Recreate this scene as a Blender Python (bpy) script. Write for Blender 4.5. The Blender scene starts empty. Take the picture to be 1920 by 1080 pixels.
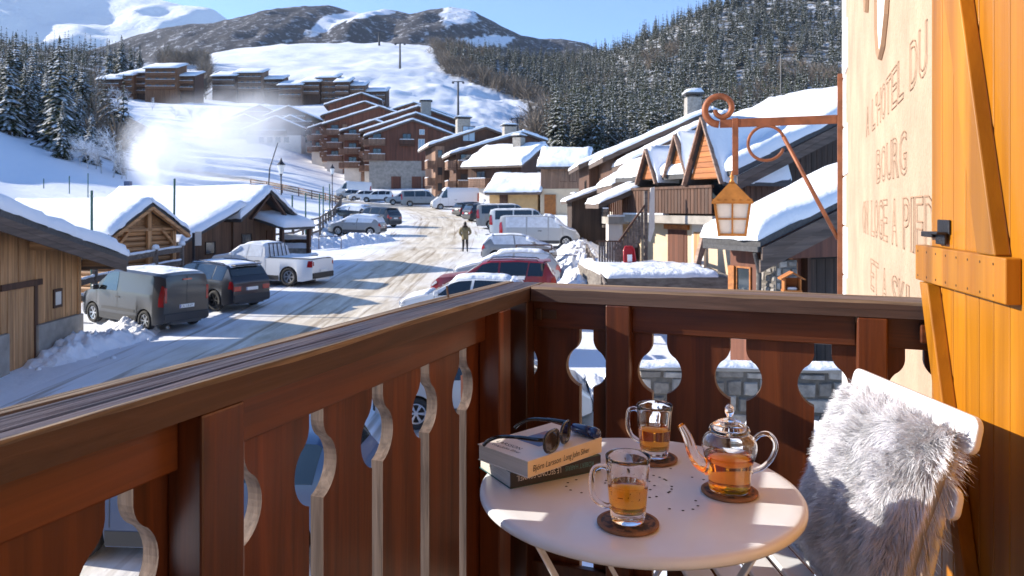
import bpy, bmesh, math, random
import numpy as np
from mathutils import Vector, Matrix, noise as mnoise
R = math.radians
sc = bpy.context.scene
col = sc.collection

# ---------------------------------------------------------------- camera
F = 1400.0                       # focal length in pixels of a 1920 px wide frame
HZ = 388.0                       # horizon row in that frame
cam_d = bpy.data.cameras.new('camera'); cam = bpy.data.objects.new('camera', cam_d); col.objects.link(cam)
cam.location = (0, 0, 0); cam.rotation_euler = (R(90), 0, 0)
cam_d.sensor_width = 36; cam_d.lens = 36 * F / 1920; cam_d.shift_y = -(540 - HZ) / 1920
cam_d.clip_start = .05; cam_d.clip_end = 30000
cam_d.dof.use_dof = True; cam_d.dof.focus_distance = 1.6; cam_d.dof.aperture_fstop = 13
sc.camera = cam

# ---------------------------------------------------------------- light
SUN = Vector((-1.0, .17, .425)).normalized()          # towards the sun
SUN_EL = math.asin(SUN.z); SUN_AZ = math.atan2(SUN.x, SUN.y)
w = bpy.data.worlds.new('World'); sc.world = w; w.use_nodes = True
nt = w.node_tree; nt.nodes.clear()
sky = nt.nodes.new('ShaderNodeTexSky'); sky.sky_type = 'NISHITA'; sky.sun_disc = False
sky.sun_elevation = SUN_EL; sky.sun_rotation = SUN_AZ; sky.altitude = 1400
sky.air_density = .75; sky.dust_density = .05; sky.ozone_density = 5.0
bgn = nt.nodes.new('ShaderNodeBackground'); bgn.inputs['Strength'].default_value = .15
wo = nt.nodes.new('ShaderNodeOutputWorld')
nt.links.new(sky.outputs[0], bgn.inputs[0]); nt.links.new(bgn.outputs[0], wo.inputs[0])
sl = bpy.data.lights.new('sun', 'SUN'); sl.energy = 5.0; sl.angle = R(.53); sl.color = (1, .925, .81)
so = bpy.data.objects.new('sun', sl); col.objects.link(so)
so.rotation_euler = (-SUN).to_track_quat('-Z', 'Y').to_euler()
sc.view_settings.view_transform = 'Standard'; sc.view_settings.look = 'None'
sc.view_settings.exposure = 1.1; sc.view_settings.gamma = 1; sc.view_settings.use_curve_mapping = False
cy = sc.cycles
cy.use_denoising = True; cy.max_bounces = 20; cy.diffuse_bounces = 4; cy.glossy_bounces = 8
cy.transmission_bounces = 20; cy.transparent_max_bounces = 16; cy.volume_bounces = 10
cy.caustics_refractive = True; cy.caustics_reflective = False; cy.sample_clamp_indirect = 6
cy.volume_step_rate = 1.0; cy.volume_max_steps = 128; cy.blur_glossy = .5

# ---------------------------------------------------------------- materials
def new_mat(name):
    m = bpy.data.materials.new(name); m.use_nodes = True
    n = m.node_tree.nodes; b = n['Principled BSDF']
    return m, n, m.node_tree.links, b
def set_in(b, **k):
    for kk, v in k.items():
        kk = kk.replace('_', ' ')
        if kk in b.inputs: b.inputs[kk].default_value = v
def c4(c): return (c[0], c[1], c[2], 1)
def mat(name, c, rough=.6, metal=0, var=0, vs=6, bump=0, bs=60, c2=None, lo=.35, hi=.65, coat=0, stretch=(1, 1, 1), detail=6, dist=.02):
    m, n, l, b = new_mat(name)
    set_in(b, Base_Color=c4(c), Roughness=rough, Metallic=metal, Coat_Weight=coat, Coat_Roughness=.08)
    if var or c2 or bump:
        tc = n.new('ShaderNodeTexCoord'); mp = n.new('ShaderNodeMapping'); mp.inputs['Scale'].default_value = stretch
        oi = n.new('ShaderNodeObjectInfo'); va = n.new('ShaderNodeVectorMath'); va.operation = 'ADD'
        sm = n.new('ShaderNodeMath'); sm.operation = 'MULTIPLY'; sm.inputs[1].default_value = 41
        l.new(oi.outputs['Random'], sm.inputs[0]); l.new(tc.outputs['Object'], mp.inputs[0])
        l.new(mp.outputs[0], va.inputs[0]); l.new(sm.outputs[0], va.inputs[1])
    if c2 or var:
        nz = n.new('ShaderNodeTexNoise'); nz.inputs['Scale'].default_value = vs; nz.inputs['Detail'].default_value = detail
        nz.inputs['Roughness'].default_value = .62
        l.new(va.outputs[0], nz.inputs['Vector'])
        rp = n.new('ShaderNodeValToRGB'); rp.color_ramp.elements[0].position = lo; rp.color_ramp.elements[1].position = hi
        if not c2: c2 = tuple(min(1, x * (1 + var)) for x in c); c1 = tuple(x * (1 - var) for x in c)
        else: c1 = c
        rp.color_ramp.elements[0].color = c4(c1); rp.color_ramp.elements[1].color = c4(c2)
        l.new(nz.outputs[0], rp.inputs[0]); l.new(rp.outputs[0], b.inputs['Base Color'])
    if bump:
        n2 = n.new('ShaderNodeTexNoise'); n2.inputs['Scale'].default_value = bs; n2.inputs['Detail'].default_value = 5
        l.new(va.outputs[0], n2.inputs['Vector'])
        bp = n.new('ShaderNodeBump'); bp.inputs['Strength'].default_value = bump; bp.inputs['Distance'].default_value = dist
        l.new(n2.outputs[0], bp.inputs['Height']); l.new(bp.outputs[0], b.inputs['Normal'])
    return m
def wood(name, dark, light, axis=2, rough=.5, s=1.0, bump=.25, coat=0, vary=.25, knots=0, rvar=0):
    m, n, l, b = new_mat(name)
    set_in(b, Roughness=rough, Coat_Weight=coat, Coat_Roughness=.25)
    tc = n.new('ShaderNodeTexCoord'); oi = n.new('ShaderNodeObjectInfo')
    sm = n.new('ShaderNodeMath'); sm.operation = 'MULTIPLY'; sm.inputs[1].default_value = 53; l.new(oi.outputs['Random'], sm.inputs[0])
    va = n.new('ShaderNodeVectorMath'); va.operation = 'ADD'; l.new(tc.outputs['Object'], va.inputs[0]); l.new(sm.outputs[0], va.inputs[1])
    mp = n.new('ShaderNodeMapping'); scl = [34 * s] * 3; scl[axis] = 1.7 * s; mp.inputs['Scale'].default_value = scl
    l.new(va.outputs[0], mp.inputs[0])
    nz = n.new('ShaderNodeTexNoise'); nz.inputs['Scale'].default_value = 1; nz.inputs['Detail'].default_value = 8
    nz.inputs['Roughness'].default_value = .65; nz.inputs['Distortion'].default_value = .7; l.new(mp.outputs[0], nz.inputs['Vector'])
    rp = n.new('ShaderNodeValToRGB'); e = rp.color_ramp.elements
    e[0].position = .3; e[1].position = .72; e[0].color = c4(dark); e[1].color = c4(light); l.new(nz.outputs[0], rp.inputs[0])
    # broad blotches
    n3 = n.new('ShaderNodeTexNoise'); n3.inputs['Scale'].default_value = 4 * s; n3.inputs['Detail'].default_value = 3; l.new(va.outputs[0], n3.inputs['Vector'])
    hs = n.new('ShaderNodeHueSaturation'); l.new(rp.outputs[0], hs.inputs['Color'])
    ad = n.new('ShaderNodeMath'); ad.operation = 'MULTIPLY_ADD'; ad.inputs[1].default_value = 2 * vary; ad.inputs[2].default_value = 1 - vary
    mx = n.new('ShaderNodeMath'); mx.operation = 'ADD'; l.new(n3.outputs[0], mx.inputs[0]); l.new(oi.outputs['Random'], mx.inputs[1])
    m2 = n.new('ShaderNodeMath'); m2.operation = 'MULTIPLY'; m2.inputs[1].default_value = .5; l.new(mx.outputs[0], m2.inputs[0])
    l.new(m2.outputs[0], ad.inputs[0]); l.new(ad.outputs[0], hs.inputs['Value'])
    n4 = n.new('ShaderNodeTexNoise'); m4 = n.new('ShaderNodeMapping'); s4 = [13 * s] * 3; s4[axis] = .5 * s; m4.inputs['Scale'].default_value = s4; l.new(va.outputs[0], m4.inputs[0]); l.new(m4.outputs[0], n4.inputs['Vector'])
    n4.inputs['Scale'].default_value = 1; n4.inputs['Detail'].default_value = 4; n4.inputs['Distortion'].default_value = 1.2
    r4 = n.new('ShaderNodeMapRange'); r4.inputs['From Min'].default_value = .3; r4.inputs['From Max'].default_value = .7; r4.inputs['To Min'].default_value = .58; r4.inputs['To Max'].default_value = 1.25; l.new(n4.outputs[0], r4.inputs['Value'])
    h4 = n.new('ShaderNodeHueSaturation'); l.new(hs.outputs[0], h4.inputs['Color']); l.new(r4.outputs[0], h4.inputs['Value'])
    rr = n.new('ShaderNodeMapRange'); rr.inputs['To Min'].default_value = max(.05, rough - .12); rr.inputs['To Max'].default_value = min(1, rough + .2); l.new(n3.outputs[0], rr.inputs['Value']); l.new(rr.outputs[0], b.inputs['Roughness'])
    out = h4.outputs[0]
    if knots:
        vo = n.new('ShaderNodeTexVoronoi'); mk = n.new('ShaderNodeMapping'); ks = [9 * s] * 3; ks[axis] = 3.2 * s; mk.inputs['Scale'].default_value = ks
        l.new(va.outputs[0], mk.inputs[0]); l.new(mk.outputs[0], vo.inputs['Vector']); vo.inputs['Scale'].default_value = 1
        kr = n.new('ShaderNodeValToRGB'); kr.color_ramp.elements[0].position = .05; kr.color_ramp.elements[1].position = .16
        kr.color_ramp.elements[0].color = (1, 1, 1, 1); kr.color_ramp.elements[1].color = (0, 0, 0, 1); l.new(vo.outputs['Distance'], kr.inputs[0])
        km = n.new('ShaderNodeMath'); km.operation = 'MULTIPLY'; km.inputs[1].default_value = knots; l.new(kr.outputs[0], km.inputs[0])
        mi = n.new('ShaderNodeMix'); mi.data_type = 'RGBA'; l.new(km.outputs[0], mi.inputs[0]); l.new(out, mi.inputs[6])
        mi.inputs[7].default_value = c4(tuple(x * .45 for x in dark)); out = mi.outputs[2]
    l.new(out, b.inputs['Base Color'])
    bp = n.new('ShaderNodeBump'); bp.inputs['Strength'].default_value = bump; bp.inputs['Distance'].default_value = .004 / s
    l.new(nz.outputs[0], bp.inputs['Height']); l.new(bp.outputs[0], b.inputs['Normal'])
    return m
def emit(name, c, s):
    m, n, l, b = new_mat(name); set_in(b, Base_Color=c4(c), Emission_Color=c4(c), Emission_Strength=s); return m
def glass(name, c=(1, 1, 1), rough=0, ior=1.45):
    m, n, l, b = new_mat(name); set_in(b, Base_Color=c4(c), Roughness=rough, IOR=ior, Transmission_Weight=1.0); return m
M = {}
def snow_mat(name, c=(.80, .82, .86), bs=(2.2, 17), bump=(.5, .35), tint=None):
    m, n, l, b = new_mat(name)
    set_in(b, Base_Color=c4(c), Roughness=.72, Specular_IOR_Level=.25)
    tc = n.new('ShaderNodeTexCoord'); last = None
    for s, st, di in ((bs[0], bump[0], .25), (bs[1], bump[1], .04)):
        nz = n.new('ShaderNodeTexNoise'); nz.inputs['Scale'].default_value = s; nz.inputs['Detail'].default_value = 6
        l.new(tc.outputs['Object'], nz.inputs['Vector'])
        bp = n.new('ShaderNodeBump'); bp.inputs['Strength'].default_value = st; bp.inputs['Distance'].default_value = di
        l.new(nz.outputs[0], bp.inputs['Height'])
        if last: l.new(last.outputs[0], bp.inputs['Normal'])
        last = bp
    l.new(last.outputs[0], b.inputs['Normal'])
    return m
M['snow'] = snow_mat('snow')
M['snow_roof'] = snow_mat('snow_roof', bs=(1.1, 9), bump=(.45, .3))
M['frost'] = mat('frost', (.62, .66, .72), .8, var=.12, vs=5, bump=.2, bs=40)
M['rail_board'] = wood('rail_board', (.048, .0085, .0016), (.175, .043, .0075), 2, .42, .8, .2, coat=.2, vary=.35, knots=.55)
M['rail_beam'] = wood('rail_beam', (.05, .0105, .0024), (.17, .045, .009), 0, .42, .8, .12, coat=.25, vary=.2)
M['rail_dark'] = wood('rail_dark', (.035, .010, .005), (.09, .028, .012), 2, .45, .8, .12, coat=.2)
M['raw_edge'] = wood('raw_edge', (.06, .035, .024), (.23, .16, .12), 2, .75, 1.6, .5)
M['rail_cap'] = wood('rail_cap', (.034, .018, .014), (.095, .055, .043), 0, .62, 1.2, .5, coat=0)
M['yellow'] = wood('yellow', (.34, .118, .003), (.47, .185, .007), 2, .38, .5, .12, coat=.2, vary=.14, knots=.25)
M['yellow_d'] = wood('yellow_d', (.32, .11, .003), (.43, .17, .006), 2, .4, .5, .1, coat=.2, vary=.1)
M['iron'] = mat('iron', (.05, .05, .055), .45, .8, bump=.1, bs=200)
M['screw'] = mat('screw', (.09, .05, .03), .5, .6)
M['white_paint'] = mat('white_paint', (.76, .765, .785), .32, var=.04, vs=3, coat=.15)
M['hole'] = mat('hole', (.015, .012, .01), .9)
M['black'] = mat('black', (.01, .01, .011), .3)
M['ink'] = mat('ink', (.03, .022, .02), .6)
# ---------------------------------------------------------------- helpers
def at(px, py, Y): return Vector(((px - 960) / F * Y, Y, (HZ - py) / F * Y))
def fr(px, Y): return (px - 960) / F * Y
def link(o): col.objects.link(o); return o
class MB:
    def __init__(s): s.v = []; s.f = []; s.mi = []
    def add(s, vs, fs, mi=0):
        o = len(s.v); s.v.extend([tuple(p) for p in vs]); s.f.extend([tuple(i + o for i in f) for f in fs]); s.mi.extend([mi] * len(fs)); return s
    def box(s, x0, x1, y0, y1, z0, z1, mi=0, T=None):
        vs = [Vector(p) for p in ((x0, y0, z0), (x1, y0, z0), (x1, y1, z0), (x0, y1, z0), (x0, y0, z1), (x1, y0, z1), (x1, y1, z1), (x0, y1, z1))]
        if T: vs = [T @ p for p in vs]
        return s.add(vs, [(3, 2, 1, 0), (4, 5, 6, 7), (0, 1, 5, 4), (1, 2, 6, 5), (2, 3, 7, 6), (3, 0, 4, 7)], mi)
    def hexa(s, b4, t4, mi=0):
        return s.add(list(b4) + list(t4), [(3, 2, 1, 0), (4, 5, 6, 7), (0, 1, 5, 4), (1, 2, 6, 5), (2, 3, 7, 6), (3, 0, 4, 7)], mi)
    def prism(s, poly, d0, d1, fn, mi=0, side=None):
        n = len(poly); vs = [fn(a, b, d0) for a, b in poly] + [fn(a, b, d1) for a, b in poly]
        s.add(vs, [tuple(range(n - 1, -1, -1)), tuple(range(n, 2 * n))], mi)
        o = len(s.v) - 2 * n; sm = mi if side is None else side
        for i in range(n):
            j = (i + 1) % n; s.f.append((o + i, o + j, o + n + j, o + n + i)); s.mi.append(sm)
        return s
    def bar(s, p0, p1, w, h=None, mi=0, up=(0, 0, 1)):
        h = h or w; p0 = Vector(p0); p1 = Vector(p1); d = (p1 - p0).normalized(); u = Vector(up)
        if abs(d.dot(u)) > .98: u = Vector((1, 0, 0))
        a = d.cross(u).normalized(); b = a.cross(d)
        q = [(-1, -1), (1, -1), (1, 1), (-1, 1)]
        return s.hexa([p0 + a * i * w / 2 + b * j * h / 2 for i, j in q], [p1 + a * i * w / 2 + b * j * h / 2 for i, j in q], mi)
    def tube(s, pts, r, n=8, mi=0, cap=True, closed=False):
        pts = [Vector(p) for p in pts]; rr = r if isinstance(r, (list, tuple)) else [r] * len(pts)
        o = len(s.v); prev = None; N = len(pts)
        for i, p in enumerate(pts):
            if closed: d = pts[(i + 1) % N] - pts[i - 1]
            else: d = pts[min(i + 1, N - 1)] - pts[max(i - 1, 0)]
            d.normalize()
            if prev is None:
                a = Vector((0, 0, 1)) if abs(d.z) < .9 else Vector((1, 0, 0)); a = (a - d * a.dot(d)).normalized()
            else: a = (prev - d * prev.dot(d)).normalized()
            prev = a; b = d.cross(a)
            for k in range(n):
                t = 2 * math.pi * k / n; s.v.append(tuple(p + (a * math.cos(t) + b * math.sin(t)) * rr[i]))
        M_ = N if closed else N - 1
        for i in range(M_):
            i2 = (i + 1) % N
            for k in range(n):
                k2 = (k + 1) % n; s.f.append((o + i * n + k, o + i * n + k2, o + i2 * n + k2, o + i2 * n + k)); s.mi.append(mi)
        if cap and not closed:
            s.f.append(tuple(o + k for k in range(n - 1, -1, -1))); s.f.append(tuple(o + (N - 1) * n + k for k in range(n))); s.mi += [mi, mi]
        return s
    def cyl(s, p0, p1, r0, r1=None, n=10, mi=0): return s.tube([p0, p1], [r0, r0 if r1 is None else r1], n, mi)
    def lathe(s, prof, n=24, c=(0, 0, 0), mi=0, close=True):
        o = len(s.v); m = len(prof)
        for k in range(n):
            t = 2 * math.pi * k / n
            for r, z in prof: s.v.append((c[0] + r * math.cos(t), c[1] + r * math.sin(t), c[2] + z))
        for k in range(n):
            k2 = (k + 1) % n
            for i in range(m - 1): s.f.append((o + k * m + i, o + k2 * m + i, o + k2 * m + i + 1, o + k * m + i + 1)); s.mi.append(mi)
        return s
    def grid(s, fn, nu, nv, mi=0, flip=False):
        o = len(s.v)
        for i in range(nu + 1):
            for j in range(nv + 1): s.v.append(tuple(fn(i / nu, j / nv)))
        for i in range(nu):
            for j in range(nv):
                q = (o + i * (nv + 1) + j, o + (i + 1) * (nv + 1) + j, o + (i + 1) * (nv + 1) + j + 1, o + i * (nv + 1) + j + 1)
                s.f.append(q[::-1] if flip else q); s.mi.append(mi)
        return s
    def mesh(s, name, mats, smooth=False, fix=True):
        me = bpy.data.meshes.new(name); me.from_pydata(s.v, [], s.f)
        for m in (mats if isinstance(mats, (list, tuple)) else [mats]): me.materials.append(M[m] if isinstance(m, str) else m)
        me.polygons.foreach_set('material_index', s.mi)
        if fix:
            bm = bmesh.new(); bm.from_mesh(me); bmesh.ops.remove_doubles(bm, verts=bm.verts, dist=1e-5)
            bmesh.ops.recalc_face_normals(bm, faces=bm.faces); bm.to_mesh(me); bm.free()
        if smooth: me.shade_smooth()
        me.update(); return me
    def build(s, name, mats, parent=None, smooth=False, bevel=0, fix=True, loc=None, rot=None, auto=None):
        o = bpy.data.objects.new(name, s.mesh(name, mats, smooth, fix)); link(o); o.parent = parent
        if loc is not None: o.location = loc
        if rot is not None: o.rotation_euler = rot
        if bevel:
            md = o.modifiers.new('bevel', 'BEVEL'); md.width = bevel; md.segments = 2; md.limit_method = 'ANGLE'; md.angle_limit = R(40)
        if auto:
            o.data.shade_smooth(); md = o.modifiers.new('edge', 'EDGE_SPLIT'); md.split_angle = R(auto)
        return o
def thing(name, label, cat, loc=(0, 0, 0), rz=0, group=None):
    o = bpy.data.objects.new(name, None); link(o); o.location = loc; o.rotation_euler = (0, 0, rz); o.empty_display_size = .2
    return tag(o, label, cat, group)
def tag(o, label, cat, group=None):
    o['label'] = label; o['category'] = cat
    if group: o['group'] = group
    return o
def struct(o): o['kind'] = 'structure'; return o
def stuff(o, label=None, cat=None):
    o['kind'] = 'stuff'
    if label: o['label'] = label; o['category'] = cat
    return o
def copy_tree(o, parent=None):
    c = o.copy(); link(c); c.parent = parent
    for ch in o.children: copy_tree(ch, c)
    return c
def inst(src_mesh, name, parent=None, loc=(0, 0, 0), rot=(0, 0, 0), scale=(1, 1, 1)):
    o = bpy.data.objects.new(name, src_mesh); link(o); o.parent = parent; o.location = loc; o.rotation_euler = rot; o.scale = scale; return o
def nz(x, y=0, z=0): return mnoise.noise((x, y, z))
def fbm(x, y, z=0, o=4): return mnoise.fractal((x, y, z), 1.0, 2.0, o)
def text_mesh(txt, size, outline=0, extrude=0, spacing=1.0, sx=1.0, shear=0):
    c = bpy.data.curves.new('lettering', 'FONT'); c.body = txt; c.size = size; c.align_x = 'LEFT'; c.space_character = spacing; c.shear = shear
    if outline: c.fill_mode = 'NONE'; c.bevel_depth = outline; c.bevel_resolution = 1
    else: c.extrude = extrude
    c.resolution_u = 3
    o = bpy.data.objects.new('lettering', c); link(o)
    dg = bpy.context.evaluated_depsgraph_get(); me = bpy.data.meshes.new_from_object(o.evaluated_get(dg))
    bpy.data.objects.remove(o); bpy.data.curves.remove(c)
    me.transform(Matrix.Diagonal((sx, 1, 1, 1)))
    xs = [v.co.x for v in me.vertices]; return me, (min(xs), max(xs))
def smooth_path(pts, k=6):
    pts = [Vector(p) for p in pts]; ps = []
    for i in range(len(pts) - 1):
        p0 = pts[max(i - 1, 0)]; p1 = pts[i]; p2 = pts[i + 1]; p3 = pts[min(i + 2, len(pts) - 1)]
        for j in range(k):
            t = j / k; ps.append(.5 * ((2 * p1) + (p2 - p0) * t + (2 * p0 - 5 * p1 + 4 * p2 - p3) * t * t + (3 * p1 - p0 - 3 * p2 + p3) * t ** 3))
    return ps + [pts[-1]]
# ---------------------------------------------------------------- ground, slopes and mountains
def near_z(Y): return -5.2 + .056 * Y
COLS = {
 -900: [(60, 200), (80, 20), (100, -60), (130, -60), (180, -20), (300, 40), (420, 60), (600, 60)],  # unseen hill, this column and the next raised to shade the snow bank
 -300: [(60, 300), (80, 205), (100, 80), (130, 65), (180, 95), (300, 110), (420, 90), (600, 75)],
 0:   [(58, 370), (80, 345), (100, 262), (130, 245), (180, 215), (300, 150), (420, 112), (600, 90)],
 120: [(64, 384), (80, 356), (100, 300), (130, 262), (180, 222), (300, 165), (420, 122), (600, 95)],
 240: [(70, 388), (85, 366), (100, 338), (130, 303), (180, 258), (300, 188), (420, 150), (600, 112)],
 370: [(70, 390), (85, 372), (105, 352), (130, 327), (180, 268), (260, 215), (320, 188), (450, 150), (650, 115), (850, 96)],
 500: [(70, 392), (85, 376), (105, 355), (130, 335), (180, 275), (280, 208), (350, 194), (500, 150), (700, 110), (900, 82)],
 640: [(90, 390), (110, 376), (130, 362), (180, 318), (260, 245), (350, 195), (500, 150), (700, 112), (900, 77)],
 800: [(90, 390), (110, 376), (140, 352), (200, 300), (300, 230), (400, 190), (550, 150), (750, 108), (900, 79)],
 900: [(90, 390), (110, 376), (150, 345), (220, 285), (300, 250), (400, 215), (520, 178), (620, 150), (900, 100)],
 1000: [(90, 390), (110, 377), (150, 345), (220, 297), (300, 265), (400, 233), (480, 212), (700, 160), (900, 128), (1000, 118)],
 1130: [(90, 390), (110, 378), (200, 335), (300, 290), (400, 252), (600, 190), (800, 145), (1000, 108)],
 1250: [(90, 390), (110, 378), (200, 335), (300, 288), (400, 245), (600, 170), (800, 95), (950, 45)],
 1350: [(90, 390), (110, 378), (200, 335), (300, 285), (400, 240), (600, 160), (800, 75), (1000, 0)],
 1570: [(90, 390), (110, 378), (200, 330), (300, 280), (400, 235), (600, 150), (800, 65), (1000, -25)],
 2600: [(90, 390), (110, 378), (200, 320), (300, 260), (400, 205), (600, 120), (800, 20), (1000, -80)],
}
YT = np.concatenate([np.linspace(40, 140, 26), np.geomspace(146, 2600, 90)])
PT = np.arange(-900, 2800, 20.0)
_tab = []
for px, lst in COLS.items():
    Ys = [40.] + [a for a, _ in lst]; Zs = [near_z(40.)] + [(HZ - p) / F * a for a, p in lst]
    yl, zl = Ys[-1], Zs[-1]; Ys += [yl + 120, yl + 500, 2600]; Zs += [zl - 4, zl * .72, zl * .5]
    _tab.append(np.interp(YT, Ys, Zs))
_tab = np.array(_tab); _k = list(COLS)
TAB = np.array([np.interp(PT, _k, _tab[:, j]) for j in range(len(YT))]).T
ker = np.array([1, 2, 3, 2, 1]) / 9.
for _ in range(2): TAB = np.apply_along_axis(lambda c: np.convolve(np.pad(c, 2, mode='edge'), ker, 'valid'), 0, TAB)
k3 = np.array([1, 2, 1]) / 4.
TAB = np.apply_along_axis(lambda c: np.convolve(np.pad(c, 1, mode='edge'), k3, 'valid'), 1, TAB)
def Gv(X, Y):
    X = np.asarray(X, float); Y = np.asarray(Y, float)
    zn = -5.2 + .056 * np.maximum(Y, -25)
    Yc = np.clip(Y, 40.001, 2599); px = np.clip(960 + F * X / Yc, PT[0], PT[-1] - 1)
    iy = np.clip(np.searchsorted(YT, Yc) - 1, 0, len(YT) - 2); fy = (Yc - YT[iy]) / (YT[iy + 1] - YT[iy])
    ip = np.clip(((px - PT[0]) / 20).astype(int), 0, len(PT) - 2); fp = (px - PT[ip]) / 20
    z = (TAB[ip, iy] * (1 - fp) + TAB[ip + 1, iy] * fp) * (1 - fy) + (TAB[ip, iy + 1] * (1 - fp) + TAB[ip + 1, iy + 1] * fp) * fy
    t = np.clip((Y - 42) / 16, 0, 1); t = t * t * (3 - 2 * t)
    # yard of the right-hand houses lies a little above the road
    return zn * (1 - t) + z * t
def G(x, y): return float(Gv(x, y))
def vnoise(X, Y, s, seed=0, oct=3):
    """value noise on arrays"""
    out = np.zeros_like(X, float); amp = 1.; tot = 0
    for o in range(oct):
        xs = X * s + 17.3 * o + seed * 3.7; ys = Y * s - 9.1 * o + seed * 1.3
        xi = np.floor(xs).astype(np.int64); yi = np.floor(ys).astype(np.int64); fx = xs - xi; fy = ys - yi
        fx = fx * fx * (3 - 2 * fx); fy = fy * fy * (3 - 2 * fy)
        def h(a, b):
            n = (a * 374761393 + b * 668265263 + seed * 982451653) & 0x7fffffff; n = ((n ^ (n >> 13)) * 1274126177) & 0x7fffffff; return ((n ^ (n >> 16)) & 0xffff) / 65535.
        v = (h(xi, yi) * (1 - fx) + h(xi + 1, yi) * fx) * (1 - fy) + (h(xi, yi + 1) * (1 - fx) + h(xi + 1, yi + 1) * fx) * fy
        out += amp * (v * 2 - 1); tot += amp; amp *= .5; s *= 2
    return out / tot
def sheet(name, X, Y, Z, mats, attr=None):
    nu, nv = X.shape; v = np.stack([X, Y, Z], -1).reshape(-1, 3)
    i = np.arange(nu * nv).reshape(nu, nv); q = np.stack([i[:-1, :-1], i[1:, :-1], i[1:, 1:], i[:-1, 1:]], -1).reshape(-1, 4)
    return np_obj(name, v, q, mats, attr, smooth=True)
def np_obj(name, v, q, mats, attr=None, smooth=False, parent=None, mi=None):
    me = bpy.data.meshes.new(name); n = len(q); k = q.shape[1]
    me.vertices.add(len(v)); me.vertices.foreach_set('co', np.asarray(v, np.float32).ravel())
    me.loops.add(n * k); me.loops.foreach_set('vertex_index', q.astype(np.int32).ravel())
    me.polygons.add(n); me.polygons.foreach_set('loop_start', np.arange(0, n * k, k, dtype=np.int32))
    me.polygons.foreach_set('loop_total', np.full(n, k, np.int32))
    for m in (mats if isinstance(mats, (list, tuple)) else [mats]): me.materials.append(M[m] if isinstance(m, str) else m)
    if mi is not None: me.polygons.foreach_set('material_index', np.asarray(mi, np.int32))
    me.update(calc_edges=True)
    if attr is not None:
        a = me.attributes.new('mask', 'FLOAT', 'POINT'); a.data.foreach_set('value', np.asarray(attr, np.float32).ravel())
    if smooth: me.shade_smooth()
    o = bpy.data.objects.new(name, me); link(o); o.parent = parent; return o
# picture-plane polygon that bounds the piste (open snow); used only to decide what grows where on the slope
def in_poly(px, py, poly):
    x = np.asarray(px); y = np.asarray(py); c = np.zeros(x.shape, bool); j = len(poly) - 1
    for i in range(len(poly)):
        xi, yi = poly[i]; xj, yj = poly[j]
        c ^= ((yi > y) != (yj > y)) & (x < (xj - xi) * (y - yi) / (yj - yi + 1e-9) + xi); j = i
    return c
FOREST_R = [(815, 60), (812, 105), (835, 140), (900, 160), (960, 182), (1025, 212), (1005, 232), (985, 262), (1000, 300), (1100, 330), (1700, 330), (1700, -200), (1250, -200), (1130, 60)]
FOREST_L = [(-300, 60), (-300, 235), (0, 235), (110, 262), (180, 292), (235, 322), (250, 270), (195, 205), (180, 182), (190, 128), (355, 118), (372, 60)]
def ground_mat():
    m, n, l, b = new_mat('ground_snow'); set_in(b, Roughness=.75, Specular_IOR_Level=.2)
    tc = n.new('ShaderNodeTexCoord'); at_ = n.new('ShaderNodeAttribute'); at_.attribute_name = 'mask'
    nz1 = n.new('ShaderNodeTexNoise'); nz1.inputs['Scale'].default_value = .12; nz1.inputs['Detail'].default_value = 9; nz1.inputs['Roughness'].default_value = .7
    l.new(tc.outputs['Object'], nz1.inputs['Vector'])
    rp = n.new('ShaderNodeValToRGB'); rp.color_ramp.elements[0].position = .36; rp.color_ramp.elements[1].position = .56; l.new(nz1.outputs[0], rp.inputs[0])
    mu = n.new('ShaderNodeMath'); mu.operation = 'MULTIPLY'; l.new(rp.outputs[0], mu.inputs[0]); l.new(at_.outputs['Fac'], mu.inputs[1])
    mi = n.new('ShaderNodeMix'); mi.data_type = 'RGBA'; l.new(mu.outputs[0], mi.inputs[0]); mi.inputs[6].default_value = (.80, .82, .86, 1); mi.inputs[7].default_value = (.10, .085, .065, 1)
    l.new(mi.outputs[2], b.inputs['Base Color']); last = None
    for s, d, st in ((.35, .5, .3), (2.5, .10, .35), (14, .02, .3)):
        q = n.new('ShaderNodeTexNoise'); q.inputs['Scale'].default_value = s; q.inputs['Detail'].default_value = 5; l.new(tc.outputs['Object'], q.inputs['Vector'])
        bp = n.new('ShaderNodeBump'); bp.inputs['Strength'].default_value = st; bp.inputs['Distance'].default_value = d; l.new(q.outputs[0], bp.inputs['Height'])
        if last: l.new(last.outputs[0], bp.inputs['Normal'])
        last = bp
    l.new(last.outputs[0], b.inputs['Normal']); return m
M['ground'] = ground_mat()
xs = np.sinh(np.linspace(-6.2, 6.2, 330)) * 2.6 * 1.15
ys = np.concatenate([np.linspace(-60, -4, 20), np.linspace(-2, 70, 110), np.linspace(71.5, 140, 56), np.geomspace(143, 1800, 150)])
GX, GY = np.meshgrid(xs, ys, indexing='ij')
GX = np.where(np.abs(GX) > 1500, np.sign(GX) * 1500 + (GX - np.sign(GX) * 1500) * 2, GX)
GZ = Gv(GX, GY)
far = np.clip((GY - 150) / 300, 0, 1)
GZ = GZ + vnoise(GX, GY, .3, 1) * .05 + vnoise(GX, GY, .03, 2, 4) * 4.0 * far + vnoise(GX, GY, .11, 12, 3) * 1.3 * far + vnoise(GX, GY, .09, 5, 3) * np.clip((GY - 70) / 100, 0, 1) * .9
ppx = 960 + F * GX / np.maximum(GY, 1); ppy = HZ - F * GZ / np.maximum(GY, 1)
msk = ((in_poly(ppx, ppy, FOREST_R) | in_poly(ppx, ppy, FOREST_L)) & (GY > 95)) * 1.0 + (GY > 300) * .16
struct(sheet('ground', GX, GY, GZ, 'ground', msk))
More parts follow.
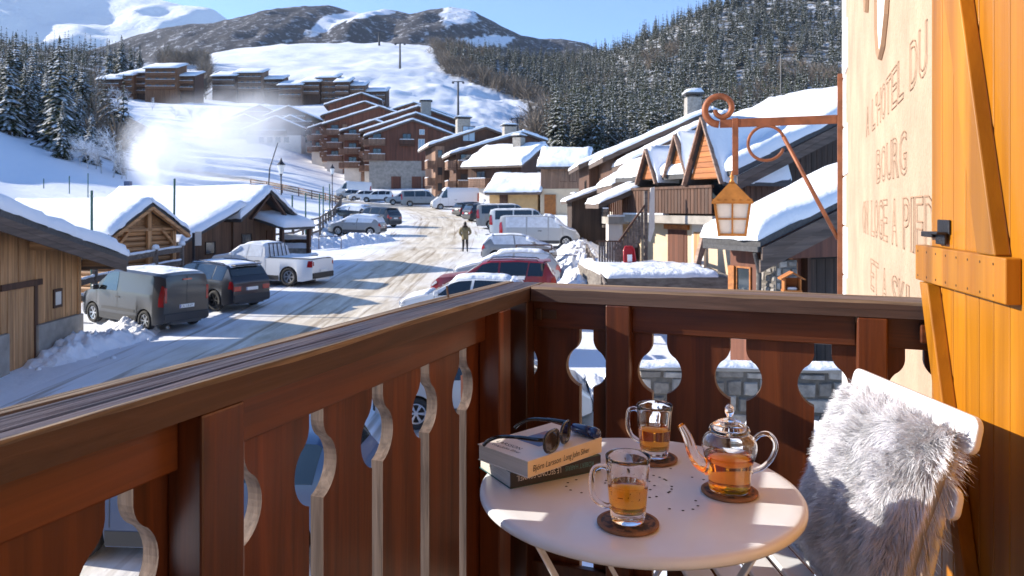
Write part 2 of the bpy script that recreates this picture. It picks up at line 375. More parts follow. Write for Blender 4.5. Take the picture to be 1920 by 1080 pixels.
def ground_z(x, y): return G(x, y)

# ---- road: packed, gritted snow ribbon laid on the ground
RC = [(-9.5, -40), (-8, -10), (-7.0, 10), (-6.2, 22), (-5.8, 29), (-5.5, 38), (-5.2, 44), (-5.3, 52), (-5.9, 62), (-6.8, 72), (-9.2, 81), (-13.5, 90), (-19, 98), (-25, 105.5), (-32, 113), (-41, 121), (-52, 128), (-66, 134)]
def road_path(step=.8):
    P_ = smooth_path([(x, y, 0) for x, y in RC], 24); return P_
def road_mat():
    m, n, l, b = new_mat('road_snow'); set_in(b, Roughness=.7, Specular_IOR_Level=.25)
    tc = n.new('ShaderNodeTexCoord'); sp_ = n.new('ShaderNodeSeparateXYZ'); l.new(tc.outputs['UV'], sp_.inputs[0])
    mp = n.new('ShaderNodeMapping'); mp.inputs['Scale'].default_value = (17, .30, 1); l.new(tc.outputs['UV'], mp.inputs[0])
    tr = n.new('ShaderNodeTexNoise'); tr.inputs['Scale'].default_value = 1; tr.inputs['Detail'].default_value = 7; tr.inputs['Roughness'].default_value = .65; tr.inputs['Distortion'].default_value = .4; l.new(mp.outputs[0], tr.inputs['Vector'])
    bl = n.new('ShaderNodeTexNoise'); bl.inputs['Scale'].default_value = .35; bl.inputs['Detail'].default_value = 6; l.new(tc.outputs['Object'], bl.inputs['Vector'])
    # distance from the road's middle, frayed
    ab = n.new('ShaderNodeMath'); ab.operation = 'SUBTRACT'; l.new(sp_.outputs[0], ab.inputs[0]); ab.inputs[1].default_value = .5
    aa = n.new('ShaderNodeMath'); aa.operation = 'ABSOLUTE'; l.new(ab.outputs[0], aa.inputs[0])
    fr_ = n.new('ShaderNodeMath'); fr_.operation = 'MULTIPLY_ADD'; l.new(bl.outputs[0], fr_.inputs[0]); fr_.inputs[1].default_value = .34; l.new(aa.outputs[0], fr_.inputs[2])
    f2 = n.new('ShaderNodeMath'); f2.operation = 'MULTIPLY_ADD'; l.new(tr.outputs[0], f2.inputs[0]); f2.inputs[1].default_value = .16; l.new(fr_.outputs[0], f2.inputs[2])
    rp = n.new('ShaderNodeValToRGB'); e = rp.color_ramp.elements; e[0].position = .36; e[0].color = (1, 1, 1, 1); e[1].position = .60; e[1].color = (0, 0, 0, 1); l.new(f2.outputs[0], rp.inputs[0])
    cr = n.new('ShaderNodeValToRGB'); e = cr.color_ramp.elements; e[0].position = .3; e[0].color = (.42, .335, .225, 1); e[1].position = .64; e[1].color = (.78, .71, .59, 1); l.new(tr.outputs[0], cr.inputs[0])
    # narrow tyre ruts
    mq = n.new('ShaderNodeMapping'); mq.inputs['Scale'].default_value = (34, .10, 1); l.new(tc.outputs['UV'], mq.inputs[0])
    tq = n.new('ShaderNodeTexNoise'); tq.inputs['Scale'].default_value = 1; tq.inputs['Detail'].default_value = 3; tq.inputs['Distortion'].default_value = .8; l.new(mq.outputs[0], tq.inputs['Vector'])
    rq = n.new('ShaderNodeValToRGB'); e = rq.color_ramp.elements; e[0].position = .56; e[0].color = (1, 1, 1, 1); e[1].position = .66; e[1].color = (.50, .43, .36, 1); l.new(tq.outputs[0], rq.inputs[0])
    mi = n.new('ShaderNodeMix'); mi.data_type = 'RGBA'; l.new(rp.outputs[0], mi.inputs[0]); mi.inputs[6].default_value = (.80, .82, .86, 1); l.new(cr.outputs[0], mi.inputs[7])
    mm = n.new('ShaderNodeMix'); mm.data_type = 'RGBA'; mm.blend_type = 'MULTIPLY'; mm.inputs[0].default_value = .8; l.new(mi.outputs[2], mm.inputs[6]); l.new(rq.outputs[0], mm.inputs[7]); l.new(mm.outputs[2], b.inputs['Base Color'])
    bp = n.new('ShaderNodeBump'); bp.inputs['Strength'].default_value = .7; bp.inputs['Distance'].default_value = .06; l.new(tr.outputs[0], bp.inputs['Height']); l.new(bp.outputs[0], b.inputs['Normal'])
    return m
M['road'] = road_mat()
rp_ = road_path(); HWR = 5.6; nr = 16
RV = []; RU = []; dist = 0; prevp = None
for i, p in enumerate(rp_):
    d = rp_[min(i + 1, len(rp_) - 1)] - rp_[max(i - 1, 0)]; d.normalize(); nn = Vector((d.y, -d.x, 0))
    if prevp is not None: dist += (p - prevp).length
    prevp = p
    for k in range(nr + 1):
        q = p + nn * (-HWR + 2 * HWR * k / nr); RV.append((q.x, q.y, 0)); RU.append((k / nr, dist))
RV = np.array(RV); RU = np.array(RU)
X_, Y_ = RV[:, 0], RV[:, 1]; far_ = np.clip((Y_ - 70) / 100, 0, 1)
# the ribbon follows the same surface as the ground sheet, 6 cm above it at mid-road and just above it at its rim
RV[:, 2] = Gv(X_, Y_) + vnoise(X_, Y_, .3, 1) * .05 + vnoise(X_, Y_, .09, 5, 3) * far_ * .9 - .10 + .19 * (1 - np.abs(2 * RU[:, 0] - 1) ** 4)
nrow = len(rp_); ii = np.arange(nrow * (nr + 1)).reshape(nrow, nr + 1)
q_ = np.stack([ii[:-1, :-1], ii[:-1, 1:], ii[1:, 1:], ii[1:, :-1]], -1).reshape(-1, 4)
ro_ = np_obj('road', RV, q_, 'road', smooth=True); uvl = ro_.data.uv_layers.new(name='UVMap')
uvl.data.foreach_set('uv', RU[q_.ravel()].astype(np.float32).ravel()); struct(ro_)

# ---- mountains
def mtn_mat(name, snow, dark, lo, hi, scale, bump, bd):
    m, n, l, b = new_mat(name); set_in(b, Roughness=.9, Specular_IOR_Level=.1)
    tc = n.new('ShaderNodeTexCoord'); at_ = n.new('ShaderNodeAttribute'); at_.attribute_name = 'mask'
    q = n.new('ShaderNodeTexNoise'); q.inputs['Scale'].default_value = scale; q.inputs['Detail'].default_value = 11; q.inputs['Roughness'].default_value = .72; l.new(tc.outputs['Object'], q.inputs['Vector'])
    ad = n.new('ShaderNodeMath'); ad.operation = 'ADD'; l.new(q.outputs[0], ad.inputs[0]); l.new(at_.outputs['Fac'], ad.inputs[1])
    rp = n.new('ShaderNodeValToRGB'); e = rp.color_ramp.elements; e[0].position = lo; e[1].position = hi; e[0].color = c4(dark); e[1].color = c4(snow); l.new(ad.outputs[0], rp.inputs[0])
    l.new(rp.outputs[0], b.inputs['Base Color'])
    bp = n.new('ShaderNodeBump'); bp.inputs['Strength'].default_value = bump; bp.inputs['Distance'].default_value = bd; l.new(q.outputs[0], bp.inputs['Height']); l.new(bp.outputs[0], b.inputs['Normal'])
    return m
M['mtn_brown'] = mtn_mat('mtn_brown', (.70, .73, .80), (.058, .056, .064), .50, .70, .055, .6, 9)
M['mtn_snow'] = mtn_mat('mtn_snow', (.82, .84, .88), (.2, .19, .2), .30, .38, .010, .9, 40)
def mountain(name, ridge, Y, depth, drop, mat_, rough, seed, maskfn, nx=240, nv=60):
    """massif whose crest runs through the given crest points; a front flank of real depth towards the viewer and a back flank"""
    px = np.linspace(ridge[0][0], ridge[-1][0], nx); py = np.interp(px, [a for a, _ in ridge], [c for _, c in ridge])
    T = np.linspace(-1, .8, nv); PX, TT = np.meshgrid(px, T, indexing='ij'); PY = py[:, None] + 0 * TT
    Xr = (PX - 960) / F * Y; Zr = (HZ - PY) / F * Y
    Yc = Y + TT * depth
    Z = Zr - (np.abs(TT) ** 1.15) * drop
    e = np.minimum(1, np.abs(TT) * 3.0)
    rg = 1 - np.abs(vnoise(Xr, Yc, rough, seed, 5)) * 2
    Z = Z + (rg * .11 - .05) * drop * (.15 + e) * .9 + vnoise(Xr, Yc, rough * 5, seed + 3, 3) * drop * .012
    return struct(sheet(name, Xr, Yc, Z, mat_, maskfn(PX, PY, Xr, Yc, Z, Zr, TT)))
mountain('mountain', [(-900, 60), (-500, -40), (-260, -80), (-80, -30), (60, -60), (160, -25), (250, -6), (330, 8), (400, 18), (435, 45), (520, 80), (700, 150), (900, 200)], 6500, 2600, 1350, 'mtn_snow', .0011, 4,
         lambda PX, PY, X, Yc, Z, Zr, T: np.full(Z.shape, .10) + .1 * vnoise(X, Yc, .002, 9))
MR = [(150, 130), (220, 92), (280, 66), (350, 52), (430, 44), (500, 28), (560, 16), (620, 12), (655, 22), (680, 26), (720, 15), (745, 22), (770, 28), (810, 18), (850, 16), (890, 24), (930, 42), (975, 66), (1010, 74), (1050, 72), (1090, 82), (1130, 96), (1200, 110), (1500, 120), (2200, 120)]
def mr_mask(PX, PY, X, Yc, Z, Zr, T):
    m = np.full(Z.shape, -.03)
    py = HZ - F * Z / Yc
    m += .30 * in_poly(PX, py, [(655, 20), (700, 14), (730, 16), (745, 24), (690, 45), (672, 70), (655, 60)])       # cleared ski run
    m += .25 * in_poly(PX, py, [(840, 12), (890, 18), (905, 40), (860, 48), (838, 30)])
    m += .30 * in_poly(PX, py, [(860, 78), (930, 66), (965, 70), (950, 84), (870, 92)])
    return m
mountain('mountain', MR, 2300, 950, 420, 'mtn_brown', .0035, 7, mr_mask, nx=420, nv=110)
# ---------------------------------------------------------------- trees
def tree_mat(name, c, c2, snow_lo, snow_hi):
    m, n, l, b = new_mat(name); set_in(b, Roughness=.85, Specular_IOR_Level=.15)
    tc = n.new('ShaderNodeTexCoord'); ge = n.new('ShaderNodeNewGeometry'); oi = n.new('ShaderNodeObjectInfo')
    q = n.new('ShaderNodeTexNoise'); q.inputs['Scale'].default_value = 1.3; q.inputs['Detail'].default_value = 5; l.new(ge.outputs['Position'], q.inputs['Vector'])
    rp = n.new('ShaderNodeValToRGB'); e = rp.color_ramp.elements; e[0].color = c4(c); e[1].color = c4(c2); e[0].position = .35; e[1].position = .65; l.new(q.outputs[0], rp.inputs[0])
    q2 = n.new('ShaderNodeTexNoise'); q2.inputs['Scale'].default_value = .55; q2.inputs['Detail'].default_value = 9; q2.inputs['Roughness'].default_value = .75; l.new(ge.outputs['Position'], q2.inputs['Vector'])
    at_ = n.new('ShaderNodeAttribute'); at_.attribute_name = 'mask'
    ad = n.new('ShaderNodeMath'); ad.operation = 'MULTIPLY_ADD'; l.new(at_.outputs['Fac'], ad.inputs[0]); ad.inputs[1].default_value = .42; l.new(q2.outputs[0], ad.inputs[2])
    r2 = n.new('ShaderNodeValToRGB'); e = r2.color_ramp.elements; e[0].position = snow_lo; e[1].position = snow_hi; l.new(ad.outputs[0], r2.inputs[0])
    mi = n.new('ShaderNodeMix'); mi.data_type = 'RGBA'; l.new(r2.outputs[0], mi.inputs[0]); l.new(rp.outputs[0], mi.inputs[6]); mi.inputs[7].default_value = (.76, .78, .82, 1)
    l.new(mi.outputs[2], b.inputs['Base Color']); return m
M['spruce'] = tree_mat('spruce', (.022, .033, .016), (.07, .072, .028), .70, .86)
M['spruce_far'] = tree_mat('spruce_far', (.022, .03, .017), (.06, .064, .03), .74, .94)
M['bare_twigs'] = tree_mat('bare_twigs', (.11, .085, .065), (.22, .18, .145), .85, 1.05)
M['frost_twigs'] = tree_mat('frost_twigs', (.30, .26, .23), (.6, .6, .62), .62, .9)
M['bark'] = mat('bark', (.07, .05, .035), .9, var=.3, vs=8)
def conifer_arrays(seed, tiers, per, sub):
    """unit-height spruce crown: drooping boughs, each a bent frond with side sprays; mask is high where snow lies (upper sides)"""
    rnd = random.Random(seed); V = []; Fc = []; A = []
    wid = .155 + .03 * rnd.random()
    for i in range(tiers):
        h = .10 + .88 * (i + rnd.random() * .7) / tiers
        if h > .985: h = .985
        rad = wid * (1 - h) ** .82 * (.78 + .44 * rnd.random()) + .006
        n = max(4, int(per * (.45 + .55 * (1 - h))))
        a0 = rnd.random() * 6.28
        for k in range(n):
            a = a0 + 6.283 * k / n + rnd.gauss(0, .18); r = rad * (.65 + .5 * rnd.random()); ca_, sa_ = math.cos(a), math.sin(a)
            dr = (.30 + .35 * rnd.random()) * r * (1.2 - .5 * h); up = .16 * r
            P_ = lambda t, s, dz=0: (ca_ * r * t - sa_ * s, sa_ * r * t + ca_ * s, h + up * math.sin(min(t, .5) * 3.14) - dr * t * t + dz)
            wb = r * (.26 + .14 * rnd.random())
            o = len(V)
            V += [P_(.05, 0), P_(.45, 0, .004), P_(1, 0), P_(.42, wb, -.35 * wb), P_(.42, -wb, -.35 * wb), P_(.80, wb * .6, -.3 * wb), P_(.80, -wb * .6, -.3 * wb)]
            A += [.3, 1, .75, .25, .25, .3, .3]
            Fc += [(o, o + 1, o + 3), (o, o + 4, o + 1), (o + 1, o + 2, o + 5), (o + 1, o + 6, o + 2), (o + 1, o + 5, o + 3), (o + 1, o + 4, o + 6)]
            for j in range(sub):
                t = .25 + .7 * rnd.random(); s = rnd.choice((-1, 1)) * wb * (.5 + .8 * rnd.random()); o = len(V)
                c0 = P_(t, s * .3, .002); c1 = P_(min(t + .16, 1.08), s * 1.15, -.32 * abs(s)); c2 = P_(t - .06, s * .95, -.45 * abs(s))
                V += [c0, c1, c2]; A += [.8, .35, .1]; Fc.append((o, o + 1, o + 2))
    # stem that carries the boughs
    for k in range(3):
        a = k * 2.094; o = len(V); V += [(0, 0, .99), (.016 * math.cos(a), .016 * math.sin(a), -.02), (.016 * math.cos(a + 2.094), .016 * math.sin(a + 2.094), -.02)]; A += [.2, 0, 0]; Fc.append((o, o + 1, o + 2))
    # pointed leader
    for k in range(4):
        a = k * 1.57; o = len(V); V += [(0, 0, 1.01), (.012 * math.cos(a), .012 * math.sin(a), .94), (.012 * math.cos(a + 1.57), .012 * math.sin(a + 1.57), .94)]; A += [.5, .3, .3]; Fc.append((o, o + 1, o + 2))
    return np.array(V), np.array(Fc), np.array(A)
def bare_arrays(seed, n, spread=.28):
    rnd = random.Random(seed); V = []; Fc = []; A = []
    for i in range(n):
        h = .12 + .5 * rnd.random(); a = rnd.random() * 6.28; L = (.25 + .4 * rnd.random()) * (1 - .35 * h); tilt = .2 + .75 * rnd.random()
        d = np.array([math.cos(a) * math.sin(tilt), math.sin(a) * math.sin(tilt), math.cos(tilt)])
        p = np.array([d[0] * spread * h * .8, d[1] * spread * h * .8, h]); w_ = .006 + .008 * rnd.random()
        s = np.cross(d, [rnd.gauss(0, 1), rnd.gauss(0, 1), rnd.gauss(0, 1)]); s /= np.linalg.norm(s) + 1e-6
        o = len(V); V += [p - s * w_, p + s * w_, p + d * L + s * .03 * rnd.gauss(0, 1)]; A += [.1, .1, .9]; Fc.append((o, o + 1, o + 2))
    for k in range(4):
        o = len(V); a = k * 1.57; V += [(.014 * math.cos(a), .014 * math.sin(a), 0), (.014 * math.cos(a + 1.57), .014 * math.sin(a + 1.57), 0), (0, 0, .6)]; A += [0, 0, .2]; Fc.append((o, o + 1, o + 2))
    return np.array(V), np.array(Fc), np.array(A)
def twig_arrays(seed):
    """leafless tree: forking limbs down to fine frosted twigs"""
    rnd = random.Random(seed); V = []; Fc = []; A = []
    def limb(p, d, L, r, lev):
        n = 3; q = p
        for i in range(n):
            d2 = (d + Vector((rnd.gauss(0, .16), rnd.gauss(0, .16), rnd.gauss(.04, .1)))).normalized(); e = q + d2 * (L / n); s = d2.cross(Vector((rnd.gauss(0, 1), rnd.gauss(0, 1), rnd.gauss(0, 1)))).normalized()
            r2 = r * (1 - .25 * (i + 1) / n)
            for sv in (s, d2.cross(s)):
                o = len(V); V.extend([tuple(q - sv * r), tuple(q + sv * r), tuple(e + sv * r2), tuple(e - sv * r2)]); A.extend([.15 + .25 * lev] * 4); Fc.append((o, o + 1, o + 2)); Fc.append((o, o + 2, o + 3))
            q = e; d = d2; r = r2
            if lev < 3:
                for k in range((2, 3, 3)[lev]):
                    a = rnd.random() * 6.28; u = d.orthogonal().normalized(); v = d.cross(u); w_ = (d * .75 + (u * math.cos(a) + v * math.sin(a)) * (.55 + .5 * rnd.random()) + Vector((0, 0, .12))).normalized()
                    limb(q, w_, L * (.42 + .25 * rnd.random()), max(r * .5, .0022), lev + 1)
    limb(Vector((0, 0, 0)), Vector((0, 0, 1)), .62, .017, 0)
    V = np.array(V); V /= V[:, 2].max(); return V, np.array(Fc), np.array(A)
def arr_mesh(name, arr, mats):
    o = np_obj(name, arr[0], arr[1], mats, arr[2]); me = o.data; bpy.data.objects.remove(o); return me
def join_trees(name, arrs, spots, mats):
    """many far trees as one object: spots = list of (x, y, z, height, width factor, turn)"""
    Vs = []; Fs = []; As = []; off = 0
    for i, (x, y, z, h, wf, t) in enumerate(spots):
        V, Fc, A = arrs[i % len(arrs)]; c, s = math.cos(t), math.sin(t)
        v = np.empty_like(V, dtype=float); v[:, 0] = (V[:, 0] * c - V[:, 1] * s) * h * wf + x; v[:, 1] = (V[:, 0] * s + V[:, 1] * c) * h * wf + y; v[:, 2] = V[:, 2] * h + z
        Vs.append(v); Fs.append(Fc + off); As.append(A); off += len(V)
    return np_obj(name, np.concatenate(Vs), np.concatenate(Fs), mats, np.concatenate(As))
NEARC = [arr_mesh('crown', conifer_arrays(s, 34, 13, 3), 'spruce') for s in (1, 2, 3, 4)]
trunk_me = MB().tube([(0, 0, -.08), (0, 0, .1), (0, 0, .95)], [.018, .016, .002], 7).mesh('trunk', 'bark', True)
MIDC_A = [conifer_arrays(10 + s, 17, 8, 1) for s in range(5)]; MIDC = [arr_mesh('spruce_tree', a, 'spruce_far') for a in MIDC_A]
FARC_A = [conifer_arrays(30 + s, 9, 6, 0) for s in range(5)]
BARE_A = [bare_arrays(50 + s, 60) for s in range(4)]
rnd = random.Random(77)
# -- left wood: tall spruces told apart one by one (px, base py, distance, height in px)
LT = [(18, 262, 112, 190), (48, 250, 120, 150), (88, 262, 118, 150), (112, 285, 108, 225), (128, 275, 114, 125), (100, 250, 140, 175), (155, 240, 150, 150), (172, 300, 105, 110), (118, 318, 101, 118), (62, 255, 132, 165), (30, 240, 145, 180), (5, 255, 118, 165), (205, 150, 335, 95), (228, 145, 340, 105), (150, 268, 118, 120), (246, 140, 335, 85), (262, 135, 345, 88), (215, 150, 345, 80), (225, 305, 103, 75), (75, 230, 165, 130), (140, 230, 165, 150)]
for i, (px, py, Y, hp) in enumerate(LT):
    x = fr(px, Y); z = G(x, Y) - .4; h = hp / F * Y
    o = thing('spruce_tree', 'tall snow-dusted spruce in the wood above the blue shaded snow bank', 'tree', (x, Y, z), rnd.random() * 6, 'tall spruces of the left wood')
    s = h * (1.0 + .25 * rnd.random())
    inst(NEARC[i % 4], 'crown', o, scale=(s, s, h)); inst(trunk_me, 'trunk', o, scale=(h, h, h))
# -- frosted bare trees below them
FB = [arr_mesh('crown', twig_arrays(90 + s), 'frost_twigs') for s in range(3)]
for i, (px, py, Y, hp) in enumerate([(165, 318, 99, 70), (190, 322, 98, 95), (212, 326, 97, 100), (150, 310, 100, 60), (228, 330, 98, 62), (205, 190, 260, 40), (222, 190, 262, 38), (238, 192, 258, 34), (285, 190, 262, 26), (375, 200, 240, 30), (575, 255, 190, 34), (600, 250, 195, 30), (330, 205, 235, 30), (360, 200, 240, 34), (410, 210, 225, 40), (425, 215, 220, 34), (180, 310, 101, 70), (238, 318, 99, 58)]):
    x = fr(px, Y); h = hp / F * Y
    o = inst(FB[i % 3], 'frosted_tree', None, (x, Y, G(x, Y) - .2), (0, 0, rnd.random() * 6), (h, h, h))
    tag(o, 'bare deciduous tree whitened with hoar frost', 'tree', 'frosted bare trees')
# -- right wood and rest of the left wood: the nearest trees one by one, the others as one mass
def scatter(poly, n, Y0, Y1, seed, hmin, hmax, power=1.0):
    r = random.Random(seed); out = []
    xs_ = [p[0] for p in poly]; tries = 0
    while len(out) < n and tries < n * 60:
        tries += 1
        Y = (Y0 ** power + (Y1 ** power - Y0 ** power) * r.random()) ** (1 / power); px = r.uniform(max(min(xs_), -40 if Y < 200 else -250), max(xs_)); x = fr(px, Y)
        z = G(x, Y); py = HZ - F * z / Y
        if not bool(in_poly(np.array([px]), np.array([py]), poly)[0]): continue
        out.append((x, Y, z - .5, r.uniform(hmin, hmax) * (.75 if r.random() < .3 else 1), r.uniform(.9, 1.45), r.random() * 6.28))
    return out
spR = scatter(FOREST_R, 4000, 250, 1100, 5, 12, 27, 1.35) + scatter([(1050, 300), (1700, 300), (1700, 215), (1050, 215)], 190, 240, 420, 8, 12, 23)
spL = scatter(FOREST_L, 420, 150, 640, 6, 8, 19, 1.3)
keepR = []; brown = []
for s in spR:
    px = 960 + F * s[0] / s[1]; py = HZ - F * s[2] / s[1]; k = fbm(s[0] * .011, s[1] * .011, 2.0, 3)
    edge_d = px - np.interp(py, [90, 140, 165, 190, 215, 262], [812, 835, 905, 965, 1025, 985])
    if edge_d < 40 + 40 * k or k > .5: brown.append(s)
    else: keepR.append(s)
brownL = scatter([(275, 70), (300, 130), (372, 125), (385, 160), (350, 185), (390, 185), (392, 110), (345, 72)], 160, 300, 640, 12, 10, 17) + scatter([(-200, 70), (-200, 235), (0, 235), (170, 285), (235, 320), (240, 250), (180, 180), (190, 120), (290, 70)], 170, 120, 560, 13, 6, 13)
keepR.sort(key=lambda s: s[1]); spL.sort(key=lambda s: s[1])
for i, s in enumerate(keepR[:210]):
    o = inst(MIDC[i % 5], 'spruce_tree', None, s[:3], (0, 0, s[5]), (s[3] * s[4], s[3] * s[4], s[3]))
    tag(o, 'snow-dusted spruce low in the wood behind the right-hand chalets', 'tree', 'spruces of the right-hand hillside')
for i, s in enumerate(spL[:60]):
    o = inst(MIDC[i % 5], 'spruce_tree', None, s[:3], (0, 0, s[5]), (s[3] * s[4], s[3] * s[4], s[3]))
    tag(o, 'spruce rising behind the tall front spruces of the left wood', 'tree', 'back spruces of the left wood')
stuff(join_trees('spruce_forest', MIDC_A[:3] + FARC_A, keepR[210:], 'spruce_far'), 'dense spruce forest climbing the right-hand mountainside', 'forest')
stuff(join_trees('spruce_forest', FARC_A, spL[60:], 'spruce_far'), 'spruce forest on the ridge behind the left wood', 'forest')
stuff(join_trees('bare_woodland', BARE_A, [(s[0], s[1], s[2], s[3] * .75, 1.3, s[5]) for s in brown] + [(a[0] + rnd.gauss(0, 6), a[1] + rnd.gauss(0, 6), a[2], a[3] * .6, 1.4, a[5]) for a in brown] + brownL, 'bare_twigs'), 'brown leafless woodland along the piste and between the spruces', 'woodland')
# ---------------------------------------------------------------- buildings
M['wood_brown'] = wood('wood_brown', (.06, .027, .015), (.115, .052, .03), 2, .75, .25, .3, vary=.2)
M['wood_red'] = wood('wood_red', (.105, .036, .02), (.165, .06, .034), 2, .75, .2, .3, vary=.15)
M['wood_dark'] = wood('wood_dark', (.03, .018, .012), (.07, .042, .03), 2, .8, .3, .3, vary=.25)
M['wood_rust'] = wood('wood_rust', (.16, .068, .03), (.27, .125, .06), 2, .75, .3, .3, vary=.2)
M['wood_barn'] = wood('wood_barn', (.085, .042, .022), (.19, .098, .055), 2, .75, .3, .3, vary=.3)
M['wood_honey'] = wood('wood_honey', (.33, .155, .058), (.60, .33, .15), 2, .65, .45, .3, vary=.3, knots=.6)
M['wood_honey_h'] = wood('wood_honey_h', (.30, .14, .052), (.56, .30, .135), 0, .65, .45, .3, vary=.35, knots=.5)
M['wood_honey_y'] = wood('wood_honey_y', (.30, .14, .052), (.56, .30, .135), 1, .65, .45, .3, vary=.35, knots=.5)
M['wood_orange'] = wood('wood_orange', (.30, .095, .016), (.48, .17, .035), 0, .6, .4, .3, vary=.2)
M['wood_grey'] = wood('wood_grey', (.085, .066, .055), (.20, .16, .135), 0, .85, .6, .4, vary=.3)
M['wall_weathered'] = mat('wall_weathered', (.11, .09, .075), .9, c2=(.22, .19, .16), vs=3, bump=.4, bs=30, stretch=(1, 1, 3))
M['wood_slat'] = wood('wood_slat', (.16, .06, .025), (.33, .13, .05), 2, .7, .5, .2)
M['wood_tan'] = wood('wood_tan', (.19, .105, .065), (.30, .18, .12), 2, .8, .3, .2, vary=.2)
M['fascia_y'] = wood('fascia_y', (.075, .05, .038), (.14, .10, .08), 1, .75, .4, .3)
M['fascia'] = wood('fascia', (.075, .05, .038), (.14, .10, .08), 0, .75, .4, .3)
M['plaster_cream'] = mat('plaster_cream', (.60, .47, .32), .9, var=.08, vs=1.5, bump=.2, bs=30)
M['plaster_ochre'] = mat('plaster_ochre', (.55, .34, .15), .9, var=.1, vs=1.5, bump=.2, bs=30)
M['plaster_white'] = mat('plaster_white', (.66, .60, .53), .9, var=.07, vs=1.5, bump=.2, bs=30)
M['concrete'] = mat('concrete', (.30, .27, .235), .9, var=.22, vs=1.8, bump=.3, bs=25)
M['stone_grey'] = mat('stone_grey', (.17, .155, .14), .9, c2=(.40, .37, .33), vs=5, bump=.6, bs=30, lo=.3, hi=.7)
M['stone_a'] = mat('stone_a', (.26, .235, .21), .9, var=.25, vs=6, bump=.6, bs=25, dist=.03)
M['stone_b'] = mat('stone_b', (.19, .165, .14), .9, var=.25, vs=6, bump=.6, bs=25, dist=.03)
M['stone_c'] = mat('stone_c', (.36, .32, .28), .9, var=.2, vs=6, bump=.6, bs=25, dist=.03)
M['mortar'] = mat('mortar', (.13, .115, .10), .95, var=.2, vs=9, bump=.5, bs=60)
M['window_glass'] = mat('window_glass', (.03, .04, .05), .06, coat=.6)
M['window_pale'] = mat('window_pale', (.28, .36, .45), .12, coat=.5)
M['opening_shade'] = mat('opening_shade', (.018, .014, .012), .9)  # near-black colour standing in for shade inside an opening
M['green_metal'] = mat('green_metal', (.02, .085, .07), .5, .2)
M['slate'] = mat('slate', (.06, .058, .06), .8, var=.25, vs=14, bump=.4, bs=40)
def slab(b, p, th, mi=0):
    p = [Vector(q) for q in p]; d = Vector((0, 0, -th)); return b.hexa([q + d for q in p], p, mi)
def snow_on(p, th, seed=0, nu=10, nv=10, edge_=.25, over=.06, lump=.25):
    """blanket of snow on a sloping quad p0..p3 with rounded, uneven rims"""
    p = [Vector(q) for q in p]; b = MB(); c = sum(p, Vector()) / 4
    p = [q + (q - c).normalized() * over for q in p]
    lu = ((p[1] - p[0]).length + (p[2] - p[3]).length) / 2; lv = ((p[3] - p[0]).length + (p[2] - p[1]).length) / 2
    def f(u, v, k=1):
        q = (p[0] * (1 - u) + p[1] * u) * (1 - v) + (p[3] * (1 - u) + p[2] * u) * v
        d = min(u * lu, (1 - u) * lu, v * lv, (1 - v) * lv); e = min(1, d / (edge_ + 1e-6)); prof_ = math.sqrt(max(0, 1 - (1 - e) ** 2))
        n1 = nz(q.x * .8 + seed, q.y * .8, q.z * .8 + seed * 2.3) + .5 * nz(q.x * 1.7, q.y * 1.7 + seed, q.z); n2 = nz(q.x * 2.6, q.y * 2.6 + seed, q.z * 2.6)
        z = th * (.25 + .75 * prof_) * (1 + lump * n1 + lump * .5 * n2) if k else 0
        return q + Vector((0, 0, z + .004)) + Vector((n2, n1, -.4 * abs(n2))) * (.11 * (1 - e))
    # denser near the rims
    def w_(t, L):
        return .5 - .5 * math.cos(math.pi * t) if L > 1 else t
    b.grid(lambda u, v: f(w_(u, lu), w_(v, lv)), nu, nv)
    rim = [(i / nu, 0) for i in range(nu)] + [(1, j / nv) for j in range(nv)] + [(1 - i / nu, 1) for i in range(nu)] + [(0, 1 - j / nv) for j in range(nv)]
    o = len(b.v); m = len(rim)
    for u, v in rim: b.v.append(tuple(f(w_(u, lu), w_(v, lv))))
    for u, v in rim: q = f(w_(u, lu), w_(v, lv), 0); b.v.append((q.x, q.y, q.z))
    for i in range(m): j = (i + 1) % m; b.f.append((o + i, o + j, o + m + j, o + m + i)); b.mi.append(0)
    return b
def window(par, face, u, z, w_, h, D0=0, m='window_glass', frame='wood_dark', name='window'):
    """u along the wall, z sill height; face 'f' = local -y side at y=D0, 'l' = local -x side at x=D0, 'r' = local +x side"""
    mp_ = {'f': lambda a, c, d: (a, D0 - d, c), 'l': lambda a, c, d: (D0 - d, a, c), 'r': lambda a, c, d: (D0 + d, a, c)}[face]
    def bx(b, a0, a1, c0, c1, d0, d1):
        q = [mp_(a, c, d) for d in (d0, d1) for a, c in ((a0, c0), (a1, c0), (a1, c1), (a0, c1))]; return b.hexa(q[:4], q[4:])
    t = .07 * max(.6, min(1.5, w_)); b = MB()
    bx(b, u - w_ / 2, u - w_ / 2 + t, z, z + h, -.05, .04); bx(b, u + w_ / 2 - t, u + w_ / 2, z, z + h, -.05, .04)
    bx(b, u - w_ / 2 + t, u + w_ / 2 - t, z, z + t, -.05, .04); bx(b, u - w_ / 2 + t, u + w_ / 2 - t, z + h - t, z + h, -.05, .04)
    if w_ > .9: bx(b, u - t * .4, u + t * .4, z + t, z + h - t, -.04, .035)
    o = b.build(name, frame, par); b = MB(); bx(b, u - w_ / 2 + t * .5, u + w_ / 2 - t * .5, z + t * .5, z + h - t * .5, -.04, .012); b.build('pane', m, o); return o
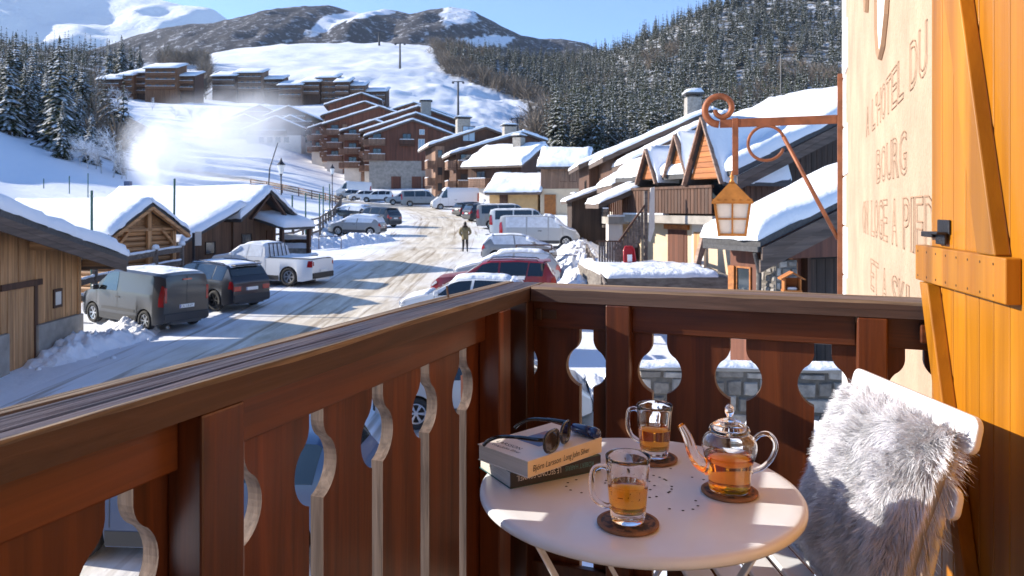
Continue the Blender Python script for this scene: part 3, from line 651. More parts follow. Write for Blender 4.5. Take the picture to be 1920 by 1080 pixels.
def balcony(par, face, u, z, w_, dep, hh=1.0, D0=0, m='wood_brown', snow=True, slats=0):
    mp_ = {'f': lambda a, c, d: (a, D0 - d, c), 'l': lambda a, c, d: (D0 - d, a, c), 'r': lambda a, c, d: (D0 + d, a, c)}[face]
    def bx(b, a0, a1, c0, c1, d0, d1):
        q = [mp_(a, c, d) for d in (d0, d1) for a, c in ((a0, c0), (a1, c0), (a1, c1), (a0, c1))]; return b.hexa(q[:4], q[4:])
    b = MB(); bx(b, u - w_ / 2, u + w_ / 2, z - .18, z, 0, dep); o = b.build('balcony', m, par)
    b = MB(); n = 4
    for k in range(n):
        z0 = z + .08 + k * (hh - .08) / n; z1 = z0 + (hh - .08) / n * .82
        bx(b, u - w_ / 2, u + w_ / 2, z0, z1, dep - .05, dep); bx(b, u - w_ / 2, u - w_ / 2 + .05, z0, z1, .02, dep - .052); bx(b, u + w_ / 2 - .05, u + w_ / 2, z0, z1, .02, dep - .052)
    b.build('parapet', m, o)
    if snow:
        b = MB(); bx(b, u - w_ / 2 - .03, u + w_ / 2 + .03, z + hh, z + hh + .1, dep - .14, dep + .04); b.build('snow_cap', 'snow', o, bevel=.03)
    return o
def house(name, label, loc, rz, W, D, hl, hr, xr, hz_, ov=.9, of=.8, ob=.3, wall='wood_brown', base='plaster_white', hb=2.5, roof='fascia', ts=.35, th=.28, group=None, cat='chalet', soffit=None, lump=.4, seed=0, nu=14, nv=16):
    """gable towards local -y; ridge along y at x=xr; origin at the middle of the front wall's foot"""
    o = thing(name, label, cat, loc, rz, group); w2 = W / 2
    up = [(-w2, hb), (w2, hb), (w2, hr), (xr, hz_), (-w2, hl)]
    MB().prism(up, 0, D, lambda a, z, d: (a, d, z)).build('wall', wall, o)
    if hb > 0: MB().prism([(-w2 - .04, -3), (w2 + .04, -3), (w2 + .04, hb), (-w2 - .04, hb)], -.04, D + .04, lambda a, z, d: (a, d, z)).build('ground_floor_wall', base, o)
    for sgn, he in ((-1, hl), (1, hr)):
        run = w2 + sgn * xr if sgn > 0 else w2 + xr
        run = (w2 - xr) if sgn > 0 else (w2 + xr); sl_ = (hz_ - he) / max(run, .01)
        xe = sgn * (w2 + ov); ze = he - sl_ * ov
        p = [(xe, -of, ze + th), (xe, D + ob, ze + th), (xr, D + ob, hz_ + th), (xr, -of, hz_ + th)]
        b = MB(); slab(b, p, th); b.build('roof_slope', roof, o)
        if ts: snow_on(p, ts, seed + sgn, nu, nv, lump=lump).build('roof_snow', 'snow_roof', o, smooth=True)
    return o
def chimney(par, x, y, z0, z1, w_=.7):
    c = MB().box(x - w_ / 2, x + w_ / 2, y - w_ / 2, y + w_ / 2, z0, z1).build('chimney', 'stone_grey', par)
    MB().box(x - w_ * .65, x + w_ * .65, y - w_ * .65, y + w_ * .65, z1 + .18, z1 + .28).box(x - w_ * .5, x - w_ * .3, y - .1, y + .1, z1, z1 + .18).box(x + w_ * .3, x + w_ * .5, y - .1, y + .1, z1, z1 + .18).build('chimney_cap', 'slate', c)
    snow_on([(x - w_ * .6, y - w_ * .6, z1 + .28), (x + w_ * .6, y - w_ * .6, z1 + .28), (x + w_ * .6, y + w_ * .6, z1 + .28), (x - w_ * .6, y + w_ * .6, z1 + .28)], .25, 3, 4, 4).build('snow_cap', 'snow', c, smooth=True)

# ======== left side
# -- wooden shed whose gable wall faces the road
SHZ = near_z(20)
shd = thing('wooden_shed', 'honey coloured plank shed on a stone footing with a notice board beside its door', 'shed', (-12.75, 22.0, SHZ), R(3))
# local: wall plane x=0 facing +x, y runs from far corner (0) towards the viewer (-)
zc_ = 2.62; sl_ = .235
def wall_top(y): return zc_ + 0.18 - y * sl_
MB().box(-4, -.03, -9, -.02, -.6, 2.55).build('inner_wall', 'wood_dark', shd)
pb = .245
for k in range(32):
    y1 = -.02 - k * pb; y0 = y1 - pb + .008; zb = .95
    if 9 <= k <= 13: zb = 2.05
    b = MB(); dx = .006 * ((k * 7) % 3); b.hexa([(-.03, y0, zb), (.0 + dx, y0, zb), (.0 + dx, y1, zb), (-.03, y1, zb)], [(-.03, y0, wall_top(y0) - .1), (.0 + dx, y0, wall_top(y0) - .1), (.0 + dx, y1, wall_top(y1) - .1), (-.03, y1, wall_top(y1) - .1)])
    b.build('plank', 'wood_honey', shd)
MB().box(-.10, .05, -.12, .02, .0, wall_top(0) - .12).build('corner_post', 'wood_honey', shd, bevel=.01)
MB().box(-.4, .10, -2.22, .06, -.6, .94).build('stone_footing', 'concrete', shd, bevel=.02)
MB().box(-.4, .10, -9, -3.46, -.6, .94).build('stone_footing', 'concrete', shd, bevel=.02)
door = MB().box(-.06, -.012, -3.42, -2.28, -.05, 2.0).build('door', 'wood_honey', shd)
for k in range(5): MB().box(-.011, .004, -3.4 + k * .226, -3.4 + k * .226 + .215, -.04, 1.98).build('door_plank', 'wood_honey', door)
MB().box(-.03, .03, -2.28, -2.14, -.05, 2.0).build('door_frame', 'wood_brown', shd); MB().box(-.03, .05, -3.7, -1.95, 2.0, 2.16).build('lintel', 'wood_brown', shd)
nb = MB().box(.0, .06, -1.42, -1.0, 1.28, 1.80).build('notice_board', 'wood_brown', shd)
MB().box(.06, .064, -1.36, -1.08, 1.36, 1.72).build('notice', 'plaster_white', nb)
# roof
p = [(-3.9, .95, wall_top(.95)), (.95, .95, wall_top(.95)), (.95, -8, wall_top(-8)), (-3.9, -8, wall_top(-8))]
b = MB(); slab(b, p, .16); b.build('roof_slope', 'slate', shd)
pf = [(.9, .93), (.95, .93), (.95, -8), (.9, -8)]
for dz in (.155, .325):
    b = MB(); b.hexa([(x, y, wall_top(y) - dz - .165) for x, y in pf], [(x, y, wall_top(y) - dz) for x, y in pf]); b.build('verge_board', 'fascia_y', shd)
for y in (.3, -2.4, -5): MB().box(-.02, .88, y - .09, y + .09, wall_top(y) - .42, wall_top(y) - .2).build('purlin', 'wood_honey_h', shd)
b = MB().box(-3.9, .88, .8, .93, wall_top(.9) - .42, wall_top(.9) - .17); b.build('eave_board', 'fascia', shd)
snow_on([(p_[0], p_[1], p_[2]) for p_ in p], .44, 2, 12, 40, lump=.25).build('roof_snow', 'snow_roof', shd, smooth=True)
# -- log hut
hut = house('log_hut', 'small honey coloured log hut with open porch gable under thick snow', (-14.45, 29.15, near_z(29)), R(72), 3.0, 6.2, 2.75, 2.75, 0, 3.62, ov=.55, of=.5, wall='wood_honey_y', base='wood_honey_y', hb=.4, roof='slate', ts=.27, th=.13, cat='hut', lump=.2, nu=12, nv=22)
for k in range(12):
    z = .5 + k * .205
    wlim = 1.48 if z < 2.7 else max(.2, 1.48 - (z - 2.7) / .58)
    MB().cyl((-wlim, -.03, z), (wlim, -.03, z), .1, n=8).build('log', 'wood_honey_h', hut, auto=60)
    if z < 2.6: MB().cyl((-1.53, .02, z), (-1.53, 6.15, z), .1, n=8).build('log', 'wood_honey_y', hut, auto=60)
for x in (-1.5, 0.15, 1.45): MB().box(x - .09, x + .09, -.26, -.13, 0, 2.62 if abs(x) > 1 else 3.4).build('porch_post', 'wood_honey', hut, bevel=.015)
for sg in (-1, 1):
    MB().bar((sg * 2.02, -.46, 2.36), (0, -.46, 3.54), .12, .2, up=(0, 1, 0)).build('rafter', 'wood_honey_h', hut); MB().bar((sg * 1.4, -.2, 2.1), (sg * .75, -.2, 2.72), .1, .12, up=(0, 1, 0)).build('porch_brace', 'wood_honey_h', hut)
MB().box(-1.75, 1.75, -.26, -.14, 2.64, 2.74).build('tie_beam', 'wood_honey_h', hut)
# -- second chalet with lean-to and porch roof
c2 = house('timber_chalet', 'dark timber chalet with lean-to wing and porch roof under heavy snow', (-13.1, 38.1, near_z(37)), R(72), 3.4, 8.5, 2.75, 2.85, 0, 3.85, ov=.55, of=.9, wall='wood_barn', base='wood_barn', hb=.5, roof='slate', ts=.34, th=.16, seed=4, nu=16, nv=26)
p = [(-5.9, -.75, 1.62), (-5.9, 8, 1.62), (-1.75, 8, 3.22), (-1.75, -.75, 3.22)]
b = MB(); slab(b, p, .16); b.build('lean_to_roof', 'slate', c2)
snow_on(p, .3, 9, 10, 14, lump=.18).build('roof_snow', 'snow_roof', c2, smooth=True)
MB().prism([(-5.3, -.5), (-1.7, -.5), (-1.7, 3.03), (-5.3, 1.68)], .1, 7.8, lambda a, z, d: (a, d, z)).build('lean_to_wall', 'wood_barn', c2)
p = [(-.1, -1.75, 2.1), (2.75, -1.75, 2.1), (2.75, .6, 2.75), (-.1, .6, 2.75)]
b = MB(); slab(b, p, .14); b.build('porch_roof', 'slate', c2); snow_on(p, .34, 12, 8, 8).build('roof_snow', 'snow_roof', c2, smooth=True)
for x in (.1, 2.5): MB().box(x - .09, x + .09, -1.6, -1.42, -.3, 2.02).build('porch_post', 'wood_brown', c2)
MB().box(.9, 1.45, -.06, .05, -.1, 1.9).build('door', 'wood_brown', c2); window(c2, 'f', -.7, 1.0, .8, .8); window(c2, 'f', -3.2, .9, .7, .6, D0=.1)
for k in range(4): MB().box(-.25, .75, -1.35 + k * .28, -1.1 + k * .28, -.3, -.1 + k * .17).build('step', 'wood_grey', c2)
for x, z in ((-.35, 2.55), (.35, 2.55)): MB().bar((x * 4.2, -.85, 2.75 - abs(x) * .6), (x * .3, -.85, 3.7), .1, .2, up=(0, 1, 0)).build('verge_board', 'wood_brown', c2)

# ======== right side of the street
def wing(name, label, px, py, Y, slope, run, D, wr=2.0, rz=0, ov=.8, of=.7, ts=.28, th=.3, group='stepped brown chalets', **k):
    xe = fr(px, Y); ze = (HZ - py) / F * Y - ts * .8; c, s = math.cos(rz), math.sin(rz); W = run + wr
    fx, fy = xe + ov * c - of * s, Y + ov * s + of * c; g = G(fx, fy) - .2
    hl = ze - th + slope * ov - g
    return house(name, label, (fx + W / 2 * c, fy + W / 2 * s, g), rz, W, D, hl, hl + slope * (run - wr), -W / 2 + run, hl + slope * run, ov=ov, of=of, ts=ts, th=th, group=group, **k), W, hl
def vboards(par, x0, x1, y, z0, z1, n, m, name='cladding_board'):
    w_ = (x1 - x0) / n
    for k in range(n): MB().box(x0 + k * w_ + .01, x0 + (k + 1) * w_ - .01, y - .03, y, z0, z1).build(name, m, par)
E1, W, hl = wing('stepped_chalet', 'brown stepped chalet at the end of the right-hand row, eave over dark balconies', 1085, 303, 52, .42, 6, 8, hb=2.4, wall='wood_brown', seed=3)
balcony(E1, 'l', 2.0, hl - 3.0, 3.4, 1.0, D0=-W / 2); window(E1, 'l', 2.4, hl - 2.6, 1.2, 1.6, D0=-W / 2); balcony(E1, 'f', -W / 2 + 1.2, hl - 3.0, 2.2, .8)
window(E1, 'f', -W / 2 + 1.3, hl - 2.6, 1.2, 1.5)
E2, W, hl = wing('stepped_chalet', 'brown chalet with the longest straight snowy verge in the right-hand row', 1130, 288, 44, .44, 5.6, 8, hb=2.6, wall='wood_brown', seed=5)
balcony(E2, 'f', -W / 2 + .9, hl - 2.4, 2.2, .8); window(E2, 'f', -W / 2 + 1.0, hl - 2.0, 1.1, 1.5); window(E2, 'f', -W / 2 + 3.0, hl - 1.6, 1.0, 1.0); chimney(E2, 1.6, 3, hl + 1.5, hl + 4.0, .9)
F3, W, hl = wing('stepped_chalet', 'brown chalet wing whose snowy verge ends behind the middle dormer', 1182, 292, 38, .5, 4, 6, hb=2.6, seed=6)
window(F3, 'f', -W / 2 + 1.6, hl - 1.8, 1.1, 1.1)
F4, W, hl = wing('stepped_chalet', 'brown chalet wing with steep snowy verge above the slatted balcony', 1147, 337, 34.5, .52, 3.4, 5, wr=1.0, hb=1.9, base='plaster_white', seed=7)
window(F4, 'f', -W / 2 + 1.2, hl - 1.7, 1.0, 1.2); window(F4, 'f', -W / 2 + 2.6, .2, .9, 1.2, D0=-.04)
# porch roof with slatted balcony under it
F5 = thing('porch_balcony', 'orange-brown slatted balcony under a small snowy porch roof', 'balcony', (fr(1140, 31.3), 31.3, G(4, 31.3)), R(3), None)
g5 = -G(4, 31.3); p = [(-.5, -.6, .15 + g5), (-.5, 3, .15 + g5), (2.2, 3, 1.25 + g5), (2.2, -.6, 1.25 + g5)]
b = MB(); slab(b, p, .22); b.build('porch_roof', 'fascia', F5); snow_on(p, .22, 3, 8, 8).build('roof_snow', 'snow_roof', F5, smooth=True)
MB().box(0, 1.75, -.1, 1.5, -.72 + g5, -.42 + g5).build('balcony_slab', 'concrete', F5); MB().box(-.02, 1.7, -.16, -.02, -.41 + g5, -.33 + g5).build('snow_cap', 'snow', F5, bevel=.02)
for k in range(19): MB().box(.02 + k * .09, .02 + k * .09 + .055, -.05, -.02, -.32 + g5, .30 + g5).build('baluster', 'wood_slat', F5)
MB().box(-.02, 1.75, -.09, .0, .30 + g5, .38 + g5).build('rail', 'wood_brown', F5); MB().box(.02, .62, 0, .6, -.5, -.725 + g5).build('pillar', 'plaster_white', F5); MB().box(.66, 1.7, .7, 1.4, -.5, -.725 + g5).build('back_wall', 'plaster_cream', F5)
MB().box(1.0, 1.6, .55, .69, -.5, 1.9).build('door', 'wood_dark', F5)
# dark barn left of it
bn, W, hl = wing('small_barn', 'low grey-brown barn with snowy eave and wooden steps beside it', 1062, 372, 47, .36, 3.2, 4, wr=.4, hb=.2, wall='wood_dark', ts=.2, th=.18, ov=.4, group=None, cat='barn')
balcony(bn, 'f', .9, 1.6, 1.6, .9, m='wood_grey')
# -- house D: rotated towards the street, three dormers
rzD = R(25); cD, sD = math.cos(rzD), math.sin(rzD); lx0, ly0 = 8.0, 26.5; gD = near_z(26); WD = 11
HD = house('dormer_house', 'cream and timber house with three steep dormers and a deep snow roof', (lx0 + WD / 2 * cD, ly0 + WD / 2 * sD, gD), rzD, WD, 6.3, 5.15, 6.8, -WD / 2 + 8, 8.45, ov=.85, of=.9, wall='wood_brown', base='plaster_cream', hb=3.1, roof='slate', ts=.42, th=.2, cat='house', lump=.4, seed=8, nu=22, nv=22)
XL = -WD / 2
# fascia boards along the near verge
def vz(x): return 5.15 + (x - XL) * .4125
for dz, yy in ((.02, -.92), (.28, -.88)):
    b = MB(); pf = [(XL - .85, yy - .04), (XL + 8, yy - .04), (XL + 8, yy), (XL - .85, yy)]
    b.hexa([(x, y, vz(x) - dz - .24) for x, y in pf], [(x, y, vz(x) - dz) for x, y in pf]); b.build('verge_board', 'fascia', HD)
for k in range(26):
    x = XL + .3 + k * .27; MB().box(x, x + .25, -.035, -.002, 3.15, vz(x) - .1).build('cladding_board', 'wood_dark' if k > 6 else 'wood_brown', HD)
# street side (local -x): slab, balcony, door, shutters
MB().box(XL - 1.0, XL, .15, 5.9, 3.12, 3.42).build('balcony_slab', 'concrete', HD); MB().box(XL - 1.02, XL - .7, 3.0, 5.9, 3.425, 3.5).build('snow_cap', 'snow', HD, bevel=.03)
for k in range(29): MB().box(XL - .99, XL - .95, .2 + k * .195, .2 + k * .195 + .165, 3.5, 4.42).build('balcony_board', 'wood_brown', HD)
MB().box(XL - 1.04, XL - .92, .15, 5.9, 4.42, 4.52).build('balcony_rail', 'wood_brown', HD)
dr = MB().box(XL - .07, XL - .045, 2.75, 3.95, .9, 2.85).build('door', 'wood_red', HD); MB().box(XL - .085, XL - .07, 2.92, 3.78, 1.5, 2.72).build('door_panel', 'wood_red', dr)
MB().box(XL - .16, XL - .045, 2.6, 4.1, 2.86, 3.05).build('lintel', 'wood_orange', HD)
MB().box(XL - .18, XL - .045, 1.6, 2.3, -.5, 3.1).build('corner_pier', 'plaster_white', HD)
sw = MB().box(XL - .22, XL - .19, 1.75, 2.15, .9, 2.8).build('shutter', 'wood_honey', HD)
window(HD, 'l', 1.0, 3.6, .9, 1.4, D0=XL); window(HD, 'l', 3.0, 3.6, .9, 1.4, D0=XL)
def dormer(y, hw, zb, zt_, xf, deep, seed):
    # gable faces local -x at x = xf
    d = MB(); d.prism([(y - hw * .9, zb), (y + hw * .9, zb), (y, zt_ - .25)], 0, deep, lambda a, z, q: (xf + .06 + q, a, z)); g = d.build('dormer', 'wood_orange_y', HD)
    for sg in (-1, 1):
        e = Vector((xf - .08, y + sg * hw * 1.08, zb - .15)); r = Vector((xf - .08, y, zt_)); dx = Vector((deep, 0, 0))
        b = MB(); b.hexa([e + Vector((0, 0, -.12)), e + dx + Vector((0, 0, -.12)), r + dx + Vector((0, 0, -.12)), r + Vector((0, 0, -.12))], [e, e + dx, r + dx, r]); b.build('dormer_roof', 'slate', g)
        b = MB().bar(e + Vector((-.03, 0, -.06)), r + Vector((-.03, 0, -.02)), .06, .2, up=(1, 0, 0)); b.build('barge_board', 'barge', g)
        snow_on([e + Vector((.05, 0, .01)), e + dx, r + dx, r + Vector((.05, 0, .01))], .24, seed + sg, 8, 6, edge_=.12, lump=.4).build('roof_snow', 'snow_roof', g, smooth=True)
    for k in range(9):
        z = zb + .03 + k * .19; hwk = hw * .86 * (1 - (z - zb + .16) / (zt_ - .25 - zb))
        if hwk > .1: MB().box(xf + .03, xf + .06, y - hwk, y + hwk, z, z + .17).build('dormer_board', 'wood_orange_y', g)
M['wood_orange_y'] = wood('wood_orange_y', (.30, .085, .014), (.46, .15, .03), 1, .6, .4, .3, vary=.2); M['barge'] = wood('barge', (.22, .13, .09), (.36, .24, .18), 1, .7, .5, .2)
dormer(.55, .95, 4.75, 6.95, XL - 1.0, 3.2, 21); dormer(2.35, .62, 5.1, 6.5, XL - .8, 2.6, 22); dormer(3.95, .62, 4.85, 6.05, XL - 1.0, 2.6, 23)
# white end panel and staircase up to the balcony
stx = thing('wooden_staircase', 'grey wooden staircase with board balustrade rising to the slatted balcony', 'staircase', (3.78, 27.6, -2.3), R(8))
for k in range(7): MB().box(.1 + k * .14, .1 + k * .14 + .22, 0, .9, k * .2, k * .2 + .06).build('step', 'wood_grey', stx)
for k in range(10):
    x = .02 + k * .11; MB().box(x, x + .095, -.04, -.01, max(0, (x - .1) * 1.3 - .1), (x - .1) * 1.36 + .78 + .1).build('balustrade_board', 'wood_grey', stx)
MB().bar((-.05, -.03, .72), (1.15, -.03, 2.36), .09, .07).build('handrail', 'wood_brown', stx); MB().box(1.14, 1.26, -.06, .04, 0, 2.9).build('newel_post', 'wood_grey', stx)
b = MB(); b.prism([(1.28, 1.05), (1.36, 1.0), (1.52, 1.5), (1.52, 3.05), (1.36, 3.0)], -.09, -.04, lambda a, z, d: (a, d, z)); b.build('white_side_panel', 'plaster_white', stx)
# -- terrace with snow on it
ter = thing('terrace', 'snow covered raised terrace with dark weathered wall in front of the dormer house', 'terrace', (0, 0, 0)); tz = -2.2
MB().add([(2.95, 23, -5), (6.9, 23.4, -5), (7.2, 27.2, -5), (2.6, 29.5, -5), (2.95, 23, tz), (6.9, 23.4, tz), (7.2, 27.2, tz), (2.6, 29.5, tz)], [(0, 1, 5, 4), (1, 2, 6, 5), (2, 3, 7, 6), (3, 0, 4, 7), (4, 5, 6, 7)]).build('terrace_wall', 'wall_weathered', ter)
snow_on([(2.95, 23.05, tz), (6.4, 23.4, tz), (6.6, 26.6, tz), (2.6, 29, tz)], .2, 31, 16, 14, edge_=.3, lump=.6).build('terrace_snow', 'snow', ter, smooth=True)
# -- house C: near garage house
rzC = R(25); cC, sC = math.cos(rzC), math.sin(rzC); cx0, cy0 = 5.72, 17.45; gC = near_z(17.5); WC = 8.0; run = 6.0; XC = -WC / 2
HC = house('garage_house', 'brown gabled garage house with thick snow verge and stone corner pier', (cx0 + WC / 2 * cC, cy0 + WC / 2 * sC, gC), rzC, WC, .9, 3.55, 5.0, XC + run, 5.7, ov=.6, of=.75, wall='wood_red', base='opening_shade', hb=0, roof='slate', ts=.34, th=.16, cat='house', seed=14, nu=16, nv=16, lump=.3)
# the wall prism above starts at z=0: a flat dark panel stands in for the shaded garage opening
bay = MB().box(XC + 1.5, XC + 5.6, -.06, -.004, 0, 3.0).build('bay_shade_panel', 'opening_shade', HC)
for k in range(14): MB().box(XC + 1.55 + k * .29, XC + 1.55 + k * .29 + .27, -.07, -.061, 0, 2.95).build('bay_plank', 'wood_dark', bay)
def vzC(x): return 3.55 + (x - XC) * .3583
for dz, yy in ((.02, -.77), (.30, -.71)):
    b = MB(); pf = [(XC - .6, yy - .05), (XC + 6, yy - .05), (XC + 6, yy), (XC - .6, yy)]
    b.hexa([(x, y, vzC(x) - dz - .27) for x, y in pf], [(x, y, vzC(x) - dz) for x, y in pf]); b.build('verge_board', 'fascia', HC)
b = MB(); b.hexa([(XC - .02, -.7, 3.05), (XC + 6, -.7, 3.05), (XC + 6, -.65, 3.05), (XC - .02, -.65, 3.05)], [(XC - .02, -.7, vzC(XC) - .5), (XC + 6, -.7, vzC(XC + 6) - .5), (XC + 6, -.65, vzC(XC + 6) - .5), (XC - .02, -.65, vzC(XC) - .5)]); b.build('gable_panel', 'wood_red', HC)
MB().box(XC - .68, XC - .58, -.75, 1.1, 3.22, 3.34).build('gutter', 'slate', HC); MB().cyl((XC - .62, -.6, 3.2), (XC - .2, -.3, 2.7), .05, n=8).build('downpipe', 'slate', HC); MB().cyl((XC - .2, -.3, 2.7), (XC - .12, -.1, -.5), .05, n=8).build('downpipe', 'slate', HC)
window(HC, 'l', .42, 1.2, .5, 1.6, D0=XC, frame='wood_orange'); MB().box(XC - .09, XC - .05, .68, .88, 1.2, 2.8).build('shutter', 'wood_orange', HC)
MB().box(XC + .80, XC + .92, -.2, -.02, 0, 3.0).build('post', 'wood_orange', HC); MB().box(XC + 1.05, XC + 1.13, -.15, -.02, 0, 2.9).build('post', 'wood_orange', HC); MB().box(XC + 1.4, XC + 1.5, -.2, -.02, 0, 3.0).build('post', 'wood_brown', HC)
def stone_face(par, T, w_, h, seed, size=(.2, .42), rows=(.14, .26), depth=.05):
    """irregular coursed rubble: each stone a part of its own; T maps (u, v, out) to local space"""
    r = random.Random(seed); v = 0; k = 0
    while v < h - .03:
        rh = min(r.uniform(*rows), h - v); u = -r.random() * .1
        while u < w_ - .02:
            rw = r.uniform(*size); u0 = max(0, u) + .012; u1 = min(w_, u + rw) - .012
            if u1 - u0 > .04:
                j = lambda a=.02: r.uniform(-a, a)
                hh = rh * r.uniform(.8, 1.12); d = depth * r.uniform(.4, 1.2)
                f4 = [(u0 + abs(j()), v + .012 + j()), (u1 - abs(j()), v + .012 + j()), (u1 - abs(j()), v + hh - .012 + j()), (u0 + abs(j()), v + hh - .012 + j())]
                mu, mv = sum(a for a, _ in f4) / 4, sum(c for _, c in f4) / 4
                b = MB(); b.hexa([T(a, c, -.01) for a, c in f4], [T(mu + (a - mu) * .88, mv + (c - mv) * .84, d) for a, c in f4])
                b.build('stone', ('stone_a', 'stone_b', 'stone_c')[r.randrange(3)], par, bevel=.012); k += 1
            u += rw
        v += rh
    return k
pier = MB().box(XC - .02, XC + .62, -.62, .0, -.6, 3.0).build('stone_pier', 'mortar', HC)
stone_face(pier, lambda u, v, o: (XC - .02 + u, -.62 - o, 1.3 + v), .64, 1.68, 3, (.14, .3), (.12, .2), .035)
stone_face(pier, lambda u, v, o: (XC - .02 - o, -.62 + u, 1.3 + v), .6, 1.68, 4, (.14, .3), (.12, .2), .035)
# -- rubble garden wall below the balcony
rw_ = thing('rubble_wall', 'low grey rubble stone wall below the balcony with snow at its foot', 'wall', (2.45, 14.5, near_z(14.5) - .2), R(-4))
MB().box(0, 5.2, 0, .4, -.4, 1.42).build('wall_core', 'mortar', rw_)
stone_face(rw_, lambda u, v, o: (u, -o, v + .1), 5.2, 1.34, 8, (.28, .62), (.2, .36), .06)
MB().box(-.03, 5.23, -.06, .46, 1.425, 1.5).build('coping', 'concrete', rw_, bevel=.02)
snow_on([(-.03, -.06, 1.5), (5.23, -.06, 1.5), (5.23, .46, 1.5), (-.03, .46, 1.5)], .08, 5, 24, 4, edge_=.1, lump=.8).build('snow_cap', 'snow', rw_, smooth=True)

# ======== middle of the street
def shutters(par, face, u, z, w_, h, D0, m='wood_red'):
    window(par, face, u, z, w_, h, D0=D0)
M4a, W, hl = wing('apartment_chalet', 'tall brown apartment chalet with lit balconied corner and chimney behind the white van', 803, 268, 112, .34, 7.6, 12, wr=3, rz=R(14), hb=1.9, ts=.4, ov=1.2, of=.6, group='brown apartment chalets')
for z in (2.4, 5.0): balcony(M4a, 'l', 1.2, z, 3.0, 1.3, D0=-W / 2, m='wood_tan'); balcony(M4a, 'f', -W / 2 + 4.6, z, 3.0, .7, m='wood_tan')
MB().box(-W / 2 - .06, -W / 2 + 1.3, -.08, 4, 0, hl - .2).build('corner_wall', 'wood_tan', M4a)
for z in (1.0, 3.4, 6.0): window(M4a, 'f', -W / 2 + .65, z + .4, .7, 1.2, D0=-.08)
for z in (2.7, 5.3): window(M4a, 'f', -W / 2 + 4.6, z, 1.6, 1.8)
window(M4a, 'f', -.2, hl + .6, 2.0, 2.4, m='window_pale'); chimney(M4a, -.6, 3, hl + 1, hl + 4.3, 2.0)
M4b, W, hl = wing('apartment_chalet', 'wide brown apartment chalet between the chimneyed block and the white-based chalet', 843, 284, 104, .31, 9.5, 12, wr=2.6, rz=R(12), hb=2.0, ts=.4, ov=1.0, of=.6, group='brown apartment chalets')
for z in (2.2, 5.0): balcony(M4b, 'l', 1.5, z, 3.4, 1.2, D0=-W / 2, m='wood_tan'); balcony(M4b, 'f', -W / 2 + 1.4, z, 2.4, .8, m='wood_tan')
window(M4b, 'f', 3.2, hl + .2, .9, 1.2, m='window_pale'); window(M4b, 'f', -W / 2 + 1.4, 5.2, 1.6, 1.8); window(M4b, 'f', -W / 2 + 1.4, 2.4, 1.6, 1.8); chimney(M4b, 2.4, 4, hl + 1.5, hl + 4.4, 1.8)
M3 = house('white_based_chalet', 'brown chalet on white ground floor with broad snow roof and stone chimney', (fr(985, 97) + 1.6, 96.4, G(2, 97) - .1), R(58), 8.5, 8, 5.3, 5.3, 0.4, 7.6, ov=1.1, of=.9, hb=2.3, base='plaster_white', ts=.5, group=None, seed=41, nu=12, nv=14)
W = 8.5; chimney(M3, -.6, 2.5, 6, 8.9, 1.2)
for y in (2.0, 6.0): balcony(M3, 'l', y, 2.5, 2.6, 1.0, D0=-W / 2, m='wood_tan'); window(M3, 'l', y, 2.8, 1.4, 1.7, D0=-W / 2)
balcony(M3, 'f', .5, 2.6, 4.0, 1.0, m='wood_tan'); window(M3, 'f', .5, 2.9, 1.6, 1.7); window(M3, 'f', .8, 5.4, .9, 1.5, m='window_pale'); window(M3, 'f', -2.4, .5, 1.0, 1.2, D0=-.04); window(M3, 'f', 1.6, .4, 1.0, 1.3, D0=-.04)
M2 = house('ochre_house', 'low ochre house with brown door under a sheet of snow', (fr(1010, 80) + .4, 80.6, G(2, 80)), R(75), 4.6, 5.2, 2.4, 2.9, .8, 3.9, ov=.9, of=.6, hb=2.35, base='plaster_ochre', ts=.35, cat='house', seed=43)
MB().box(-2.42, -2.35, 3.2, 4.1, 0, 2.0).build('door', 'wood_brown', M2)
M1 = house('cream_timber_house', 'house with cream ground floor, grey-brown board upper floor and snow roof', (fr(1095, 78) + .5, 79.5, G(6, 78)), R(78), 5, 4.6, 5.1, 5.1, .2, 6.6, ov=.7, of=.5, hb=2.7, base='plaster_cream', wall='wood_tan', ts=.45, cat='house', seed=44)
window(M1, 'l', 1.2, 3.4, .8, 1.1, D0=-2.5, frame='wood_brown'); window(M1, 'l', 2.2, 3.4, .8, 1.1, D0=-2.5, frame='wood_brown'); MB().box(-2.64, -2.56, 3.0, 4.2, .0, 2.1).build('door', 'wood_orange', M1)
for k in range(18): MB().box(-2.54, -2.502, .02 + k * .255, .02 + k * .255 + .235, 2.72, 5.05).build('cladding_board', 'wood_tan', M1)
# -- big stepped block
def block(px_e, py_e, Y, slope, run, wr, D, label, seed, hb=3.4, base='concrete', **k):
    o, W, hl = wing('apartment_chalet', label, px_e, py_e, Y, slope, run, D, wr=wr, rz=R(8), hb=hb, base=base, wall='wood_red', ts=.35, th=.35, ov=1.0, of=.5, group='brown apartment chalets', seed=seed, **k); return o, W, hl
B1, W, hl = block(682, 252, 138, .36, 8.0, 7.0, 9, 'large red-brown gable block on a concrete base with small blue windows', 50, hb=5.2)
window(B1, 'f', 2.2, hl + .4, 1.0, 1.0, m='window_pale', frame='plaster_white'); window(B1, 'f', 2.1, hl - 2.3, 1.2, 1.9, m='window_pale', frame='plaster_white')
for x in (-2.6, 1.2, 3.2, 5.4): MB().box(x - .9, x + .9, -.1, -.045, 0, 2.3).build('garage_door', 'wood_red', B1)
MB().box(2.1, 3.0, -.1, -.045, 3.4, 5.2).build('hatch', 'wood_red', B1)
for z in (5.4, 8.2): balcony(B1, 'f', -W / 2 + 1.4, z, 3.0, .9, m='wood_tan'); window(B1, 'f', -W / 2 + 1.4, z + .3, 1.6, 1.8); balcony(B1, 'l', 1.5, z, 3, 1.2, D0=-W / 2, m='wood_tan')
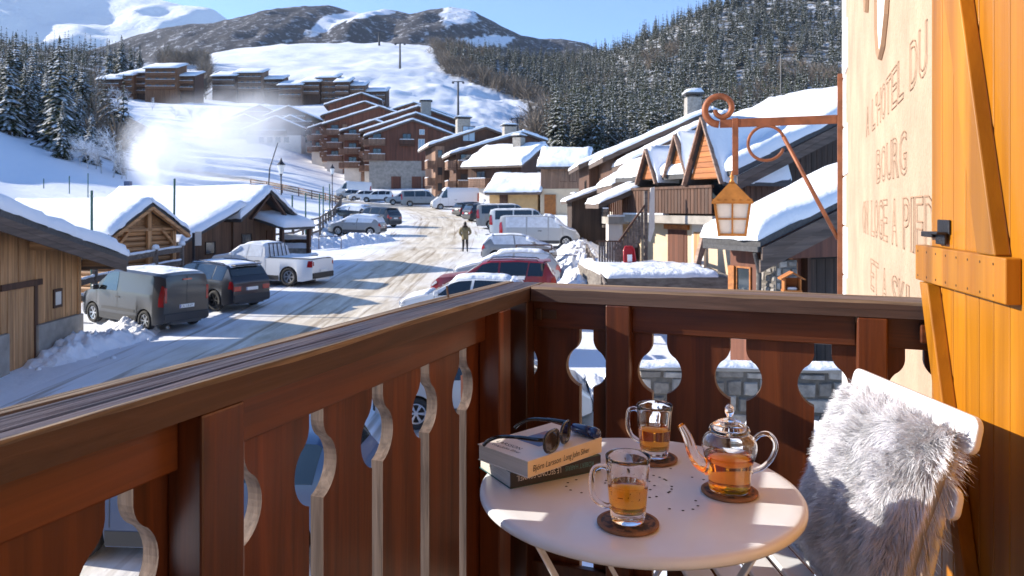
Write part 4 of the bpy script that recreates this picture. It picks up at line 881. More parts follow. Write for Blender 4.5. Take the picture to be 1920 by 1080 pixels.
balcony(B1, 'f', -.6, hl - 1.6, 2.6, .9)
window(B1, 'f', -.6, hl - 1.2, 1.6, 1.8)
lab = ['red-brown gable just behind the large block, its stone chimney rising', 'second red-brown gable stepping up behind the large block', 'third red-brown gable stepping up behind the large block', 'tan balconied block left of the large gable', 'tan balconied block with pale vertical pilaster stepping uphill', 'upper balconied block with two short roofs', 'topmost small gable of the stepped group', 'lower left balconied block of the stepped group']
for i, (px, py, Y, run, wr, D) in enumerate([(674, 243, 146, 10, 7, 9), (684, 228, 154, 10, 8.5, 9), (672, 222, 163, 11, 9, 9), (636, 243, 150, 6, 2, 8), (604, 230, 160, 11, 3, 8), (600, 214, 170, 9, 3, 8), (607, 194, 182, 8, 4, 8), (576, 238, 175, 6, 3, 8)]):
    o, W, hl = block(px, py, Y, .34, run, wr, D, lab[i], 60 + i, hb=2.6, base='plaster_white')
    for z in (2.8, 5.6, 8.4):
        if z < hl - 1: balcony(o, 'f', -W / 2 + 1.6, z, 3.2, 1.0, m='wood_tan'); window(o, 'f', -W / 2 + 1.6, z + .3, 1.6, 1.8); balcony(o, 'l', 2.0, z, 3.2, 1.2, D0=-W / 2, m='wood_tan')
    if i in (3, 4): MB().box(-W / 2 + 3.3, -W / 2 + 4.2, -.5, -.01, 0, hl).build('pilaster', 'wood_tan', o)
    if i in (0, 2): chimney(o, run * .1 + 2.5, 3, hl + 1, hl + 6.4 - i, 2.0)
# -- hazy chalets in the snow mist
for i, (px, py, Y, run, wr, l) in enumerate([(432, 216, 205, 7, 6, 'pale hazy chalet with broad gable seen through the snow mist'), (408, 232, 196, 6, 6, 'hazy chalet low in the snow mist, gable half hidden'), (455, 240, 182, 7, 6, 'dark hazy chalet with rows of balconies behind the snow mist'), (492, 216, 200, 6, 9, 'hazy chalet with long right roof above the balconied one'), (500, 232, 188, 5, 10, 'hazy chalet with low spreading roof beside the stepped blocks')]):
    o, W, hl = wing('mist_chalet', l, px, py, Y, .42, run, 9, wr=wr, rz=R(5), hb=2.5, base='plaster_white', wall='wood_brown', ts=.35, seed=80 + i, group='chalets in the snow mist')
    for z in (2.6, 5.0):
        if z < hl + 1: balcony(o, 'f', 0, z, 6, 1.0, m='wood_brown'); [window(o, 'f', x, z + .3, 1.3, 1.6) for x in (-2, 0, 2)]
    for x in (-3, -1, 1, 3): window(o, 'f', x, .7, 1.2, 1.3, D0=-.04)
# -- dark roof left of the mist
o = house('dark_chalet', 'dark brown chalet with long asymmetric snow roof below the frosted trees', (fr(238, 172), 172, G(fr(238, 172), 172) - .5), R(4), 15, 9, 4.2, 1.6, -2.2, 6.6, ov=1.2, of=1, hb=1, wall='wood_dark', ts=.4, seed=90)
balcony(o, 'f', -1, 2.4, 5, 1.0); [window(o, 'f', x, 2.7, 1.4, 1.6) for x in (-2.5, .2)]
# -- far residences, rows of joined blocks that step with the slope
def residence(label, blocks, Y, wallm, group):
    for i, (x0, x1, yt, yb) in enumerate(blocks):
        Yi = Y + (i % 3) * 3; xa, xb = fr(x0, Yi), fr(x1, Yi); zt_, zb = (HZ - yt) / F * Yi, (HZ - yb) / F * Yi - 6; w_ = xb - xa; h = zt_ - zb
        o = thing('residence_block', label[i], 'building', ((xa + xb) / 2, Yi, zb), 0, group)
        MB().prism([(0, -4), (9, -4), (9, h + 2.3), (0, h - .6)], -w_ / 2, w_ / 2, lambda a, z, d: (d, a, z)).build('wall', wallm if i % 2 else 'wood_brown', o)
        p = [(-w_ / 2 - .6, -1, h - .6), (w_ / 2 + .6, -1, h - .4), (w_ / 2 + .6, 9.5, h + 3.0), (-w_ / 2 - .6, 9.5, h + 2.8)]
        b = MB(); slab(b, p, .3); b.build('roof', 'fascia', o); snow_on(p, .7, i, 6, 6, edge_=.5).build('roof_snow', 'snow_roof', o, smooth=True)
        n = max(1, int(w_ / 2.6)); st = max(1, int((h - 6.5) / 2.7))
        for s in range(st):
            for k in range(n): window(o, 'f', -w_ / 2 + (k + .5) * w_ / n, h - 3.0 - s * 2.7, 1.5, 1.6, m='window_glass', frame='wood_tan')
            balcony(o, 'f', 0, h - 3.3 - s * 2.7, w_ * .92, .9, m=wallm)
residence(['orange-brown residence block at the low end of the far terrace', 'orange-brown residence block next to the low end', 'taller orange-brown residence block in the middle of the far terrace', 'tallest orange-brown residence block with overhanging snow roof', 'low tan block with blue shaded roof at the high end of the far terrace'],
          [(184, 226, 147, 182), (222, 250, 140, 180), (246, 278, 135, 178), (272, 332, 126, 178), (318, 365, 141, 180)], 300, 'wood_rust', 'far orange-brown terrace')
residence(['grey-brown residence block at the misty end of the upper terrace', 'broad grey-brown residence block with a snow roof and end chimneys', 'grey-brown residence block beside the broad one', 'low residence block with blue roof in the upper terrace', 'residence block under a tilted snow roof in the upper terrace', 'tall stepped residence block of the upper terrace', 'residence block with blue roof stepping down the piste side', 'second residence block stepping down the piste side', 'lowest residence block at the piste'],
          [(398, 442, 141, 172), (438, 492, 135, 172), (484, 530, 147, 176), (522, 566, 158, 184), (566, 600, 152, 186), (592, 632, 144, 190), (628, 655, 152, 190), (654, 684, 159, 194), (682, 724, 170, 196)], 345, 'wood_tan', 'far grey-brown terrace')
# ---------------------------------------------------------------- vehicles
def paint(name, c, rough=.32, metal=.0, dirt=.14):
    m, n, l, b = new_mat(name); set_in(b, Roughness=rough, Metallic=metal, Coat_Weight=.5, Coat_Roughness=.12)
    tc = n.new('ShaderNodeTexCoord'); sp_ = n.new('ShaderNodeSeparateXYZ'); l.new(tc.outputs['Object'], sp_.inputs[0])
    q = n.new('ShaderNodeTexNoise'); q.inputs['Scale'].default_value = 3; q.inputs['Detail'].default_value = 6; l.new(tc.outputs['Object'], q.inputs['Vector'])
    # road salt thrown up on the lower panels
    mr = n.new('ShaderNodeMapRange'); mr.inputs['From Min'].default_value = .15; mr.inputs['From Max'].default_value = 1.0; mr.inputs['To Min'].default_value = 1; mr.inputs['To Max'].default_value = .12; l.new(sp_.outputs[2], mr.inputs['Value'])
    mu = n.new('ShaderNodeMath'); mu.operation = 'MULTIPLY'; l.new(mr.outputs[0], mu.inputs[0]); l.new(q.outputs[0], mu.inputs[1])
    m2 = n.new('ShaderNodeMath'); m2.operation = 'MULTIPLY'; m2.inputs[1].default_value = dirt * .9; l.new(mu.outputs[0], m2.inputs[0])
    mi = n.new('ShaderNodeMix'); mi.data_type = 'RGBA'; l.new(m2.outputs[0], mi.inputs[0]); mi.inputs[6].default_value = c4(c); mi.inputs[7].default_value = (.30, .28, .25, 1); l.new(mi.outputs[2], b.inputs['Base Color'])
    return m
for nme, c in dict(p_grey=(.028, .03, .035), p_navy=(.006, .009, .018), p_white=(.70, .71, .72), p_silver=(.36, .37, .38), p_red=(.24, .006, .014), p_blue=(.018, .05, .13), p_black=(.012, .012, .014), p_pearl=(.58, .60, .60), p_lgrey=(.22, .225, .23), p_green=(.12, .30, .05)).items(): M[nme] = paint(nme, c)
M['car_glass'] = mat('car_glass', (.012, .017, .02), .05, coat=.8); M['tyre'] = mat('tyre', (.018, .018, .019), .85, bump=.3, bs=60); M['alloy'] = mat('alloy', (.50, .51, .53), .35, .8); M['alloy_dark'] = mat('alloy_dark', (.03, .03, .033), .4, .5)
M['tail_red'] = mat('tail_red', (.32, .010, .012), .15, coat=.8); M['lamp_clear'] = mat('lamp_clear', (.55, .57, .6), .1, coat=.8); M['plastic'] = mat('plastic', (.03, .03, .033), .6); M['plate'] = mat('plate', (.75, .75, .73), .5); M['plate_blue'] = mat('plate_blue', (.02, .06, .3), .5)
KIND = {
 'hatch': dict(L=3.9, W=1.72, rw=.31, belt=.93, tum=.34, prof=[(-.5, .78), (-.49, .93), (-.465, 1.03), (-.405, 1.38), (-.35, 1.45), (-.1, 1.49), (.04, 1.45), (.11, 1.35), (.265, .99), (.33, .93), (.45, .80), (.49, .66), (.5, .52)],
   side=[(-.33, -.40, -.06, -.08), (-.04, -.06, .22, .105)], wind=(.12, .262), rear=(-.463, -.408), wb=(-.31, .31)),
 'suv': dict(L=4.45, W=1.85, rw=.35, belt=1.04, tum=.30, prof=[(-.5, .92), (-.492, 1.06), (-.465, 1.20), (-.425, 1.52), (-.395, 1.60), (-.2, 1.65), (.02, 1.62), (.09, 1.53), (.225, 1.13), (.29, 1.08), (.44, .99), (.488, .80), (.5, .6)],
   side=[(-.39, -.41, -.27, -.29), (-.26, -.28, -.05, -.06), (-.035, -.045, .19, .085)], wind=(.098, .222), rear=(-.462, -.428), wb=(-.30, .31)),
 'van': dict(L=4.25, W=1.83, rw=.32, belt=1.10, tum=.14, prof=[(-.5, 1.0), (-.4995, 1.55), (-.49, 1.74), (-.44, 1.80), (0, 1.83), (.10, 1.80), (.165, 1.66), (.30, 1.18), (.35, 1.10), (.455, .96), (.493, .76), (.5, .55)],
   side=[(.02, .02, .25, .165)], wind=(.172, .297), rear=None, wb=(-.31, .325)),
 'panel': dict(L=5.0, W=1.92, rw=.34, belt=1.18, tum=.13, prof=[(-.5, 1.2), (-.4995, 1.70), (-.488, 1.90), (-.44, 1.96), (.05, 1.99), (.14, 1.94), (.20, 1.80), (.315, 1.25), (.37, 1.14), (.465, 1.0), (.494, .80), (.5, .55)],
   side=[(-.42, -.42, -.17, -.17), (-.15, -.15, .10, .10), (.12, .12, .28, .19)], wind=(.206, .312), rear=None, wb=(-.28, .33)),
 'tall': dict(L=5.4, W=2.02, rw=.34, belt=1.30, tum=.05, prof=[(-.5, 1.4), (-.4995, 2.30), (-.492, 2.44), (-.46, 2.48), (.12, 2.50), (.20, 2.44), (.25, 2.24), (.365, 1.45), (.41, 1.25), (.475, 1.02), (.495, .82), (.5, .55)],
   side=[(.18, .18, .335, .25)], wind=(.258, .362), rear=None, wb=(-.29, .33)),
 'pickup': dict(L=5.25, W=1.85, rw=.39, belt=1.16, tum=.24, prof=[(-.5, .98), (-.4995, 1.14), (-.07, 1.15), (-.062, 1.20), (-.05, 1.62), (-.03, 1.74), (.10, 1.78), (.145, 1.74), (.185, 1.64), (.285, 1.24), (.33, 1.17), (.46, 1.08), (.493, .88), (.5, .62)],
   side=[(-.03, -.03, .10, .08), (.115, .10, .255, .175)], wind=(.19, .281), rear=(-.0605, -.051), wb=(-.29, .32)),
}
wheel_cache = {}
def wheel(par, r, x, y, dark):
    key = (round(r, 3), dark)
    if key not in wheel_cache:
        w_ = .2; b = MB(); pr = [(r * .66, -w_ / 2), (r * .93, -w_ / 2), (r, -w_ / 2 + .03), (r, w_ / 2 - .03), (r * .93, w_ / 2), (r * .66, w_ / 2), (r * .64, w_ / 2 - .03)]
        b.lathe(pr, 28); T = Matrix.Rotation(R(90), 4, 'X'); b.v = [tuple(T @ Vector(p)) for p in b.v]; ty = b.mesh('tyre', 'tyre', True)
        b = MB(); b.lathe([(0, .055), (r * .13, .055), (r * .15, .045), (r * .15, .02)], 16); b.lathe([(r * .56, .07), (r * .655, .075), (r * .66, .06), (r * .6, -.05), (r * .56, -.05)], 28)
        n = 6
        for k in range(n):
            for q in (-.10, .10):
                a = 2 * math.pi * k / n + q; c, s = math.cos(a), math.sin(a)
                b.bar((c * r * .12, s * r * .12, .045), (c * r * .6, s * r * .6, .06), r * .075, .02)
        b.v = [tuple(T @ Vector(p)) for p in b.v]; rm = b.mesh('rim', 'alloy_dark' if dark else 'alloy')
        b = MB(); b.lathe([(0, -.02), (r * .62, -.02)], 20); b.v = [tuple(T @ Vector(p)) for p in b.v]; hb_ = b.mesh('brake_disc', 'plastic')
        wheel_cache[key] = (ty, rm, hb_)
    ty, rm, hb_ = wheel_cache[key]; rot = (0, 0, 0) if y < 0 else (0, 0, math.pi)
    # mesh faces -y outwards
    o = inst(ty, 'wheel', par, (x, y, r), rot); inst(rm, 'rim', o); inst(hb_, 'brake_disc', o); return o
def car(kind, pnt, x, y, head, label, name='parked_car', snow=(), win='car_glass', dark_rim=False, group='cars parked along the street', cat='car', z=None, plate=False, L=None, roofrail=False, trim=None):
    K = dict(KIND[kind]); L = L or K['L']; W = K['W']; rw = K['rw']; belt = K['belt']; px_ = [a * L for a, _ in K['prof']]; pz = [c for _, c in K['prof']]
    g = G(x, y) + .05 if z is None else z
    # tilt with the street's slope along the car's heading
    e = .5; sx_ = (G(x + e * math.cos(head), y + e * math.sin(head)) - G(x - e * math.cos(head), y - e * math.sin(head))) / (2 * e)
    o = thing(name, label, cat, (x, y, g), 0, group); o.rotation_euler = (0, -math.atan(sx_), head)
    xw = [K['wb'][0] * L, K['wb'][1] * L]; Ra = rw + .055
    def ring(X):
        zt_ = float(np.interp(X, px_, pz)); u = abs(X) / (L / 2); w_ = W / 2 * (1 - .13 * max(0, (u - .70) / .30) ** 2.2)
        zb = .22 + .1 * max(0, (u - .85) / .15)
        for a in xw:
            if abs(X - a) < Ra: zb = max(zb, rw + math.sqrt(Ra * Ra - (X - a) ** 2))
        sh = min(belt, zt_ - .06); zb = min(zb, sh - .08)
        gh = zt_ - sh; wt = w_ - K['tum'] * max(0, gh - .06) - .02
        zm = min(max(.5, zb + .05), sh - .03)
        return [(0, .24), (w_ * .66, .24), (w_ * .68, zb), (w_ * .985, zb), (w_, zm), (w_ * .985, sh), (w_ * .97 + (wt - w_ * .97) * .5, sh + gh * .47), (w_ * .95 + (wt - w_ * .95) * .93, sh + gh * .88), (wt * .92, sh + gh * .965), (wt * .6, zt_), (0, zt_ + .015)]
    xsn = sorted(set([round(v, 4) for v in np.linspace(-L / 2, L / 2, 74)] + [round(v, 4) for v in px_] + [round(a + Ra * math.cos(t), 4) for a in xw for t in np.linspace(0, math.pi, 15)]))
    b = MB(); rows = []
    for X in xsn:
        r = ring(X); full = [(-yy, zz_) for yy, zz_ in r[::-1]][:-1] + [r[0]] + r[1:]
        # order: top centre (-) ... bottom ... top centre (+)
        full = [(-yy, zz_) for yy, zz_ in r[::-1]] + r[1:]
        rows.append(full)
    m = len(rows[0])
    for X, full in zip(xsn, rows): b.v += [(X, yy, zz_) for yy, zz_ in full]
    for i in range(len(xsn) - 1):
        for k in range(m - 1):
            b.f.append((i * m + k, (i + 1) * m + k, (i + 1) * m + k + 1, i * m + k + 1)); kk = min(k, m - 2 - k); b.mi.append(1 if kk >= 7 else 0)
    b.f += [tuple(range(m)), tuple((len(xsn) - 1) * m + k for k in range(m))]; b.mi += [0, 0]
    body = b.build('body', [pnt, 'plastic'], o, auto=38)
    def S(X, t, s, off=0):
        r = ring(X); i = min(int(t), 9); f = t - i; yy = r[i][0] * (1 - f) + r[i + 1][0] * f; zz_ = r[i][1] * (1 - f) + r[i + 1][1] * f
        if off:
            r2 = ring(min(X + .02, L / 2)); y2 = r2[i][0] * (1 - f) + r2[i + 1][0] * f; z2 = r2[i][1] * (1 - f) + r2[i + 1][1] * f
            dx = Vector((.02, y2 - yy, z2 - zz_)) if X + .02 < L / 2 else Vector((.02, 0, 0)); dt = Vector((0, r[i + 1][0] - r[i][0], r[i + 1][1] - r[i][1])); n = dt.cross(dx)
            if n.length > 1e-9: n.normalize(); n = n if (n.y > 0 or n.z > 0) and not (n.z < -.3) else -n
            else: n = Vector((0, 0, 1))
            return Vector((X + n.x * off, s * (yy + n.y * off), zz_ + n.z * off))
        return Vector((X, s * yy, zz_))
    def patch(name, m_, xa0, xb0, xa1, xb1, t0, t1, s, off=.006, nu=8, nv=4, par=o):
        b = MB(); b.grid(lambda u, v: S((xa0 * (1 - v) + xa1 * v) * (1 - u) + (xb0 * (1 - v) + xb1 * v) * u, t0 + (t1 - t0) * v, s, off), nu, nv); return b.build(name, m_, par, smooth=True)
    for s in (-1, 1):
        for (a0, a1, b0, b1) in K['side']: patch('side_window', win, a0 * L, b0 * L, a1 * L, b1 * L, 5.12, 7.0, s)
        if kind == 'van' or kind == 'tall': pass
    seams = {'hatch': (-.05, .225), 'suv': (-.255, -.04, .20), 'van': (.01, .27), 'panel': (-.16, .11, .29), 'tall': (.16, .335), 'pickup': (-.075, .11, .26)}[kind]
    for s in (-1, 1):
        for a in seams: patch('door_seam', 'plastic', a * L - .006, a * L + .006, a * L - .006, a * L + .006, 3.9, 5.05, s, .004, 1, 8)
        patch('sill_trim', 'plastic', xw[0] + Ra + .02, xw[1] - Ra - .02, xw[0] + Ra + .02, xw[1] - Ra - .02, 3.05, 3.75, s, .008, 6, 2)
    def across(name, m_, x0, x1, t0, off, nu, nv=10):
        b = MB()
        def f(u, v):
            s = 1 if v >= .5 else -1; t = 10 - (10 - t0) * abs(2 * v - 1); return S(x0 + (x1 - x0) * u, t, s, off)
        b.grid(f, nu, nv); return b.build(name, m_, o, smooth=True)
    across('windscreen', win if win == 'frost' else 'car_glass', K['wind'][0] * L, K['wind'][1] * L, 7.7, .008, 6)
    if K['rear']: across('rear_window', win if win == 'frost' else 'car_glass', K['rear'][0] * L, K['rear'][1] * L, 7.7, .012, 5)
    tl = (4.55, 5.35) if kind in ('hatch', 'suv', 'pickup') else (4.5, 6.1)
    for s in (-1, 1):
        patch('tail_light', 'tail_red', -.4985 * L, -.455 * L, -.4985 * L, -.47 * L, tl[0], tl[1], s, .014, 4, 4)
        zt2 = ring(-.497 * L)[5][1]; yl = ring(-.497 * L)[5][0]
        z0, z1 = (zt2 - .20, zt2 - .03) if kind in ('hatch', 'suv', 'pickup') else (.92, 1.38)
        MB().box(-L / 2 - .012, -L / 2 + .01, min(s * yl * (.60 if kind == 'suv' else .76 if kind == 'hatch' else .88), s * yl * .985), max(s * yl * (.60 if kind == 'suv' else .76 if kind == 'hatch' else .88), s * yl * .985), z0, z1).build('tail_light', 'tail_red', o, bevel=.01)
        patch('headlight', 'lamp_clear', .445 * L, .49 * L, .455 * L, .488 * L, 4.75, 5.35, s, .012, 4, 3)
        yf = ring(.495 * L)[4][0]; MB().box(L / 2 - .03, L / 2 + .006, min(s * yf * .6, s * yf * .95), max(s * yf * .6, s * yf * .95), .60, .74).build('headlight', 'lamp_clear', o, bevel=.015)
        ym = ring(K['wind'][1] * L - .25)[5][0]; MB().box(K['wind'][1] * L - .30, K['wind'][1] * L - .16, min(s * (ym + .02), s * (ym + .22)), max(s * (ym + .02), s * (ym + .22)), belt + .02, belt + .18).build('mirror', pnt if trim is None else trim, o, bevel=.03)
        patch('door_handle', 'plastic', -.02 * L, .03 * L, -.02 * L, .03 * L, 4.74, 4.80, s, .02, 2, 1)
    yr = ring(-.49 * L)[4][0]
    if kind in ('suv', 'hatch'): MB().box(-.43 * L - .12, -.40 * L, -yr * .70, yr * .70, K['prof'][4][1] - .02, K['prof'][4][1] + .015).build('roof_spoiler', pnt, o, bevel=.012)
    if kind in ('van', 'panel', 'tall'): MB().box(-L / 2 - .01, -L / 2 + .02, -.16, .16, K['prof'][2][1] - .16, K['prof'][2][1] - .11).build('brake_light', 'tail_red', o)
    MB().box(-L / 2 - .05, -L / 2 + .12, -yr * .97, yr * .97, .34, .58).build('rear_bumper', 'plastic' if kind != 'pickup' else 'alloy_dark', o, bevel=.03)
    MB().box(L / 2 - .12, L / 2 + .04, -yr * .93, yr * .93, .30, .52).build('front_bumper', 'plastic', o, bevel=.04)
    MB().box(L / 2 - .01, L / 2 + .012, -.42, .42, .56, .68).build('grille', 'plastic', o, bevel=.01)
    zpl = .72 if kind != 'pickup' else .60
    pl = MB().box(-L / 2 - .062 if kind == 'pickup' else -L / 2 - .016, -L / 2 - .002, -.26, .26, zpl, zpl + .11).build('number_plate', 'plate', o); MB().box(-L / 2 - .019, -L / 2 - .0165, .225, .258, zpl + .004, zpl + .106).build('plate_band', 'plate_blue', pl) if kind != 'pickup' else None
    if plate:
        me, (xa, xb) = text_mesh('CA-118-EY', .11); me.transform(Matrix.Diagonal((.42 / (xb - xa), 1, 1, 1))); me.materials.clear(); me.materials.append(M['ink']); inst(me, 'lettering', pl, (-L / 2 - .0185, .215, zpl + .018), (R(90), 0, R(-90)))
    for a in xw:
        for s in (-1, 1): wheel(o, rw, a, s * (W / 2 - .115), dark_rim)
    if roofrail:
        for s in (-1, 1): MB().tube([S(-.36 * L, 8.1, s, .0), S(-.34 * L, 8.1, s, .05), S(-.1 * L, 8.1, s, .06), S(.02 * L, 8.1, s, .05), S(.05 * L, 8.1, s, 0)], .018, 6).build('roof_rail', 'plastic', o, smooth=True)
    if kind == 'pickup':
        bed = MB().box(-.485 * L, -.075 * L, -W / 2 * .82, W / 2 * .82, 1.12, 1.168).build('load_bed', 'plastic', o)
        MB().box(-.47 * L, -.09 * L, -W / 2 * .74, W / 2 * .6, 1.169, 1.185).build('bed_snow', 'snow', bed, bevel=.01)
        for yy in np.linspace(-.6, .6, 5): MB().bar((-.075 * L, yy, 1.17), (-.055 * L, yy * .92, 1.74), .03).build('rack_bar', 'plastic', bed)
        MB().bar((-.055 * L, -.62, 1.74), (-.055 * L, .62, 1.74), .035).build('rack_bar', 'plastic', bed)
    if kind == 'van': # slim vertical seam of the two rear doors and bump strip
        MB().box(-L / 2 - .004, -L / 2 + .01, -.006, .006, .6, 1.7).build('door_seam', 'plastic', o)
        for s in (-1, 1): patch('bump_strip', 'plastic', -.2 * L, .2 * L, -.2 * L, .2 * L, 4.05, 4.2, s, .012, 6, 1); patch('side_panel', pnt, -.40 * L, -.03 * L, -.39 * L, -.03 * L, 5.15, 6.9, s, .004)
    def snowcap(x0, x1, t0, th, seed):
        b = MB(); nu, nv = 16, 14
        def f(u, v):
            s = 1 if v >= .5 else -1; q = abs(2 * v - 1); t = 10 - (10 - t0) * q; X = x0 + (x1 - x0) * u; p = S(X, t, s, 0)
            d = min(min(u, 1 - u) * 7, (1 - q) * 5, 1); k = math.sqrt(max(0, 1 - (1 - d) ** 2)); nn = nz(p.x * 3 + seed, p.y * 3, seed)
            n = S(X, t, s, .01) - p; n = (n.normalized() + Vector((0, 0, .6))).normalized() if n.length > 1e-9 else Vector((0, 0, 1))
            return p + n * (.006 + th * k * (1 + .4 * nn))
        b.grid(f, nu, nv); b.build('snow_cover', 'snow', o, smooth=True)
    for i, q in enumerate(snow):
        {'roof': lambda: snowcap((K['prof'][4][0]) * L, (K['wind'][0] - .01) * L, 7.9, .09, i + x), 'thin': lambda: snowcap((K['prof'][3][0]) * L, (K['wind'][0]) * L, 8.2, .025, i + x),
         'hood': lambda: snowcap((K['wind'][1] + .01) * L, .485 * L, 5.6, .06, i + x), 'front': lambda: snowcap(K['wind'][0] * L - .1, .46 * L, 6.2, .07, i + x),
         'rear': lambda: snowcap(-.495 * L, K['prof'][4][0] * L, 6.4, .05, i + x), 'all': lambda: snowcap(-.47 * L, .49 * L, 6.3, .09, i + x)}[q]()
    return o
hd = lambda dx, dy: math.atan2(dy, dx)
# left-hand row
car('van', 'p_grey', -12.0, 24.35, hd(-.87, .5), 'dark grey delivery van parked nose to the snowy rail fence', name='parked_van', cat='van', plate=True, snow=('thin',), roofrail=False)
car('suv', 'p_navy', -11.2, 27.7, hd(-.87, .5), 'dark navy SUV parked between the grey van and the white pickup', dark_rim=True, roofrail=True, snow=('thin',))
car('pickup', 'p_white', -10.6, 32.8, hd(-.95, .31), 'white pickup truck with snowed cab parked beside the dark SUV', name='pickup_truck', cat='pickup', win='frost', snow=('thin', 'front'))
car('hatch', 'p_lgrey', -11.3, 54.6, hd(-1, .12), 'pale hatchback covered in snow near the wooden field fence', win='frost', snow=('all',))
car('suv', 'p_navy', -11.5, 62.5, hd(-.85, .5), 'dark blue SUV with clear tail lights behind the snowed hatchback')
car('hatch', 'p_black', -14.8, 68.5, hd(-.95, .3), 'dark car capped with thick snow by the end of the field fence', win='frost', snow=('all',))
# right-hand row, from the balcony outwards
car('suv', 'p_blue', -4.2, 10.4, hd(-1, .06), 'deep blue car parked below the balcony, glimpsed through the railing', snow=('hood',))
car('hatch', 'p_silver', -.55, 15.2, hd(1, .0), 'silver car parked below the balcony corner beside the rubble wall', L=4.2, snow=('roof',))
car('hatch', 'p_white', -1.35, 20.6, hd(-1, .04), 'white car parked low behind the balcony corner', win='car_glass', snow=('roof', 'hood'), L=4.1)
car('hatch', 'p_white', -1.5, 24.6, hd(-1, .05), 'white car with snow on roof and bonnet next to the red one', snow=('roof', 'hood', 'rear'), L=4.2)
car('suv', 'p_red', -.65, 28.0, hd(-1, .05), 'dark red estate car parked among the snowy cars', roofrail=True, L=4.6)
car('hatch', 'p_silver', -.2, 32.0, hd(-1, .04), 'silver car with snowed windscreen and roof behind the red car', snow=('roof', 'front', 'hood'), win='frost', L=4.5)
car('hatch', 'p_lgrey', .4, 39.8, hd(1, -.06), 'grey hatchback under a film of snow facing the snow heap', snow=('thin', 'rear', 'front'), win='frost')
car('panel', 'p_silver', 1.75, 47.2, hd(1, -.06), 'large silver panel van coated with frost', name='parked_van', cat='van', win='frost', snow=('roof', 'front'))
car('panel', 'p_pearl', .9, 54, hd(1, .0), 'white van with a green rear door', name='parked_van', cat='van', snow=('thin',))
car('panel', 'p_lgrey', -.35, 60.5, hd(1, .05), 'dark grey van behind the green-doored van', name='parked_van', cat='van', snow=('thin',))
car('suv', 'p_navy', -2.2, 68.5, hd(.85, .5), 'dark SUV parked tail to the road behind the grey van')
car('hatch', 'p_black', -3.9, 74.5, hd(.8, .6), 'small dark car between the dark SUV and the tall white van')
car('tall', 'p_white', -6.6, 86, hd(-1, -.25), 'tall white delivery van facing the road bend', name='parked_van', cat='van', snow=('roof',))
car('panel', 'p_lgrey', -11.2, 92.5, hd(1, .1), 'grey van with snow roof beside the tall white van', name='parked_van', cat='van', snow=('roof',))
car('suv', 'p_silver', -14.0, 96.5, hd(-1, -.15), 'silver SUV parked on the outside of the road bend')
car('suv', 'p_white', -18.6, 103, hd(-1, -.1), 'white SUV parked past the road bend', snow=('thin',))
car('hatch', 'p_white', -21.6, 107, hd(-.9, -.4), 'white hatchback parked beside the white SUV past the bend', snow=('thin',))
car('hatch', 'p_silver', -23.8, 108.5, hd(-.9, -.4), 'silver hatchback at the far end of the row past the bend', snow=('roof',))
car('tall', 'p_white', -24.2, 114, hd(-1, -.1), 'white box van standing behind the last parked cars', name='parked_van', cat='van', snow=('roof',))
# green rear door of the white van
gv = [o for o in col.objects if o.get('label') == 'white van with a green rear door'][0]
MB().box(-2.53, -2.505, -.8, .8, .75, 1.6).build('rear_door', 'p_green', gv)
# ---------------------------------------------------------------- street things
def gz(x, y): return G(x, y)
# -- snowy rail fence behind the van
rf = thing('rail_fence', 'weathered wooden rail fence loaded with snow behind the grey van', 'fence', (0, 0, 0))
fp = [Vector((-14.6, 24.4)), Vector((-13.9, 26.2)), Vector((-13.3, 27.9)), Vector((-12.8, 29.5))]
fp = [Vector((fr(140, 24.6), 24.6)), Vector((fr(178, 25.8), 25.8)), Vector((fr(236, 27.2), 27.2)), Vector((fr(292, 28.8), 28.8)), Vector((fr(341, 30.2), 30.2))]
for k, p in enumerate(fp):
    MB().box(p.x - .07, p.x + .07, p.y - .07, p.y + .07, gz(p.x, p.y) - .3, gz(p.x, p.y) + 1.95).build('post', 'wood_grey', rf, bevel=.01)
    MB().lathe([(0, .2), (.1, .17), (.14, .08), (.13, 0), (0, 0)], 10, (p.x, p.y, gz(p.x, p.y) + 1.95)).build('snow_cap', 'snow', rf, smooth=True)
for a, b_ in zip(fp, fp[1:]):
    for h in (.75, 1.27, 1.8):
        p0 = Vector((a.x, a.y, gz(a.x, a.y) + h)); p1 = Vector((b_.x, b_.y, gz(b_.x, b_.y) + h)); MB().bar(p0, p1, .07, .2).build('rail', 'wood_grey', rf)
        pts = [p0.lerp(p1, t) + Vector((0, 0, .12 + .02 * nz(t * 5, h, a.x))) for t in np.linspace(0, 1, 9)]
        MB().tube(pts, [.05 + .02 * nz(i * 1.7, h * 3, a.y) for i in range(9)], 7).build('snow_line', 'snow', rf, smooth=True)
# -- field fences: wooden, along the road edge and round the snow field
def fence(label, pts, h, rails, m='wood_grey', snow=True, step=2.0):
    o = thing('field_fence', label, 'fence', (0, 0, 0), 0, None); P_ = [Vector((x, y, 0)) for x, y in pts]; Q = []
    for a, b_ in zip(P_, P_[1:]):
        n = max(1, round((b_ - a).length / step)); Q += [a.lerp(b_, i / n) for i in range(n)]
    Q.append(P_[-1])
    for q in Q: MB().box(q.x - .06, q.x + .06, q.y - .06, q.y + .06, gz(q.x, q.y) - .4, gz(q.x, q.y) + h + .1).build('post', m, o)
    for a, b_ in zip(Q, Q[1:]):
        for k in range(rails):
            z = h * (k + 1) / rails; MB().bar((a.x, a.y - .07, gz(a.x, a.y) + z), (b_.x, b_.y - .07, gz(b_.x, b_.y) + z), .05, .13).build('rail', m, o)
    return o
fence('brown rail fence between the snow field and the parked cars', [(fr(515, 46), 46), (fr(550, 47), 47), (fr(600, 53), 53), (fr(625, 62), 62), (fr(638, 78), 78), (fr(640, 92), 92)], 1.35, 3, 'wood_grey')
